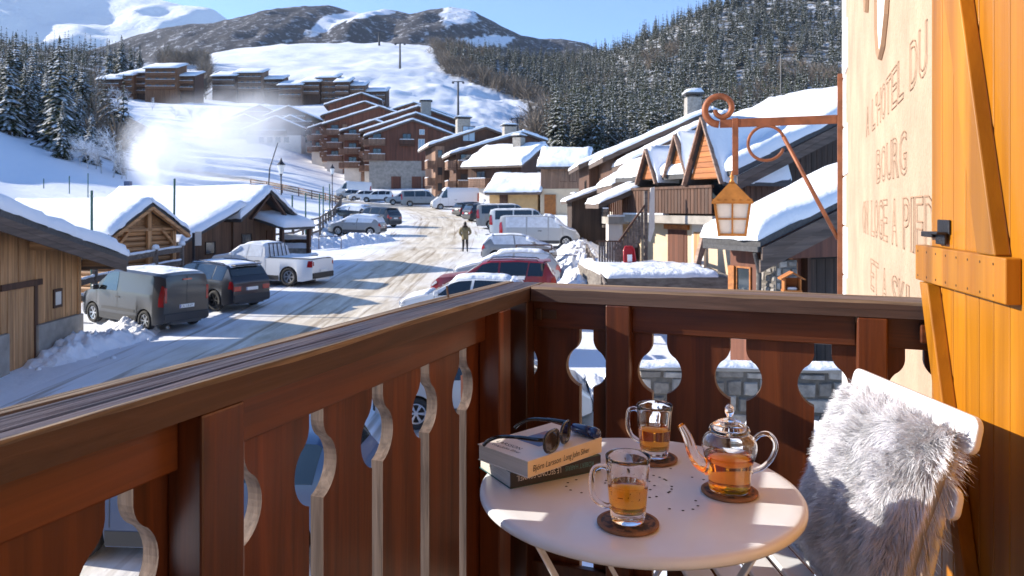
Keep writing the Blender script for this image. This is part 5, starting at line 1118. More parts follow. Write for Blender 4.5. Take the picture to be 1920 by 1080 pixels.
fence('pale rail fence along the far side of the snow field', [(fr(640, 93), 93), (fr(610, 100), 100), (fr(560, 104), 104), (fr(500, 108), 108), (fr(470, 110), 110)], 1.0, 3, 'wood_tan', step=3)
# -- green net poles
for px, y0, y1, Y in ((172, 357, 500, 26.5), (325, 335, 468, 30.5), (548, 366, 440, 47), (573, 362, 440, 50), (599, 363, 425, 54), (606, 350, 395, 60), (618, 345, 390, 66), (660, 380, 300, 0), (82, 335, 350, 78), (130, 330, 350, 76), (165, 325, 352, 74)):
    if Y == 0: continue
    x = fr(px, Y); b = MB().cyl((0, 0, -.3), (.05 * (1 if px == 325 else 0) - .0, 0, (HZ - y0) / F * Y - gz(x, Y)), .045 if Y < 40 else .05, n=8)
    tag(b.build('net_pole', 'green_metal', None, loc=(x, Y, gz(x, Y))), {172: 'thin dark green pole between the shed and the log hut', 325: 'leaning dark green pole by the rail fence end'}.get(px, 'thin dark green net pole round the snow field'), 'pole', None if px in (172, 325) else 'net poles of the snow field')
# -- street lamps
M['lamp_glass'] = mat('lamp_glass', (.7, .7, .68), .3)
def lamp(px, y_top, Y, label):
    x = fr(px, Y); zt_ = (HZ - y_top) / F * Y - gz(x, Y); o = thing('street_lamp', label, 'street lamp', (x, Y, gz(x, Y)), 0, None)
    s = 1.0
    MB().tube([(0, 0, -.3), (0, 0, .8), (0, 0, zt_ - 1.0)], [.08, .06, .04], 10).build('pole', 'iron', o, smooth=True)
    MB().lathe([(.10, zt_ - 1.0), (.14, zt_ - .9), (.25, zt_ - .42)], 8).build('lantern_glass', 'lamp_glass', o)
    MB().lathe([(.29, zt_ - .43), (.24, zt_ - .36), (.10, zt_ - .2), (.07, zt_ - .1), (.03, zt_), (0, zt_ + .05)], 8).build('lantern_roof', 'iron', o)
    MB().lathe([(.0, zt_ - 1.03), (.11, zt_ - 1.0), (.06, zt_ - 1.08), (.04, zt_ - 1.2)], 8).build('collar', 'iron', o)
lamp(527, 297, 48, 'black street lamp with pale lantern behind the dark timber chalet'); lamp(623, 308, 74, 'black street lamp at the bend, beyond the field fence')
b = MB().tube([(0, 0, -.3), (.3, 0, 4.5), (.9, 0, 6.4)], [.06, .05, .03], 8); so_ = b.build('snow_gun_mast', 'iron', None, loc=(fr(498, 55), 55, gz(fr(498, 55), 55)), smooth=True); tag(so_, 'slanting thin mast rising behind the timber chalet roof', 'mast')
# -- low stone wall and snow topped bin by the pickup
lw = thing('low_stone_wall', 'low stone wall with snow coping below the dark timber chalet', 'wall', (fr(378, 32.6), 32.6, gz(-13, 33)), R(52))
MB().box(0, 6.2, 0, .35, -.4, .95).build('wall_core', 'stone_grey', lw); snow_on([(0, 0, .95), (6.2, 0, .95), (6.2, .35, .95), (0, .35, .95)], .1, 4, 16, 4, edge_=.1, lump=.6).build('snow_cap', 'snow', lw, smooth=True)
bn2 = thing('stone_trough', 'stone clad bin shelter with a thick slab of snow behind the pickup', 'shelter', (fr(549, 40), 40, gz(-11.7, 40)), R(6))
MB().box(-.85, .85, 0, .8, -.3, .75).build('stone_box', 'stone_grey', bn2); snow_on([(-.9, -.05, .75), (.9, -.05, .75), (.9, .85, .75), (-.9, .85, .75)], .22, 6, 8, 6).build('snow_cap', 'snow', bn2, smooth=True)
MB().box(-.8, .8, .7, .85, .75, 1.2).build('back_panel', 'wood_dark', bn2); snow_on([(-.85, .55, 1.2), (.85, .55, 1.2), (.85, .95, 1.2), (-.85, .95, 1.2)], .25, 7, 8, 5).build('snow_cap', 'snow', bn2, smooth=True)
sg_ = thing('sign_post', 'small white sign on a dark post beside the timber chalet', 'sign', (fr(363, 32), 32, gz(-13.6, 32)), R(10)); MB().box(-.05, .05, -.05, .05, -.3, 2.3).build('post', 'iron', sg_); MB().box(.06, .32, -.03, .0, 1.75, 2.35).build('sign_plate', 'plaster_white', sg_)
# -- snow banks ploughed to the road's edge, lumpy
def bank(label, pts, w_, h, seed, n=130, m=30):
    P_ = smooth_path([(x, y, 0) for x, y in pts], 10); L_ = len(P_); b = MB()
    def f(u, v):
        i = min(int(u * (L_ - 1)), L_ - 2); t = u * (L_ - 1) - i; p = P_[i].lerp(P_[i + 1], t); d = (P_[i + 1] - P_[i]).normalized(); nn = Vector((d.y, -d.x, 0)); s = (v * 2 - 1); q = p + nn * s * w_
        e = max(0, 1 - s * s) * min(1, u * 6, (1 - u) * 6); k = .75 + .5 * fbm(q.x * .9 + seed, q.y * .9, 0, 4) + .3 * nz(q.x * 3, q.y * 3, seed) + .25 * fbm(q.x * 6, q.y * 6, seed, 3)
        return Vector((q.x + .1 * nz(q.x * 4, q.y * 4, 1), q.y + .1 * nz(q.x * 4, q.y * 4, 7), gz(q.x, q.y) + h * e * max(.1, k) - .06))
    b.grid(f, n, m); return tag(b.build('snow_bank', 'snow', None, smooth=True), label, 'snow bank')
bank('lumpy ploughed snow at the foot of the plank shed', [(-12.3, 19), (-12.0, 21), (-11.6, 22.6), (-12.2, 24.0), (-14, 25.5)], .75, .65, 1)
bank('ploughed snow ridge in front of the snowed hatchback', [(-13.4, 46), (-11.5, 48.5), (-9.6, 50.2), (-8.6, 51.5)], 1.5, .7, 2)
bank('snow ridge below the field fence', [(fr(590, 52), 52), (fr(615, 60), 60), (fr(630, 72), 72), (fr(640, 88), 88)], 1.6, .8, 3)
bank('high snow heap between the grey hatchback and the houses', [(2.6, 36), (3.0, 34), (3.1, 31), (3.0, 28), (2.7, 25)], 1.5, 1.25, 4)
bank('snow heap beside the rubble wall', [(1.8, 17.5), (2.2, 15.5), (3.2, 13.6), (5.2, 13.3), (7, 13.5)], .9, .75, 5)
bank('snow ridge behind the silver panel van', [(4.3, 52), (4.2, 47), (3.9, 43), (3.6, 39)], 1.4, .7, 6)
bank('snow ridge along the foot of the apartment chalets', [(2.4, 92), (-3, 96), (-9, 100), (-15, 106), (-20, 112)], 2.5, 1.0, 7)
# loose clods on the ground near the banks
rnd = random.Random(9); cl = MB()
for k in range(240):
    c = rnd.choice([(-12.0, 22.0, 1.2, 2.2), (-10.5, 49.3, 2.0, 1.6), (2.9, 31, 1.2, 5), (4.0, 13.9, 2.5, .9)]); x = c[0] + rnd.gauss(0, c[2] * .6); y = c[1] + rnd.gauss(0, c[3] * .6); r = rnd.uniform(.03, .10); z = gz(x, y)
    cl.add([(x + r * rnd.uniform(.7, 1.2) * dx, y + r * rnd.uniform(.7, 1.2) * dy, z + r * (dz + .4)) for dx, dy, dz in ((1, 0, 0), (0, 1, 0), (-1, 0, 0), (0, -1, 0), (0, 0, .8), (0, 0, -.8))], [(0, 1, 4), (1, 2, 4), (2, 3, 4), (3, 0, 4), (1, 0, 5), (2, 1, 5), (3, 2, 5), (0, 3, 5)])
stuff(cl.build('snow_clods', 'snow', None, fix=False, smooth=True), 'loose clods of ploughed snow', 'snow')
# -- right yard: grey board fence, railing, sled, planks, bird feeder
gf = thing('board_fence', 'grey weathered board fence running from the terrace steps to the snow heap', 'fence', (0, 0, 0))
A0, A1 = Vector((fr(1100, 33), 33)), Vector((fr(1136, 22), 22))
for k in range(9):
    p = A0.lerp(A1, k / 8); z = gz(p.x, p.y) + .25; MB().box(p.x - .05, p.x + .05, p.y - .05, p.y + .05, z - .4, z + 1.45).build('post', 'wood_grey', gf)
for h in (.55, 1.0, 1.4): MB().bar((A0.x, A0.y, gz(A0.x, A0.y) + .25 + h), (A1.x, A1.y, gz(A1.x, A1.y) + .25 + h), .04, .16).build('rail', 'wood_grey', gf)
for k in range(9):
    x = fr(1122, 27.3) + k * .095; MB().box(x, x + .07, 27.2, 27.24, -2.2, -1.25).build('picket', 'wood_grey', gf)
MB().bar((fr(1118, 27.2), 27.2, -1.25), (fr(1165, 27.2), 27.2, -1.25), .06, .05).build('rail', 'wood_brown', gf)
rl = thing('metal_railing', 'brown metal railing frame in front of the grey hatchback', 'railing', (fr(968, 36), 36, gz(.2, 36)), R(-3)); M['rail_metal'] = mat('rail_metal', (.07, .035, .03), .5, .3)
for x in (0, 1.7): MB().cyl((x, 0, -.2), (x, 0, 1.35), .035, n=8).build('post', 'rail_metal', rl)
MB().cyl((0, 0, 1.35), (1.7, 0, 1.35), .035, n=8).build('top_bar', 'rail_metal', rl); MB().box(.03, 1.67, -.02, .0, .55, 1.15).build('panel', 'rail_metal', rl)
for h in (.5, .85, 1.2): MB().cyl((1.7, 0, h), (3.3, .2, h), .018, n=6).build('wire_rail', 'rail_metal', rl)
r2 = thing('metal_railing', 'low metal hoop railing standing in the ploughed snow by the pickup', 'railing', (fr(598, 46), 46, gz(-12, 46)), R(4))
MB().tube([(0, 0, -.2), (0, 0, .8), (1.35, 0, .8), (1.35, 0, -.2)], .03, 8).build('hoop', 'rail_metal', r2)
M['red_plastic'] = mat('red_plastic', (.45, .012, .02), .35, coat=.3)
sd = thing('sled', 'red plastic sled standing upright against the staircase', 'sled', (fr(1181, 26.6), 26.6, -2.15), R(15))
prs = [(-.2, .0), (.2, .0), (.22, .25), (.2, .62), (.13, .74), (-.13, .74), (-.2, .62), (-.22, .25)]
b = MB(); b.prism(prs, 0, .03, lambda a, z, d: (a, d + z * .18, z)); b.build('sled_deck', 'red_plastic', sd, bevel=.01)
b = MB(); b.tube([(a, -.04 + z * .18, z) for a, z in prs], .028, 8, closed=True); b.build('sled_rim', 'red_plastic', sd, smooth=True)
MB().box(-.08, .08, -.02, .04, .2, .45).build('sled_seat', 'white_paint', sd)
pk = thing('plank_stack', 'pale planks leaning against the cream house by its brown door', 'planks', (fr(1303, 26.6), 26.6, -2.2), R(20))
for k in range(4): MB().box(k * .07, k * .07 + .05, 0, .18, 0, 1.35, T=Matrix.Translation((0, k * .05, 0)) @ Matrix.Rotation(R(16 + 2 * k), 4, 'Y')).build('plank', 'barge', pk)
bf = thing('bird_feeder', 'small orange wooden bird feeder house on a post by the garage', 'bird feeder', (fr(1484, 11), 11, near_z(11)), R(-8)); zb_ = (HZ - 547) / F * 11 - near_z(11)
MB().box(-.04, .04, -.04, .04, -.3, zb_).build('post', 'wood_brown', bf); MB().box(-.13, .13, -.1, .1, zb_, zb_ + .03).build('tray', 'wood_orange', bf)
for x in (-.12, .1): MB().box(x, x + .02, -.09, .09, zb_ + .03, zb_ + .2).build('side', 'wood_orange', bf)
MB().box(-.098, .098, .07, .085, zb_ + .03, zb_ + .2).build('back', 'wood_orange', bf); MB().box(-.07, .07, -.06, .05, zb_ + .031, zb_ + .07).build('seed_snow', 'snow', bf, bevel=.015)
for s in (-1, 1): MB().add([(s * .17, -.13, zb_ + .18), (s * .17, .13, zb_ + .18), (0, .13, zb_ + .28), (0, -.13, zb_ + .28), (s * .17, -.13, zb_ + .2), (s * .17, .13, zb_ + .2), (0, .13, zb_ + .3), (0, -.13, zb_ + .3)], [(0, 1, 2, 3), (4, 5, 6, 7), (0, 1, 5, 4), (0, 3, 7, 4), (1, 2, 6, 5)]).build('roof_slope', 'wood_orange', bf)
# -- ski lift pylons
def pylon(px, y0, y1, Y, label, T=False):
    x = fr(px, Y); z0 = gz(x, Y); o = thing('lift_pylon', label, 'pylon', (x, Y, z0), 0, None); h = (HZ - y0) / F * Y - z0; s = Y / 400
    MB().tube([(0, 0, -2), (0, 0, h)], [.55 * s + .12, .35 * s + .1], 8).build('mast', 'slate', o, smooth=True); MB().box(-2.2 * s - .5, 2.2 * s + .5, -.2, .2, h - .5 * s, h - .1 * s).build('cross_arm', 'slate', o)
    for sg in (-1, 1): MB().box(sg * (2.2 * s + .4) - .5 * s, sg * (2.2 * s + .4) + .5 * s, -1, 1, h - 1.2 * s, h - .5 * s).build('sheave', 'slate', o)
pylon(859, 152, 242, 300, 'tall slender lift pylon rising behind the apartment chalets'); pylon(750, 80, 128, 620, 'lift pylon standing in the middle of the piste'); pylon(711, 60, 80, 850, 'small lift pylon near the top of the piste'); pylon(970, 221, 248, 210, 'lift pylon with wide cross arm above the white-based chalet')
# -- aerial mast on the right-hand slope
am = thing('aerial', 'thin television aerial behind the snow roof of the dormer house', 'aerial', (fr(1464, 40), 40, 0)); MB().cyl((0, 0, -2), (0, 0, (HZ - 95) / F * 40), .03, n=6).build('mast', 'iron', am); MB().cyl((-1.0, 0, (HZ - 98) / F * 40), (1.1, 0, (HZ - 96) / F * 40), .02, n=6).build('boom', 'iron', am)
# -- snow covered tunnel with a green edge beside the beginners' field
tn = thing('snow_tunnel', 'low snow covered tunnel with a green edge on the field behind the log hut', 'tunnel', (fr(232, 70), 70, gz(fr(232, 70), 70)), R(24))
b = MB(); b.grid(lambda u, v: Vector((-2.4 + 4.8 * u, 1.1 * math.cos(math.pi * v), .05 + .8 * math.sin(math.pi * v) + .08 * nz(u * 6, v * 5, 3))), 14, 10); b.build('snow_cover', 'snow', tn, smooth=True)
MB().box(-2.45, 2.45, -1.3, -1.12, -.2, .42).build('green_edge', 'green_metal', tn)
bx_ = MB().box(-.35, .35, -.3, .3, -.2, 1.1).build('control_box', 'p_blue', None, bevel=.03, loc=(fr(240, 88), 88, gz(fr(240, 88), 88))); tag(bx_, 'small blue control box at the edge of the shaded snow bank', 'box')
# ---------------------------------------------------------------- walking person, seen from behind
M['coat'] = mat('coat', (.21, .165, .085), .9, var=.25, vs=9, bump=.4, bs=30); M['trousers'] = mat('trousers', (.016, .017, .02), .85); M['hair'] = mat('hair', (.03, .018, .012), .7); M['skin'] = mat('skin', (.5, .3, .22), .6); M['boots'] = mat('boots', (.02, .018, .018), .6)
pe = thing('person', 'person in a hooded khaki coat and dark trousers walking up the road', 'person', (fr(872, 43.8), 43.8, G(fr(872, 43.8), 43.8) + .09), R(4))
def build_skin(name, joints, bones, m, parent):
    me = bpy.data.meshes.new(name); me.from_pydata([j[0] for j in joints], bones, []); me.materials.append(M[m]); o = bpy.data.objects.new(name, me); link(o)
    bm = bmesh.new(); bm.from_mesh(me); lay = bm.verts.layers.skin.verify()
    bm.verts.ensure_lookup_table()
    for v, j in zip(bm.verts, joints): v[lay].radius = (j[1], j[2] if len(j) > 2 else j[1])
    bm.verts[0][lay].use_root = True; bm.to_mesh(me); bm.free()
    sk = o.modifiers.new('skin', 'SKIN'); sk.use_smooth_shade = True; s = o.modifiers.new('sub', 'SUBSURF'); s.levels = 2; s.render_levels = 2
    dg = bpy.context.evaluated_depsgraph_get(); m2 = bpy.data.meshes.new_from_object(o.evaluated_get(dg)); bpy.data.objects.remove(o); m2.shade_smooth(); return inst(m2, name, parent)
J = [((0, 0, .92), .15, .12), ((0, 0, 1.15), .15, .11), ((0, .0, 1.36), .17, .11), ((0, .01, 1.50), .065, .06), ((0, .03, 1.60), .085, .10), ((0, .03, 1.72), .07, .085),
     ((-.10, 0, .86), .095, .1), ((-.11, .06, .48), .062, .07), ((-.12, -.03, .09), .045, .05), ((-.13, .10, .04), .04, .035),
     ((.10, 0, .86), .095, .1), ((.12, -.02, .48), .062, .07), ((.13, -.16, .10), .045, .05), ((.14, -.05, .05), .04, .035),
     ((-.20, 0, 1.40), .075, .08), ((-.28, -.03, 1.14), .055, .06), ((-.22, .12, .96), .042, .045), ((-.20, .19, .93), .035, .03),
     ((.20, 0, 1.40), .075, .08), ((.30, -.03, 1.16), .055, .06), ((.24, .12, 1.02), .042, .045), ((.21, .19, 1.02), .035, .03)]
Bn = [(0, 1), (1, 2), (2, 3), (3, 4), (4, 5), (0, 6), (6, 7), (7, 8), (8, 9), (0, 10), (10, 11), (11, 12), (12, 13), (2, 14), (14, 15), (15, 16), (16, 17), (2, 18), (18, 19), (19, 20), (20, 21)]
build_skin('body', J, Bn, 'trousers', pe)
C_ = [((0, 0, .95), .22, .175), ((0, 0, 1.15), .205, .165), ((0, 0, 1.38), .215, .155), ((0, -.03, 1.5), .12, .12), ((0, 0, .74), .235, .185), ((-.23, 0, 1.39), .095, .1), ((-.31, -.03, 1.14), .08, .085), ((-.25, .1, .99), .06, .065), ((.23, 0, 1.39), .095, .1), ((.33, -.03, 1.16), .08, .085), ((.27, .1, 1.05), .06, .065)]
build_skin('coat', C_, [(0, 1), (1, 2), (2, 3), (0, 4), (2, 5), (5, 6), (6, 7), (2, 8), (8, 9), (9, 10)], 'coat', pe)
MB().tube([(-.11, -.08, 1.50), (-.05, -.13, 1.55), (.05, -.13, 1.55), (.11, -.08, 1.50), (.07, .02, 1.5), (-.07, .02, 1.5)], .06, 8, closed=True).build('hood', 'hair', pe, smooth=True)
MB().lathe([(0, .13), (.05, .12), (.085, .07), (.095, .0), (.085, -.07), (.05, -.1), (0, -.1)], 14, (0, .02, 1.66)).build('hair', 'hair', pe, smooth=True)
# ---------------------------------------------------------------- drifting snow from a snow gun
def mist_mat(name, dens, scale, thr):
    m = bpy.data.materials.new(name); m.use_nodes = True; n = m.node_tree.nodes; l = m.node_tree.links; n.clear()
    out = n.new('ShaderNodeOutputMaterial'); pv = n.new('ShaderNodeVolumePrincipled'); pv.inputs['Color'].default_value = (.97, .97, .98, 1); pv.inputs['Anisotropy'].default_value = .0
    tc = n.new('ShaderNodeTexCoord'); ln = n.new('ShaderNodeVectorMath'); ln.operation = 'LENGTH'; l.new(tc.outputs['Object'], ln.inputs[0])
    mr = n.new('ShaderNodeMapRange'); mr.interpolation_type = 'SMOOTHSTEP'; mr.inputs['From Min'].default_value = .98; mr.inputs['From Max'].default_value = .15; l.new(ln.outputs['Value'], mr.inputs['Value'])
    q = n.new('ShaderNodeTexNoise'); q.inputs['Scale'].default_value = scale; q.inputs['Detail'].default_value = 8; q.inputs['Roughness'].default_value = .6; q.inputs['Distortion'].default_value = .6; l.new(tc.outputs['Object'], q.inputs['Vector'])
    m2 = n.new('ShaderNodeMapRange'); m2.inputs['From Min'].default_value = thr; m2.inputs['From Max'].default_value = .75; l.new(q.outputs[0], m2.inputs['Value'])
    mu = n.new('ShaderNodeMath'); mu.operation = 'MULTIPLY'; l.new(mr.outputs[0], mu.inputs[0]); l.new(m2.outputs[0], mu.inputs[1])
    m3 = n.new('ShaderNodeMath'); m3.operation = 'MULTIPLY'; m3.inputs[1].default_value = dens; l.new(mu.outputs[0], m3.inputs[0]); l.new(m3.outputs[0], pv.inputs['Density'])
    l.new(pv.outputs[0], out.inputs['Volume']); return m
M['mist_core'] = mist_mat('mist_core', 1.5, 2.3, .36); M['mist_thin'] = mist_mat('mist_thin', .5, 2.4, .36); M['mist_thin2'] = mist_mat('mist_thin2', .3, 2.0, .30)
def puff(px, py, Y, rx, ry, rz_, m, label, tilt=0):
    b = MB(); b.lathe([(math.sin(a), -math.cos(a)) for a in np.linspace(0, math.pi, 13)], 20); o = b.build('snow_mist', m, None, smooth=True); o.location = at(px, py, Y); o.scale = (rx, ry, rz_); o.rotation_euler = (0, tilt, 0)
    return stuff(o, label, 'mist')
puff(292, 284, 76, 4.3, 3.2, 5.2, 'mist_core', 'dense bright plume of blown snow from a snow gun', R(-8))
puff(385, 268, 98, 11, 6.5, 7.6, 'mist_thin', 'thin drifting snow mist spreading from the plume'); puff(470, 240, 125, 13, 8, 9, 'mist_thin2', 'thinner snow mist trailing across the hazy chalets')
# ---------------------------------------------------------------- balcony, table and what stands on it
PHI = R(21.1); FL = -1.236
DV = Vector((math.sin(PHI), math.cos(PHI), 0)); EV = Vector((math.cos(PHI), -math.sin(PHI), 0)); CO = Vector((.052, 2.2, 0))
def BP(s, t, z=0): return CO - DV * s + EV * t + Vector((0, 0, z))
M['rail_top'] = wood('rail_top', (.030, .021, .023), (.13, .09, .093), 1, .5, 1.6, 1.0, vary=.5)
M['rail_worn'] = wood('rail_worn', (.07, .045, .03), (.36, .27, .185), 1, .75, 2.2, 1.0, vary=.3)
M['floorboard'] = wood('floorboard', (.10, .07, .05), (.25, .18, .13), 1, .7, 1)
ZO = -FL
bal = thing('balcony_railing', 'dark red-brown wooden balcony railing with keyhole cutouts between its boards', 'railing', (CO.x, CO.y, FL), -PHI)
# left handrail runs along local -y, right handrail along local +x
def handrail(name, L, axis):
    # weathered plank: the top is raised into fine ridges and hollows that run with the grain
    b = MB(); n = int(L * 70)
    xs_ = np.concatenate([np.linspace(-.126, -.098, 8), np.linspace(-.095, -.004, 26)])
    prof = [(-.130, -.038), (-.130, -.008)] + [(a, .001) for a in xs_] + [(0, -.006), (0, -.041), (-.03, -.044)]
    m = len(prof); mi = [1, 1] + [1 if a < -.098 or a > -.012 else 2 for a in xs_] + [0, 0, 0]
    V = []
    for i in range(n + 1):
        t = i / n * L
        for k, (a, z) in enumerate(prof):
            if 2 <= k < m - 3:
                g = .0007 * nz(t * 1.6 + a * 9, a * 260, axis * 5.0) + .0009 * nz(t * 6, a * 520, 3.3 + axis) + .0025 * nz(t * 2.2, a * 20, 9.0)
                g -= .004 * max(0, abs(nz(t * .9 + 4, a * 60, 21.0)) - .42) * 4
                if k in (9, 10): g -= .003
            else: g = .0022 * nz(t * 9 + k * 7.3, axis * 9.1, 1.7) * (1 if k in (1, m - 3) else .3) + (.004 * nz(t * 2.2, k, 4) if k == m - 3 else 0)
            z2 = z + g + ZO - .236
            V.append((a, .13 - t, z2) if axis == 1 else (.004 + t, -a, z2))
    fs = []; ms = []
    for i in range(n):
        for k in range(m):
            k2 = (k + 1) % m; fs.append((i * m + k, (i + 1) * m + k, (i + 1) * m + k2, i * m + k2)); ms.append(mi[k])
    fs += [tuple(range(m)), tuple(n * m + k for k in range(m))]; ms += [0, 0]
    b.v = V; b.f = fs; b.mi = ms
    return b.build(name, ['rail_cap1' if axis == 1 else 'rail_cap', 'rail_worn' if axis == 1 else 'rail_wornx', 'rail_top' if axis == 1 else 'rail_topx'], bal)
M['rail_cap1'] = wood('rail_cap1', (.036, .0165, .0115), (.095, .048, .036), 1, .62, 1.2, .5, coat=0)
M['rail_wornx'] = wood('rail_wornx', (.07, .045, .03), (.3, .21, .14), 0, .75, 1.3, .7)
M['rail_topx'] = wood('rail_topx', (.06, .04, .035), (.26, .18, .15), 0, .6, 1.1, .6)
M['rail_beamy'] = wood('rail_beamy', (.05, .0105, .0024), (.17, .045, .009), 1, .42, .8, .12, coat=.25, vary=.2)
handrail('handrail', 3.4, 1); handrail('handrail', 1.10, 0)
def zz(z): return z + ZO
b = MB().box(-.061, -.04, -1.214, -.235, zz(-.356), zz(-.279)); b.build('top_beam', 'rail_beamy', bal, bevel=.003)
b = MB().box(-.061, -.04, -2.6, -1.292, zz(-.356), zz(-.279)); b.build('top_beam', 'rail_beamy', bal, bevel=.003)
b = MB().box(-.0, .228, .03, .045, zz(-.357), zz(-.279)); b.build('top_beam', 'rail_beam', bal, bevel=.003)
b = MB().box(.297, .877, .03, .045, zz(-.357), zz(-.279)); b.build('top_beam', 'rail_beam', bal, bevel=.003)
b = MB().box(.948, 1.08, .03, .045, zz(-.357), zz(-.279)); b.build('top_beam', 'rail_beam', bal, bevel=.003)
b = MB().box(-.061, -.035, -2.6, -.236, zz(-1.14), zz(-1.05)); b.build('bottom_rail', 'rail_beamy', bal, bevel=.003)
b = MB().box(-.03, 1.08, .02, .0448, zz(-1.14), zz(-1.05)); b.build('bottom_rail', 'rail_dark', bal, bevel=.003)
for y0 in (-.235, -1.292, -2.35):
    MB().box(-.0605, 0, y0, y0 + .083, .0, zz(-.278)).build('post', 'rail_board', bal, bevel=.004)
for x0 in (.228, .8776):
    MB().box(x0, x0 + .07, 0, .0448, .0, zz(-.278)).build('post', 'rail_board', bal, bevel=.004)
MB().box(-.06, .0, -.02, .0445, .0, zz(-.278)).build('post', 'rail_dark', bal, bevel=.004)
def edge(sgn, c):
    zc, r = -.468, .062; p = [(c + sgn * .021, -1.13), (c + sgn * .021, -.5262)]
    a0 = math.asin(.0583 / r)
    for k in range(1, 13):
        a = -a0 + (a0 + R(45)) * k / 12; p.append((c + sgn * r * math.cos(a), zc + r * math.sin(a)))
    x1, z1 = p[-1]
    for k in range(1, 6):
        t = k / 5; q = (1 - t) ** 2; e2 = t * t; e1 = 2 * t * (1 - t)
        p.append((q * x1 + e1 * (c + sgn * .0235) + e2 * (c + sgn * .021), q * z1 + e1 * -.412 + e2 * -.388))
    p.append((c + sgn * .021, -.30)); return p
def boards(cs, fn, d0, d1):
    for c0, c1 in zip(cs, cs[1:]):
        L = edge(1, c0); Rr = edge(-1, c1)
        poly = [(a, zz(z)) for a, z in L] + [(a, zz(z)) for a, z in Rr[::-1]]
        cx = (c0 + c1) / 2; o = fn(cx, 0, d0)
        b = MB(); b.prism(poly, d0, d1, lambda a, z, d: Vector(fn(a, z, d)) - Vector(o), 0, 1)
        b.build('baluster_board', ['rail_board', 'raw_edge'], bal, fix=True, loc=o)
boards([-(.335 + .2065 * k) for k in range(10, -3, -1)], lambda a, z, d: (d, a, z), -.089, -.0613)
boards([-.053 + .213 * k for k in range(-1, 7)], lambda a, z, d: (a, d, z), .0453, .072)
# corner hardware and the screwed block at the wall end
hw = MB().box(.01, .075, .026, .0298, zz(-.33), zz(-.305)).box(.012, .03, .02, .026, zz(-.335), zz(-.30)); hw.build('corner_bracket', 'screw', bal, bevel=.002)
MB().box(1.02, 1.075, -.0, .0298, zz(-.335), zz(-.29)).build('wall_block', 'rail_beam', bal, bevel=.003)
for x in (1.035, 1.058): MB().cyl((x, -.0025, zz(-.31)), (x, .0, zz(-.31)), .006, n=10).build('screw', 'hole', bal)
MB().cyl((-.105, -.33, zz(-.2365)), (-.112, -.325, zz(-.205)), .0028, n=6).build('nail', 'screw', bal)
# balcony floor
fl = MB().box(-.09, 1.10, -4.5, .07, -.12, 0).build('balcony_floor', 'floorboard', None, loc=(CO.x, CO.y, FL), rot=(0, 0, -PHI)); struct(fl)

# ---- hotel building: one wall parallel to the left railing
M['plaster_peach'] = mat('plaster_peach', (.40, .275, .185), .85, var=.14, vs=2.6, bump=.7, bs=45, dist=.012)
M['quoin'] = mat('quoin', (.66, .65, .62), .8, var=.05, vs=6, bump=.2, bs=90)
M['carved'] = mat('carved', (.30, .18, .105), .85)
M['soffit'] = wood('soffit', (.26, .19, .13), (.42, .32, .23), 1, .7, .6)  # pale so the added overhead slab bounces more fill light
hot = thing('hotel_building', 'peach plastered hotel wall with carved lettering and white corner quoins', 'building', (BP(0, 1.1).x, BP(0, 1.1).y, -5.2), -PHI)
MB().box(0, 5, .1, 5.07, -.1, 14.5).build('wall', 'plaster_peach', hot)
MB().box(.42, 5, -8, .1, -.1, 14.5).build('recessed_wall', 'plaster_peach', hot)
MB().box(-1.32, .415, -7.5, .3, 6.75, 6.95).build('added_overhead_slab', 'soffit', hot)  # unseen slab added overhead to cut sky light on the balcony
MB().box(-1.2, .41, -3.75, -3.69, 3.95, 6.74).build('added_shade_screen', 'rail_dark', hot)  # unseen screen added behind the camera to darken the right-hand railing
zq = 0; k = 0
while zq < 14:
    hgt = .42; wdt = .62 if k % 2 else .40
    q = MB().box(-.014, .3, 5.07 - wdt, 5.084, zq + .006, zq + hgt - .006); q.build('quoin', 'quoin', hot, bevel=.01); zq += hgt; k += 1
def wall_text(txt, u0, u1, z0, h):
    # one object per character, reading from the far end (u1) towards the viewer (u0)
    adv = []; x = 0
    for ch_ in txt:
        wd = {' ': .42, "'": .2, 'I': .26}.get(ch_, .62); adv.append((x, wd)); x += wd + .10
    k = (u1 - u0) / (x - .10); lp = 'lettering'
    for ch_, (xa_, wd) in zip(txt, adv):
        if ch_ == ' ': continue
        me, (xa, xb) = text_mesh(ch_, 1.0, outline=.010)
        ys = [v.co.y for v in me.vertices]; ya, yb = min(ys), max(ys); sy = h / (yb - ya) if ch_ != "'" else h * .35 / (yb - ya)
        zb = z0 if ch_ != "'" else z0 + h * .65
        for v in me.vertices:
            X, Yv, Z = v.co; v.co = (-.003 - Z * .05, u1 - (xa_ + (X - xa) / (xb - xa) * wd) * k, 5.2 + zb + (Yv - ya) * sy)
        me.materials.clear(); me.materials.append(M['carved']); inst(me, 'carved_letter', hot)
wall_text("A L'HOTEL DU", .46, 2.66, .40, .165)
wall_text("BOURG", .93, 2.05, .115, .165)
wall_text("ON LOGE A PIED", .335, 2.92, -.155, .19)
wall_text("ET A SKI", .86, 2.38, -.44, .165)
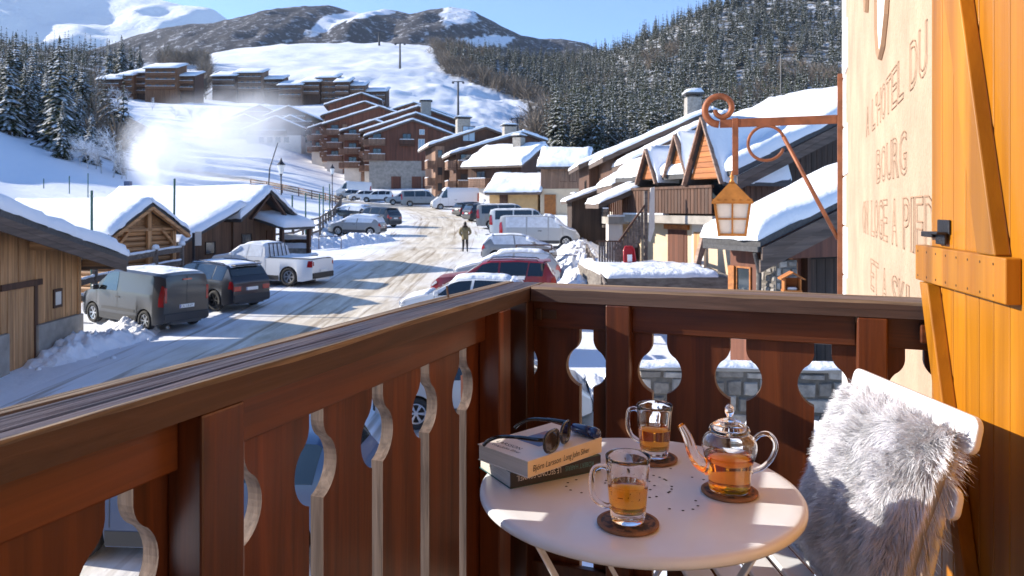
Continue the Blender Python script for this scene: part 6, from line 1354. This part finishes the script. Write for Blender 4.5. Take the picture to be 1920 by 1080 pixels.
# white boot-shaped emblem with a brown rim above the lettering
def emblem(pts, name):
    P_ = [Vector(p) for p in pts]; cc = sum(P_, Vector((0, 0))) / len(P_)
    b = MB(); b.prism([(p.x, p.y) for p in P_], -.006, .0, lambda a, z, d: (d, a, z + 5.2)); o = b.build(name, 'quoin', hot)
    r = MB(); r.tube([(-.004, p.x, p.y + 5.2) for p in P_], .017, 6, closed=True); r.build('emblem_rim', 'carved', o)
emblem([(1.92, 1.35), (1.98, 1.0), (1.97, .86), (1.90, .745), (1.80, .70), (1.66, .73), (1.52, .84), (1.40, 1.02), (1.34, 1.2), (1.36, 1.4)], 'emblem')
emblem([(2.62, 1.4), (2.66, 1.22), (2.62, 1.12), (2.54, 1.10), (2.46, 1.2), (2.44, 1.4)], 'emblem')

# ---- yellow shutter, swung off the wall
SP = BP(-.012, 1.045); sa = R(11.6)
sh = thing('shutter', 'yellow varnished wooden shutter of tongue boards with a diagonal brace', 'shutter', (SP.x, SP.y, FL + .05), -sa)
# local: y runs towards far (+) / near (-), x to the right; boards face -x
BW = .071
for k in range(15):
    y1 = -k * BW; MB().box(0, .028, y1 - BW + .0022, y1, 0, 3.4).build('shutter_board', 'yellow', sh, bevel=.0022)
MB().box(.006, .026, -15 * BW, -.001, 0, 3.39).build('backing_board', 'yellow_d', sh)
ZL = -FL - .05
MB().box(-.028, -.0005, -.475, .03, ZL - .181, ZL - .094).build('ledge', 'yellow_d', sh, bevel=.003)
MB().box(-.028, -.0005, -1.05, .0, ZL - 1.02, ZL - .93).build('ledge', 'yellow_d', sh, bevel=.003)
MB().box(-.028, -.0005, -1.05, .0, ZL + 1.25, ZL + 1.34).build('ledge', 'yellow_d', sh, bevel=.003)
def brace(y0, z0, y1, z1, wd):
    b = MB(); b.prism([(y0 + wd, z0), (y0, z0), (y1, z1), (y1 + wd, z1)], -.030, -.0006, lambda a, z, d: (d, a, z)); return b.build('brace', 'yellow_d', sh, bevel=.003)
brace(-.435, ZL - .093, .0, ZL + 1.245, .085)
brace(-.35, ZL - .925, -.06, ZL - .183, .055)
for k in range(8):
    for zr in (.012, .072):
        MB().cyl((-.0285, .01 - k * .062, ZL - .181 + zr), (-.0275, .01 - k * .062, ZL - .181 + zr), .0028, n=8).build('nail_head', 'screw', sh)
lt = MB().box(-.006, -.0005, -.13, -.055, ZL - .063, ZL - .030).box(-.03, -.006, -.125, -.06, ZL - .064, ZL - .058).box(-.012, -.006, -.12, -.062, ZL - .088, ZL - .058).box(-.02, -.008, -.062, .015, ZL - .073, ZL - .060)
lt.build('bolt_latch', 'iron', sh, bevel=.002)

# ---- table
TC = Vector((.2387, 1.411, -.5255)); TR = .299
tb = thing('bistro_table', 'round white metal folding bistro table with punched holes in its top', 'table', (TC.x, TC.y, FL), R(-8))
th = TC.z - FL
pr = [(0, th)] + [(TR * k / 10, th) for k in range(1, 10)] + [(TR - .012, th), (TR - .004, th - .002), (TR, th - .007), (TR, th - .014), (TR - .003, th - .018), (TR - .008, th - .016), (TR - .010, th - .008), (0, th - .006)]
MB().lathe(pr, 96).build('table_top', 'white_paint', tb, smooth=True)
hb = MB(); rnd = random.Random(3); pts = []
for k in range(12):
    a = 2 * math.pi * k / 12; pts.append((.062 * math.cos(a), .062 * math.sin(a)))
for k in range(6):
    a = 2 * math.pi * k / 6 + .2
    for j in range(7):
        t = j / 6 * 2 - 1; r = .062 + .075 * (1 - t * t) ** .5; aa = a + t * .42; pts.append((r * math.cos(aa), r * math.sin(aa)))
for k in range(8):
    a = 2 * math.pi * k / 8; pts.append((.03 * math.cos(a), .03 * math.sin(a)))
for x, y in pts: hb.lathe([(0, 0), (.0026, 0)], 10, (x, y, th + .0006))
stuff(hb.build('punched_hole_pattern', 'hole', tb))
for sy in (-1, 1):
    # two crossed flat legs on each side, joined by feet bars
    for sx in (-1, 1):
        y = sy * (.195 if sx > 0 else .183)
        MB().bar((sx * .185, y, th - .018), (-sx * .21, y, .01), .005, .026, up=(0, 1, 0)).build('leg', 'white_paint', tb, bevel=.002)
        MB().cyl((sx * .178, y - .006, th - .026), (sx * .178, y + .004, th - .026), .0065, n=12).build('rivet', 'iron', tb)
for x, y in ((.185, .2), (-.185, .188)): MB().box(x - .004, x + .004, -y, y, th - .024, th - .008).build('cross_bar', 'white_paint', tb)
for x, y in ((-.21, .2), (.21, .188)): MB().bar((x, -y, .012), (x, y, .012), .018, .006).build('foot_bar', 'white_paint', tb)

# ---- coasters
M['coaster'] = mat('coaster', (.23, .105, .045), .7, var=.2, vs=40, bump=.3, bs=200, dist=.003)
M['coaster_print'] = mat('coaster_print', (.035, .02, .018), .7, c2=(.20, .095, .045), vs=60, lo=.48, hi=.56, detail=3)
def coaster(x, y, label):
    o = thing('coaster', label, 'coaster', (x, y, TC.z + .0004), random.Random(x).random() * 6)
    MB().lathe([(0, 0), (.049, 0), (.051, .002), (.051, .005), (.049, .006), (.0455, .006), (.0445, .005), (0, .005)], 48).build('disc', 'coaster', o, auto=35)
    MB().lathe([(0, .0054), (.0443, .0054)], 48).build('printed_pattern', 'coaster_print', o)
m1 = (.1918, 1.236); m2 = (.2965, 1.553); tp = (.3995, 1.372)
coaster(*m1, 'round brown coaster with dark leafy print under the front glass mug beside the books')
coaster(m2[0] - .004, m2[1], 'round brown coaster under the glass mug standing behind, near the railing')
coaster(*tp, 'round brown coaster under the glass teapot')

# ---- glass
M['glass'] = glass('clear_glass', (1, 1, 1), 0, 1.45)
def tea_mat():
    m, n, l, b = new_mat('tea'); set_in(b, Base_Color=(1, .93, .65, 1), Roughness=.0, IOR=1.33, Transmission_Weight=1.0)
    ab = n.new('ShaderNodeVolumeAbsorption'); ab.inputs['Color'].default_value = (1, .80, .02, 1); ab.inputs['Density'].default_value = 72
    l.new(ab.outputs[0], n['Material Output'].inputs['Volume']); return m
M['tea'] = tea_mat()
def mug(x, y, rz, label):
    o = thing('glass_mug', label, 'mug', (x, y, TC.z + .0062), rz)
    H = .1085; ro = lambda z: .0272 + (.0372 - .0272) * (z / H) ** .8
    outer = [(0, 0), (.022, 0), (.0265, .0015), (.0272, .004)] + [(ro(z), z) for z in np.linspace(.012, H - .001, 12)]
    inner = [(ro(H) - .001, H), (ro(H) - .0024, H - .001)] + [(ro(z) - .0032, z) for z in np.linspace(H - .01, .022, 10)] + [(.018, .017), (0, .0165)]
    b = MB(); n = 40; pr = outer + inner; b.lathe(pr, n)
    # fluted facets
    vv = []
    for (vx, vy, vz) in b.v:
        r = math.hypot(vx, vy)
        if r > .02 and .01 < vz < H - .018:
            a = math.atan2(vy, vx); k = 1 + .022 * math.cos(a * 10) * (1 if r > ro(vz) - .0015 else .3); vx *= k; vy *= k
        vv.append((vx, vy, vz))
    b.v = vv; b.build('glass_body', 'glass', o, smooth=True)
    L = .062; ti = [(0, .0160), (.0183, .0166)] + [(ro(z) - .0032 + .0005, z) for z in np.linspace(.0224, L, 8)] + [(0, L)]
    MB().lathe(ti, 40).build('tea', 'tea', o, smooth=True)
    pts = [(-.030, 0, .088), (-.044, 0, .093), (-.058, 0, .088), (-.062, 0, .07), (-.0605, 0, .05), (-.053, 0, .036), (-.040, 0, .028), (-.0285, 0, .026)]
    ps = []
    for i in range(len(pts) - 1):
        p0 = Vector(pts[max(i - 1, 0)]); p1 = Vector(pts[i]); p2 = Vector(pts[i + 1]); p3 = Vector(pts[min(i + 2, len(pts) - 1)])
        for k in range(4):
            t = k / 4; ps.append(.5 * ((2 * p1) + (p2 - p0) * t + (2 * p0 - 5 * p1 + 4 * p2 - p3) * t * t + (3 * p1 - p0 - 3 * p2 + p3) * t ** 3))
    MB().tube(ps, .0048, 10).build('handle', 'glass', o, smooth=True)
    return o
mug(*m1, R(8), 'glass mug of amber tea in front of the books, handle towards the books')
mug(*m2, R(-35), 'glass mug of amber tea standing behind, near the railing boards')
po = thing('glass_teapot', 'clear glass teapot half full of amber tea on a coaster', 'teapot', (tp[0], tp[1], TC.z + .0062), R(6))
prof = [(0, 0), (.034, 0), (.0365, .002), (.0375, .006), (.0378, .02), (.039, .035), (.0425, .052), (.0475, .068), (.0495, .078), (.0488, .087), (.045, .096), (.039, .1015), (.0345, .104), (.0340, .107)]
inn = [(.0318, .107), (.0322, .1025), (.037, .0995), (.0435, .094), (.0470, .0865), (.0477, .078), (.0455, .068), (.0405, .052), (.037, .035), (.0358, .02), (.0352, .008), (.033, .0045), (0, .004)]
MB().lathe(prof + inn, 56).build('pot_body', 'glass', po, smooth=True)
tprof = [(0, .0034), (.0335, .0040), (.0357, .0078), (.0363, .02), (.0375, .035), (.0410, .052), (.0452, .0655), (0, .0655)]
MB().lathe(tprof, 56).build('tea', 'tea', po, smooth=True)
lid = [(0, .1115), (.030, .1105), (.0315, .1085), (.0365, .1075), (.0372, .110), (.0345, .116), (.026, .123), (.014, .1285), (.0055, .131), (.0045, .134), (.007, .138), (.0085, .144), (.0078, .151), (.0045, .156), (0, .157)]
MB().lathe(lid + [(0, .154), (.003, .153), (.006, .148), (.0062, .144), (.0045, .139), (.002, .133), (.003, .129), (.013, .1258), (.024, .1208), (.031, .1150), (.029, .1130), (0, .1140)], 48).build('lid', 'glass', po, smooth=True)
sp = smooth_path([(-.040, 0, .043), (-.058, 0, .053), (-.070, 0, .072), (-.080, 0, .100), (-.092, 0, .121)]); n = len(sp)
MB().tube(sp, [.0155 - .0085 * (i / (n - 1)) ** .7 for i in range(n)], 16, cap=False).tube(sp, [.0138 - .0083 * (i / (n - 1)) ** .7 for i in range(n)], 16, cap=False).build('spout', 'glass', po, smooth=True, fix=False)
MB().tube(smooth_path([(.046, 0, .089), (.058, 0, .099), (.074, 0, .100), (.0865, 0, .088), (.0885, 0, .072), (.079, 0, .052), (.062, 0, .038), (.0425, 0, .032)]), .0048, 10).build('handle', 'glass', po, smooth=True)

# ---- books
M['paper'] = mat('paper', (.62, .57, .51), .9, var=.10, vs=1, bump=.5, bs=1, stretch=(1, 1, 900))
M['cover_cream'] = mat('cover_cream', (.74, .70, .64), .45, coat=.2)
M['spine_cream'] = mat('spine_cream', (.76, .60, .36), .45, coat=.2)
M['cover_teal'] = mat('cover_teal', (.012, .09, .105), .4, coat=.2)
M['cover_black'] = mat('cover_black', (.022, .022, .024), .45, coat=.2)
M['ink_white'] = mat('ink_white', (.75, .74, .7), .6)
M['ink_teal'] = mat('ink_teal', (.10, .27, .29), .6)
M['photo'] = mat('photo', (.09, .16, .34), .4, c2=(.42, .19, .09), vs=14, lo=.44, hi=.58)
def book(x, y, z, ang, L, W, T, name, label, cov, spine):
    # origin = front corner; local x along the spine, local y towards the page edge
    o = thing(name, label, 'book', (x, y, z), ang)
    MB().box(.002, L - .002, .0012, W - .0015, .0011, T - .0011).build('page_block', 'paper', o)
    MB().box(0, L, 0, W, T - .001, T).build('front_cover', cov, o)
    MB().box(0, L, 0, W, 0, .001).build('back_cover', cov, o)
    MB().box(0, L, 0, .0011, .0011, T - .0011).build('spine', spine, o)
    return o
def book_text(o, txt, size, pos, rot, m, maxw, **k):
    me, (xa, xb) = text_mesh(txt, size, **k); s = min(1, maxw / (xb - xa)); me.transform(Matrix.Diagonal((s, 1, 1, 1)))
    me.materials.clear(); me.materials.append(M[m]); return inst(me, 'lettering', o, pos, rot)
b1 = book(-.0031, 1.389, TC.z + .0005, R(28.7), .205, .13, .031, 'paperback_book', 'teal and black paperback lying under the cream paperback', 'cover_teal', 'cover_black')
book_text(b1, 'LE SECOND SOMMEIL', .0155, (.112, -.0006, .0225), (R(90), R(180), 0), 'ink_white', .098)
book_text(b1, 'ROBERT HARRIS', .0135, (.188, -.0006, .0220), (R(90), R(180), 0), 'ink_teal', .066)
b2 = book(.0288, 1.359, TC.z + .0317, R(43.5), .209, .139, .0305, 'paperback_book', 'cream paperback with a small cover picture on top of the black one', 'cover_cream', 'spine_cream')
book_text(b2, 'Björn Larsson', .016, (.012, -.0006, .009), (R(90), 0, 0), 'ink', .075, shear=.2)
book_text(b2, 'Long John Silver', .016, (.095, -.0006, .009), (R(90), 0, 0), 'ink', .075, shear=.2)
MB().box(.075, .16, .045, .105, .0306, .0309).build('cover_picture', 'photo', b2)
book_text(b2, 'LARSSON', .016, (.034, .125, .0308), (0, 0, R(-90)), 'ink', .09)
book_text(b2, 'Long John Silver', .012, (.018, .12, .0308), (0, 0, R(-90)), 'ink', .09)

# ---- sunglasses and blue case on the cream book
M['gloss_black'] = mat('gloss_black', (.008, .008, .009), .12, coat=.5)
M['lens'] = mat('lens', (.02, .014, .010), .04, coat=1)
M['blue_plastic'] = mat('blue_plastic', (.012, .035, .12), .22, coat=.4)
zt = TC.z + .0317 + .0312
sg = thing('sunglasses', 'black framed sunglasses with open arms resting on the cream paperback', 'sunglasses', (.092, 1.432, zt), R(62))
for k, sx in enumerate((-1, 1)):
    ring = []
    for i in range(20):
        a = 2 * math.pi * i / 20; ex = .026 * math.copysign(abs(math.cos(a)) ** .8, math.cos(a)); ez = .0195 * math.copysign(abs(math.sin(a)) ** .8, math.sin(a))
        ring.append((sx * .032 + ex, -.004 * abs(ex / .026 + sx) ** 1.5 * 0 + .006 * ((sx * .032 + ex) / .06) ** 2, .0225 + ez))
    MB().tube(ring, .003, 8, closed=True).build('rim', 'gloss_black', sg, smooth=True)
    b = MB(); b.add(ring + [(sx * .032, .003, .0225)], [(i, (i + 1) % 20, 20) for i in range(20)]); b.build('lens', 'lens', sg, smooth=True)
    pth = smooth_path([(sx * .060, .006, .031), (sx * .064, .02, .031), (sx * .0655, .06, .030), (sx * .066, .095, .026), (sx * .065, .118, .016), (sx * .064, .132, .004)])
    MB().tube(pth, [.0042] * 12 + [.0035] * (len(pth) - 12), 8).build('temple_arm', 'gloss_black', sg, smooth=True)
MB().tube(smooth_path([(-.007, 0, .024), (0, -.001, .028), (.007, 0, .024)]), .0026, 8).build('bridge', 'gloss_black', sg, smooth=True)
bc = thing('lighter', 'small dark blue rounded plastic lighter lying on the cream paperback', 'lighter', (.148, 1.508, zt + .0002), R(-42))
MB().tube([(-.034, 0, .011), (-.032, 0, .011), (-.028, 0, .011), (0, 0, .011), (.012, 0, .011)], [.003, .0075, .0098, .011, .011], 20).build('case', 'blue_plastic', bc, smooth=True)
MB().tube([(.0125, 0, .011), (.026, 0, .011), (.033, 0, .011), (.036, 0, .011)], [.0112, .0112, .0085, .003], 20).build('cap', 'blue_plastic', bc, smooth=True)

# ---- folding chair
chA = Vector((.800, 1.745)); chB = Vector((.822, 1.315)); cd = (chB - chA).normalized()
ca = math.atan2(cd.y, cd.x) + R(90)
cm = (chA + chB) / 2
ch = thing('folding_chair', 'white slatted folding chair beside the table holding a fur cushion', 'chair', (cm.x, cm.y, FL), ca)
# local: -x towards the table, y across the chair
def slat(name, x, y0, y1, z, w, t, tilt, r=.02):
    poly = []
    for cxx, czz, a0 in ((y1 - r, w / 2 - r, 0), (y0 + r, w / 2 - r, 90), (y0 + r, -w / 2 + r, 180), (y1 - r, -w / 2 + r, 270)):
        for k in range(5): a = R(a0 + 22.5 * k); poly.append((cxx + r * math.cos(a), czz + r * math.sin(a)))
    T = Matrix.Translation((x, 0, z)) @ Matrix.Rotation(tilt, 4, 'Y')
    b = MB(); b.prism(poly, -t / 2, t / 2, lambda a, zc, d: T @ Vector((d, a, zc))); return b.build(name, 'white_paint', ch, bevel=.003)
zt_ = -.408 - FL
slat('back_slat', .0, -.216, .216, zt_, .068, .014, R(12)); slat('back_slat', -.028, -.205, .205, zt_ - .125, .06, .014, R(12))
for sy in (-1, 1):
    MB().tube([(-.01 + .012, sy * .165, zt_ + .02), (-.05, sy * .165, zt_ - .22), (-.115, sy * .165, zt_ - .50), (-.30, sy * .165, .01)], .0085, 10).build('back_leg', 'white_paint', ch, smooth=True)
    MB().tube([(-.43, sy * .19, zt_ - .37), (-.08, sy * .178, .01)], .0085, 10).build('front_leg', 'white_paint', ch, smooth=True)
for k in range(6):
    x = -.45 + k * .069; b = MB().box(x, x + .058, -.21, .21, zt_ - .365, zt_ - .351); b.build('seat_slat', 'white_paint', ch, bevel=.004)

# ---- fur cushion leaning on the back rest
M['cushion_cloth'] = mat('cushion_cloth', (.38, .38, .40), .9)
M['fur'] = mat('fur', (.68, .68, .72), .75, var=.25, vs=14)
cu = thing('fur_cushion', 'fluffy pale grey fur cushion leaning on the white folding chair', 'cushion', (cm.x - .0, cm.y, FL), ca)
TL = R(19); cc = Vector((-.085, -.005, zt_ - .172)); A_, B_ = .188, .186
U_ = Vector((0, 1, 0)); V_ = Vector((math.sin(TL), 0, math.cos(TL))); N_ = Vector((-math.cos(TL), 0, math.sin(TL)))
def cush(u, v, side):
    e = max(0, (1 - abs(u) ** 3.2)) ** .5 * max(0, (1 - abs(v) ** 3.2)) ** .5
    pinch = 1 - .05 * (1 - abs(u)) * abs(v) - .05 * (1 - abs(v)) * abs(u)
    return cc + U_ * (u * A_ * pinch) + V_ * (v * B_ * pinch) + N_ * (side * .062 * e)
b = MB(); b.grid(lambda u, v: cush(u * 2 - 1, v * 2 - 1, 1), 24, 24); b.grid(lambda u, v: cush(u * 2 - 1, v * 2 - 1, -1), 24, 24)
b.build('cushion_body', 'cushion_cloth', cu, smooth=True)
rnd = random.Random(11); fv = []; ff = []
def strand(u, v, side, length, wid):
    p = cush(u, v, side); e = .01
    du = (cush(min(u + e, 1), v, side) - cush(max(u - e, -1), v, side)); dv = (cush(u, min(v + e, 1), side) - cush(u, max(v - e, -1), side))
    n = du.cross(dv)
    if n.length < 1e-9: n = N_ * side
    n.normalize()
    if n.dot(N_) * side < 0: n = -n
    # clumps lean in slowly changing directions, overall outwards and downwards
    a = fbm(u * 2.2, v * 2.2, 3.1, 3) * 3.0 + fbm(u * 11, v * 11, 8.1, 2) * 2.6 + rnd.gauss(0, .25)
    lean = U_ * (math.cos(a) * .7 + .75 * u) + V_ * (math.sin(a) * .7 - .55 + .35 * v)
    d = (n * (.55 + rnd.random() * .4) + lean * (.65 + rnd.random() * .45)).normalized()
    g = Vector((0, 0, -1)); L = length * (.7 + .6 * rnd.random())
    s = d.cross(Vector((rnd.random() - .5, rnd.random() - .5, rnd.random() - .5)))
    if s.length < 1e-6: return
    s.normalize(); o = len(fv); q = p.copy()
    for k in range(4):
        t = k / 3; wv = wid * (1 - .75 * t ** 1.5)
        fv.append(tuple(q - s * wv)); fv.append(tuple(q + s * wv))
        d = (d + g * .16 + n * -.06 + s * rnd.gauss(0, .07)).normalized(); q = q + d * (L / 3)
    for k in range(3): ff.append((o + 2 * k, o + 2 * k + 1, o + 2 * k + 3, o + 2 * k + 2))
for i in range(42000): strand(rnd.uniform(-1, 1), rnd.uniform(-1, 1), 1, .026, .00042)
for i in range(6500):
    t = rnd.uniform(-1, 1); k = rnd.randrange(4); u, v = ((t, .985), (t, -.985), (.985, t), (-.985, t))[k]; strand(u, v, 1 if rnd.random() < .6 else -1, .027, .00045)
for i in range(2500): strand(rnd.uniform(-1, 1), rnd.uniform(-1, 1), -1, .035, .0009)
b = MB(); b.v = fv; b.f = ff; b.mi = [0] * len(ff); fo = b.build('fur', 'fur', cu, fix=False); stuff(fo)

# ---- wrought iron bracket and lantern on the hotel's far corner
M['rust'] = mat('rust', (.20, .062, .022), .55, .25, var=.25, vs=9, bump=.3, bs=90, dist=.004)
M['copper'] = mat('copper', (.40, .165, .035), .42, .45, var=.18, vs=12, bump=.2, bs=80, dist=.003)
M['milk_pane'] = mat('milk_pane', (.72, .69, .62), .35, var=.07, vs=7)
BK = BP(-4.98, 1.1); br = thing('lantern_bracket', 'rust brown wrought iron wall bracket with scrolled end on the hotel corner', 'bracket', (BK.x, BK.y, -1.05), -PHI)
za = .76 + 1.05
MB().box(-.055, -.004, -.03, .03, .0, 2.2).build('wall_pole', 'rust', br, bevel=.004)
MB().box(-1.04, -.056, -.012, .012, za - .038, za + .038).build('arm', 'rust', br, bevel=.004)
pts = []
cxs, czs = -1.05, za + .14
for k in range(40):
    t = k / 39; a = R(-90) - t * R(440); r = .145 * (1 - .56 * t); ox = .03 * t
    pts.append((cxs + ox + r * math.cos(a), 0, czs - .0 + r * math.sin(a)))
n = len(pts); MB().tube(pts, [.034 - .012 * (i / n) for i in range(n)], 10).build('scroll', 'rust', br, smooth=True)
lx = -.905
MB().box(lx - .026, lx + .026, -.018, .018, za - .47, za + .045).build('hanger', 'rust', br, bevel=.004)
ring = [(-.64 + .155 * math.cos(a), 0, za - .19 + .155 * math.sin(a)) for a in np.linspace(R(20), R(340), 30)]
MB().tube(ring, .014, 8).build('ring', 'rust', br, smooth=True)
MB().tube([(-.64 + .155 * math.cos(R(20)), 0, za - .19 + .155 * math.sin(R(20))), (-.05, 0, za - 1.04)], .018, 8).build('strut', 'rust', br, smooth=True)
MB().tube([(-.05 - .1 * math.cos(a) * (1 - k / 30), -.02, .1 + .1 * math.sin(a) * (1 - k / 30)) for k, a in enumerate(np.linspace(0, R(400), 24))], .011, 6).build('lower_scroll', 'rust', br, smooth=True)
LP = Vector((BK.x, BK.y, 0)) + EV * (lx - .03); la = thing('hanging_lantern', 'copper lantern with pyramid roof and white panes hanging from the scrolled bracket', 'lantern', (LP.x, LP.y, -.262), -PHI + R(6))
W1, W0, HB = .152, .112, .31
for i in range(4):
    T = Matrix.Rotation(R(90) * i, 4, 'Z')
    b = MB().add([T @ Vector(p) for p in ((-W0 * .93, -W0 * .95, .02), (W0 * .93, -W0 * .95, .02), (W1 * .93, -W1 * .95, HB), (-W1 * .93, -W1 * .95, HB))], [(0, 1, 2, 3)]); b.build('pane', 'milk_pane', la)
    b = MB(); b.bar(T @ Vector((-W0, -W0, 0)), T @ Vector((-W1, -W1, HB)), .022)
    b.bar(T @ Vector((-W0, -W0, .012)), T @ Vector((W0, -W0, .012)), .024); b.bar(T @ Vector((-W1, -W1, HB - .008)), T @ Vector((W1, -W1, HB - .008)), .02)
    wm = (W0 + W1) / 2; b.bar(T @ Vector((-wm, -wm, HB * .5)), T @ Vector((wm, -wm, HB * .5)), .014); b.bar(T @ Vector((0, -W0, 0)), T @ Vector((0, -W1, HB)), .014)
    b.build('frame', 'copper', la)
    b = MB().add([T @ Vector(p) for p in ((-.178, -.178, HB), (.178, -.178, HB), (.03, -.03, HB + .165), (-.03, -.03, HB + .165))], [(0, 1, 2, 3)])
    b.add([T @ Vector(p) for p in ((-.178, -.178, HB - .02), (.178, -.178, HB - .02), (.178, -.178, HB), (-.178, -.178, HB))], [(0, 1, 2, 3)])
    for k in range(5): b.box(-.006, .006, -.006, .006, -.004, .006, T=T @ Matrix.Translation((-.13 + .065 * k, -.166, HB + .018)))
    b.build('roof_panel', 'copper', la)
MB().lathe([(0, .2), (.03, .165), (.02, .19), (.012, .21), (.022, .225), (.012, .24), (.004, .27), (0, .285)], 12, (0, 0, HB)).build('finial', 'copper', la, smooth=True)
# ---------------------------------------------------------------- cold hazy air round the whole valley
hm = bpy.data.materials.new('haze'); hm.use_nodes = True; hn = hm.node_tree.nodes; hn.clear()
ho = hn.new('ShaderNodeOutputMaterial'); hv = hn.new('ShaderNodeVolumePrincipled'); hv.inputs['Color'].default_value = (.78, .88, 1, 1); hv.inputs['Density'].default_value = 2.4e-5; hv.inputs['Anisotropy'].default_value = .2
hm.node_tree.links.new(hv.outputs[0], ho.inputs['Volume']); M['haze'] = hm
stuff(MB().box(-9000, 9000, -400, 9600, -40, 2600).build('haze', 'haze', None), 'thin blue winter haze over the valley', 'haze')
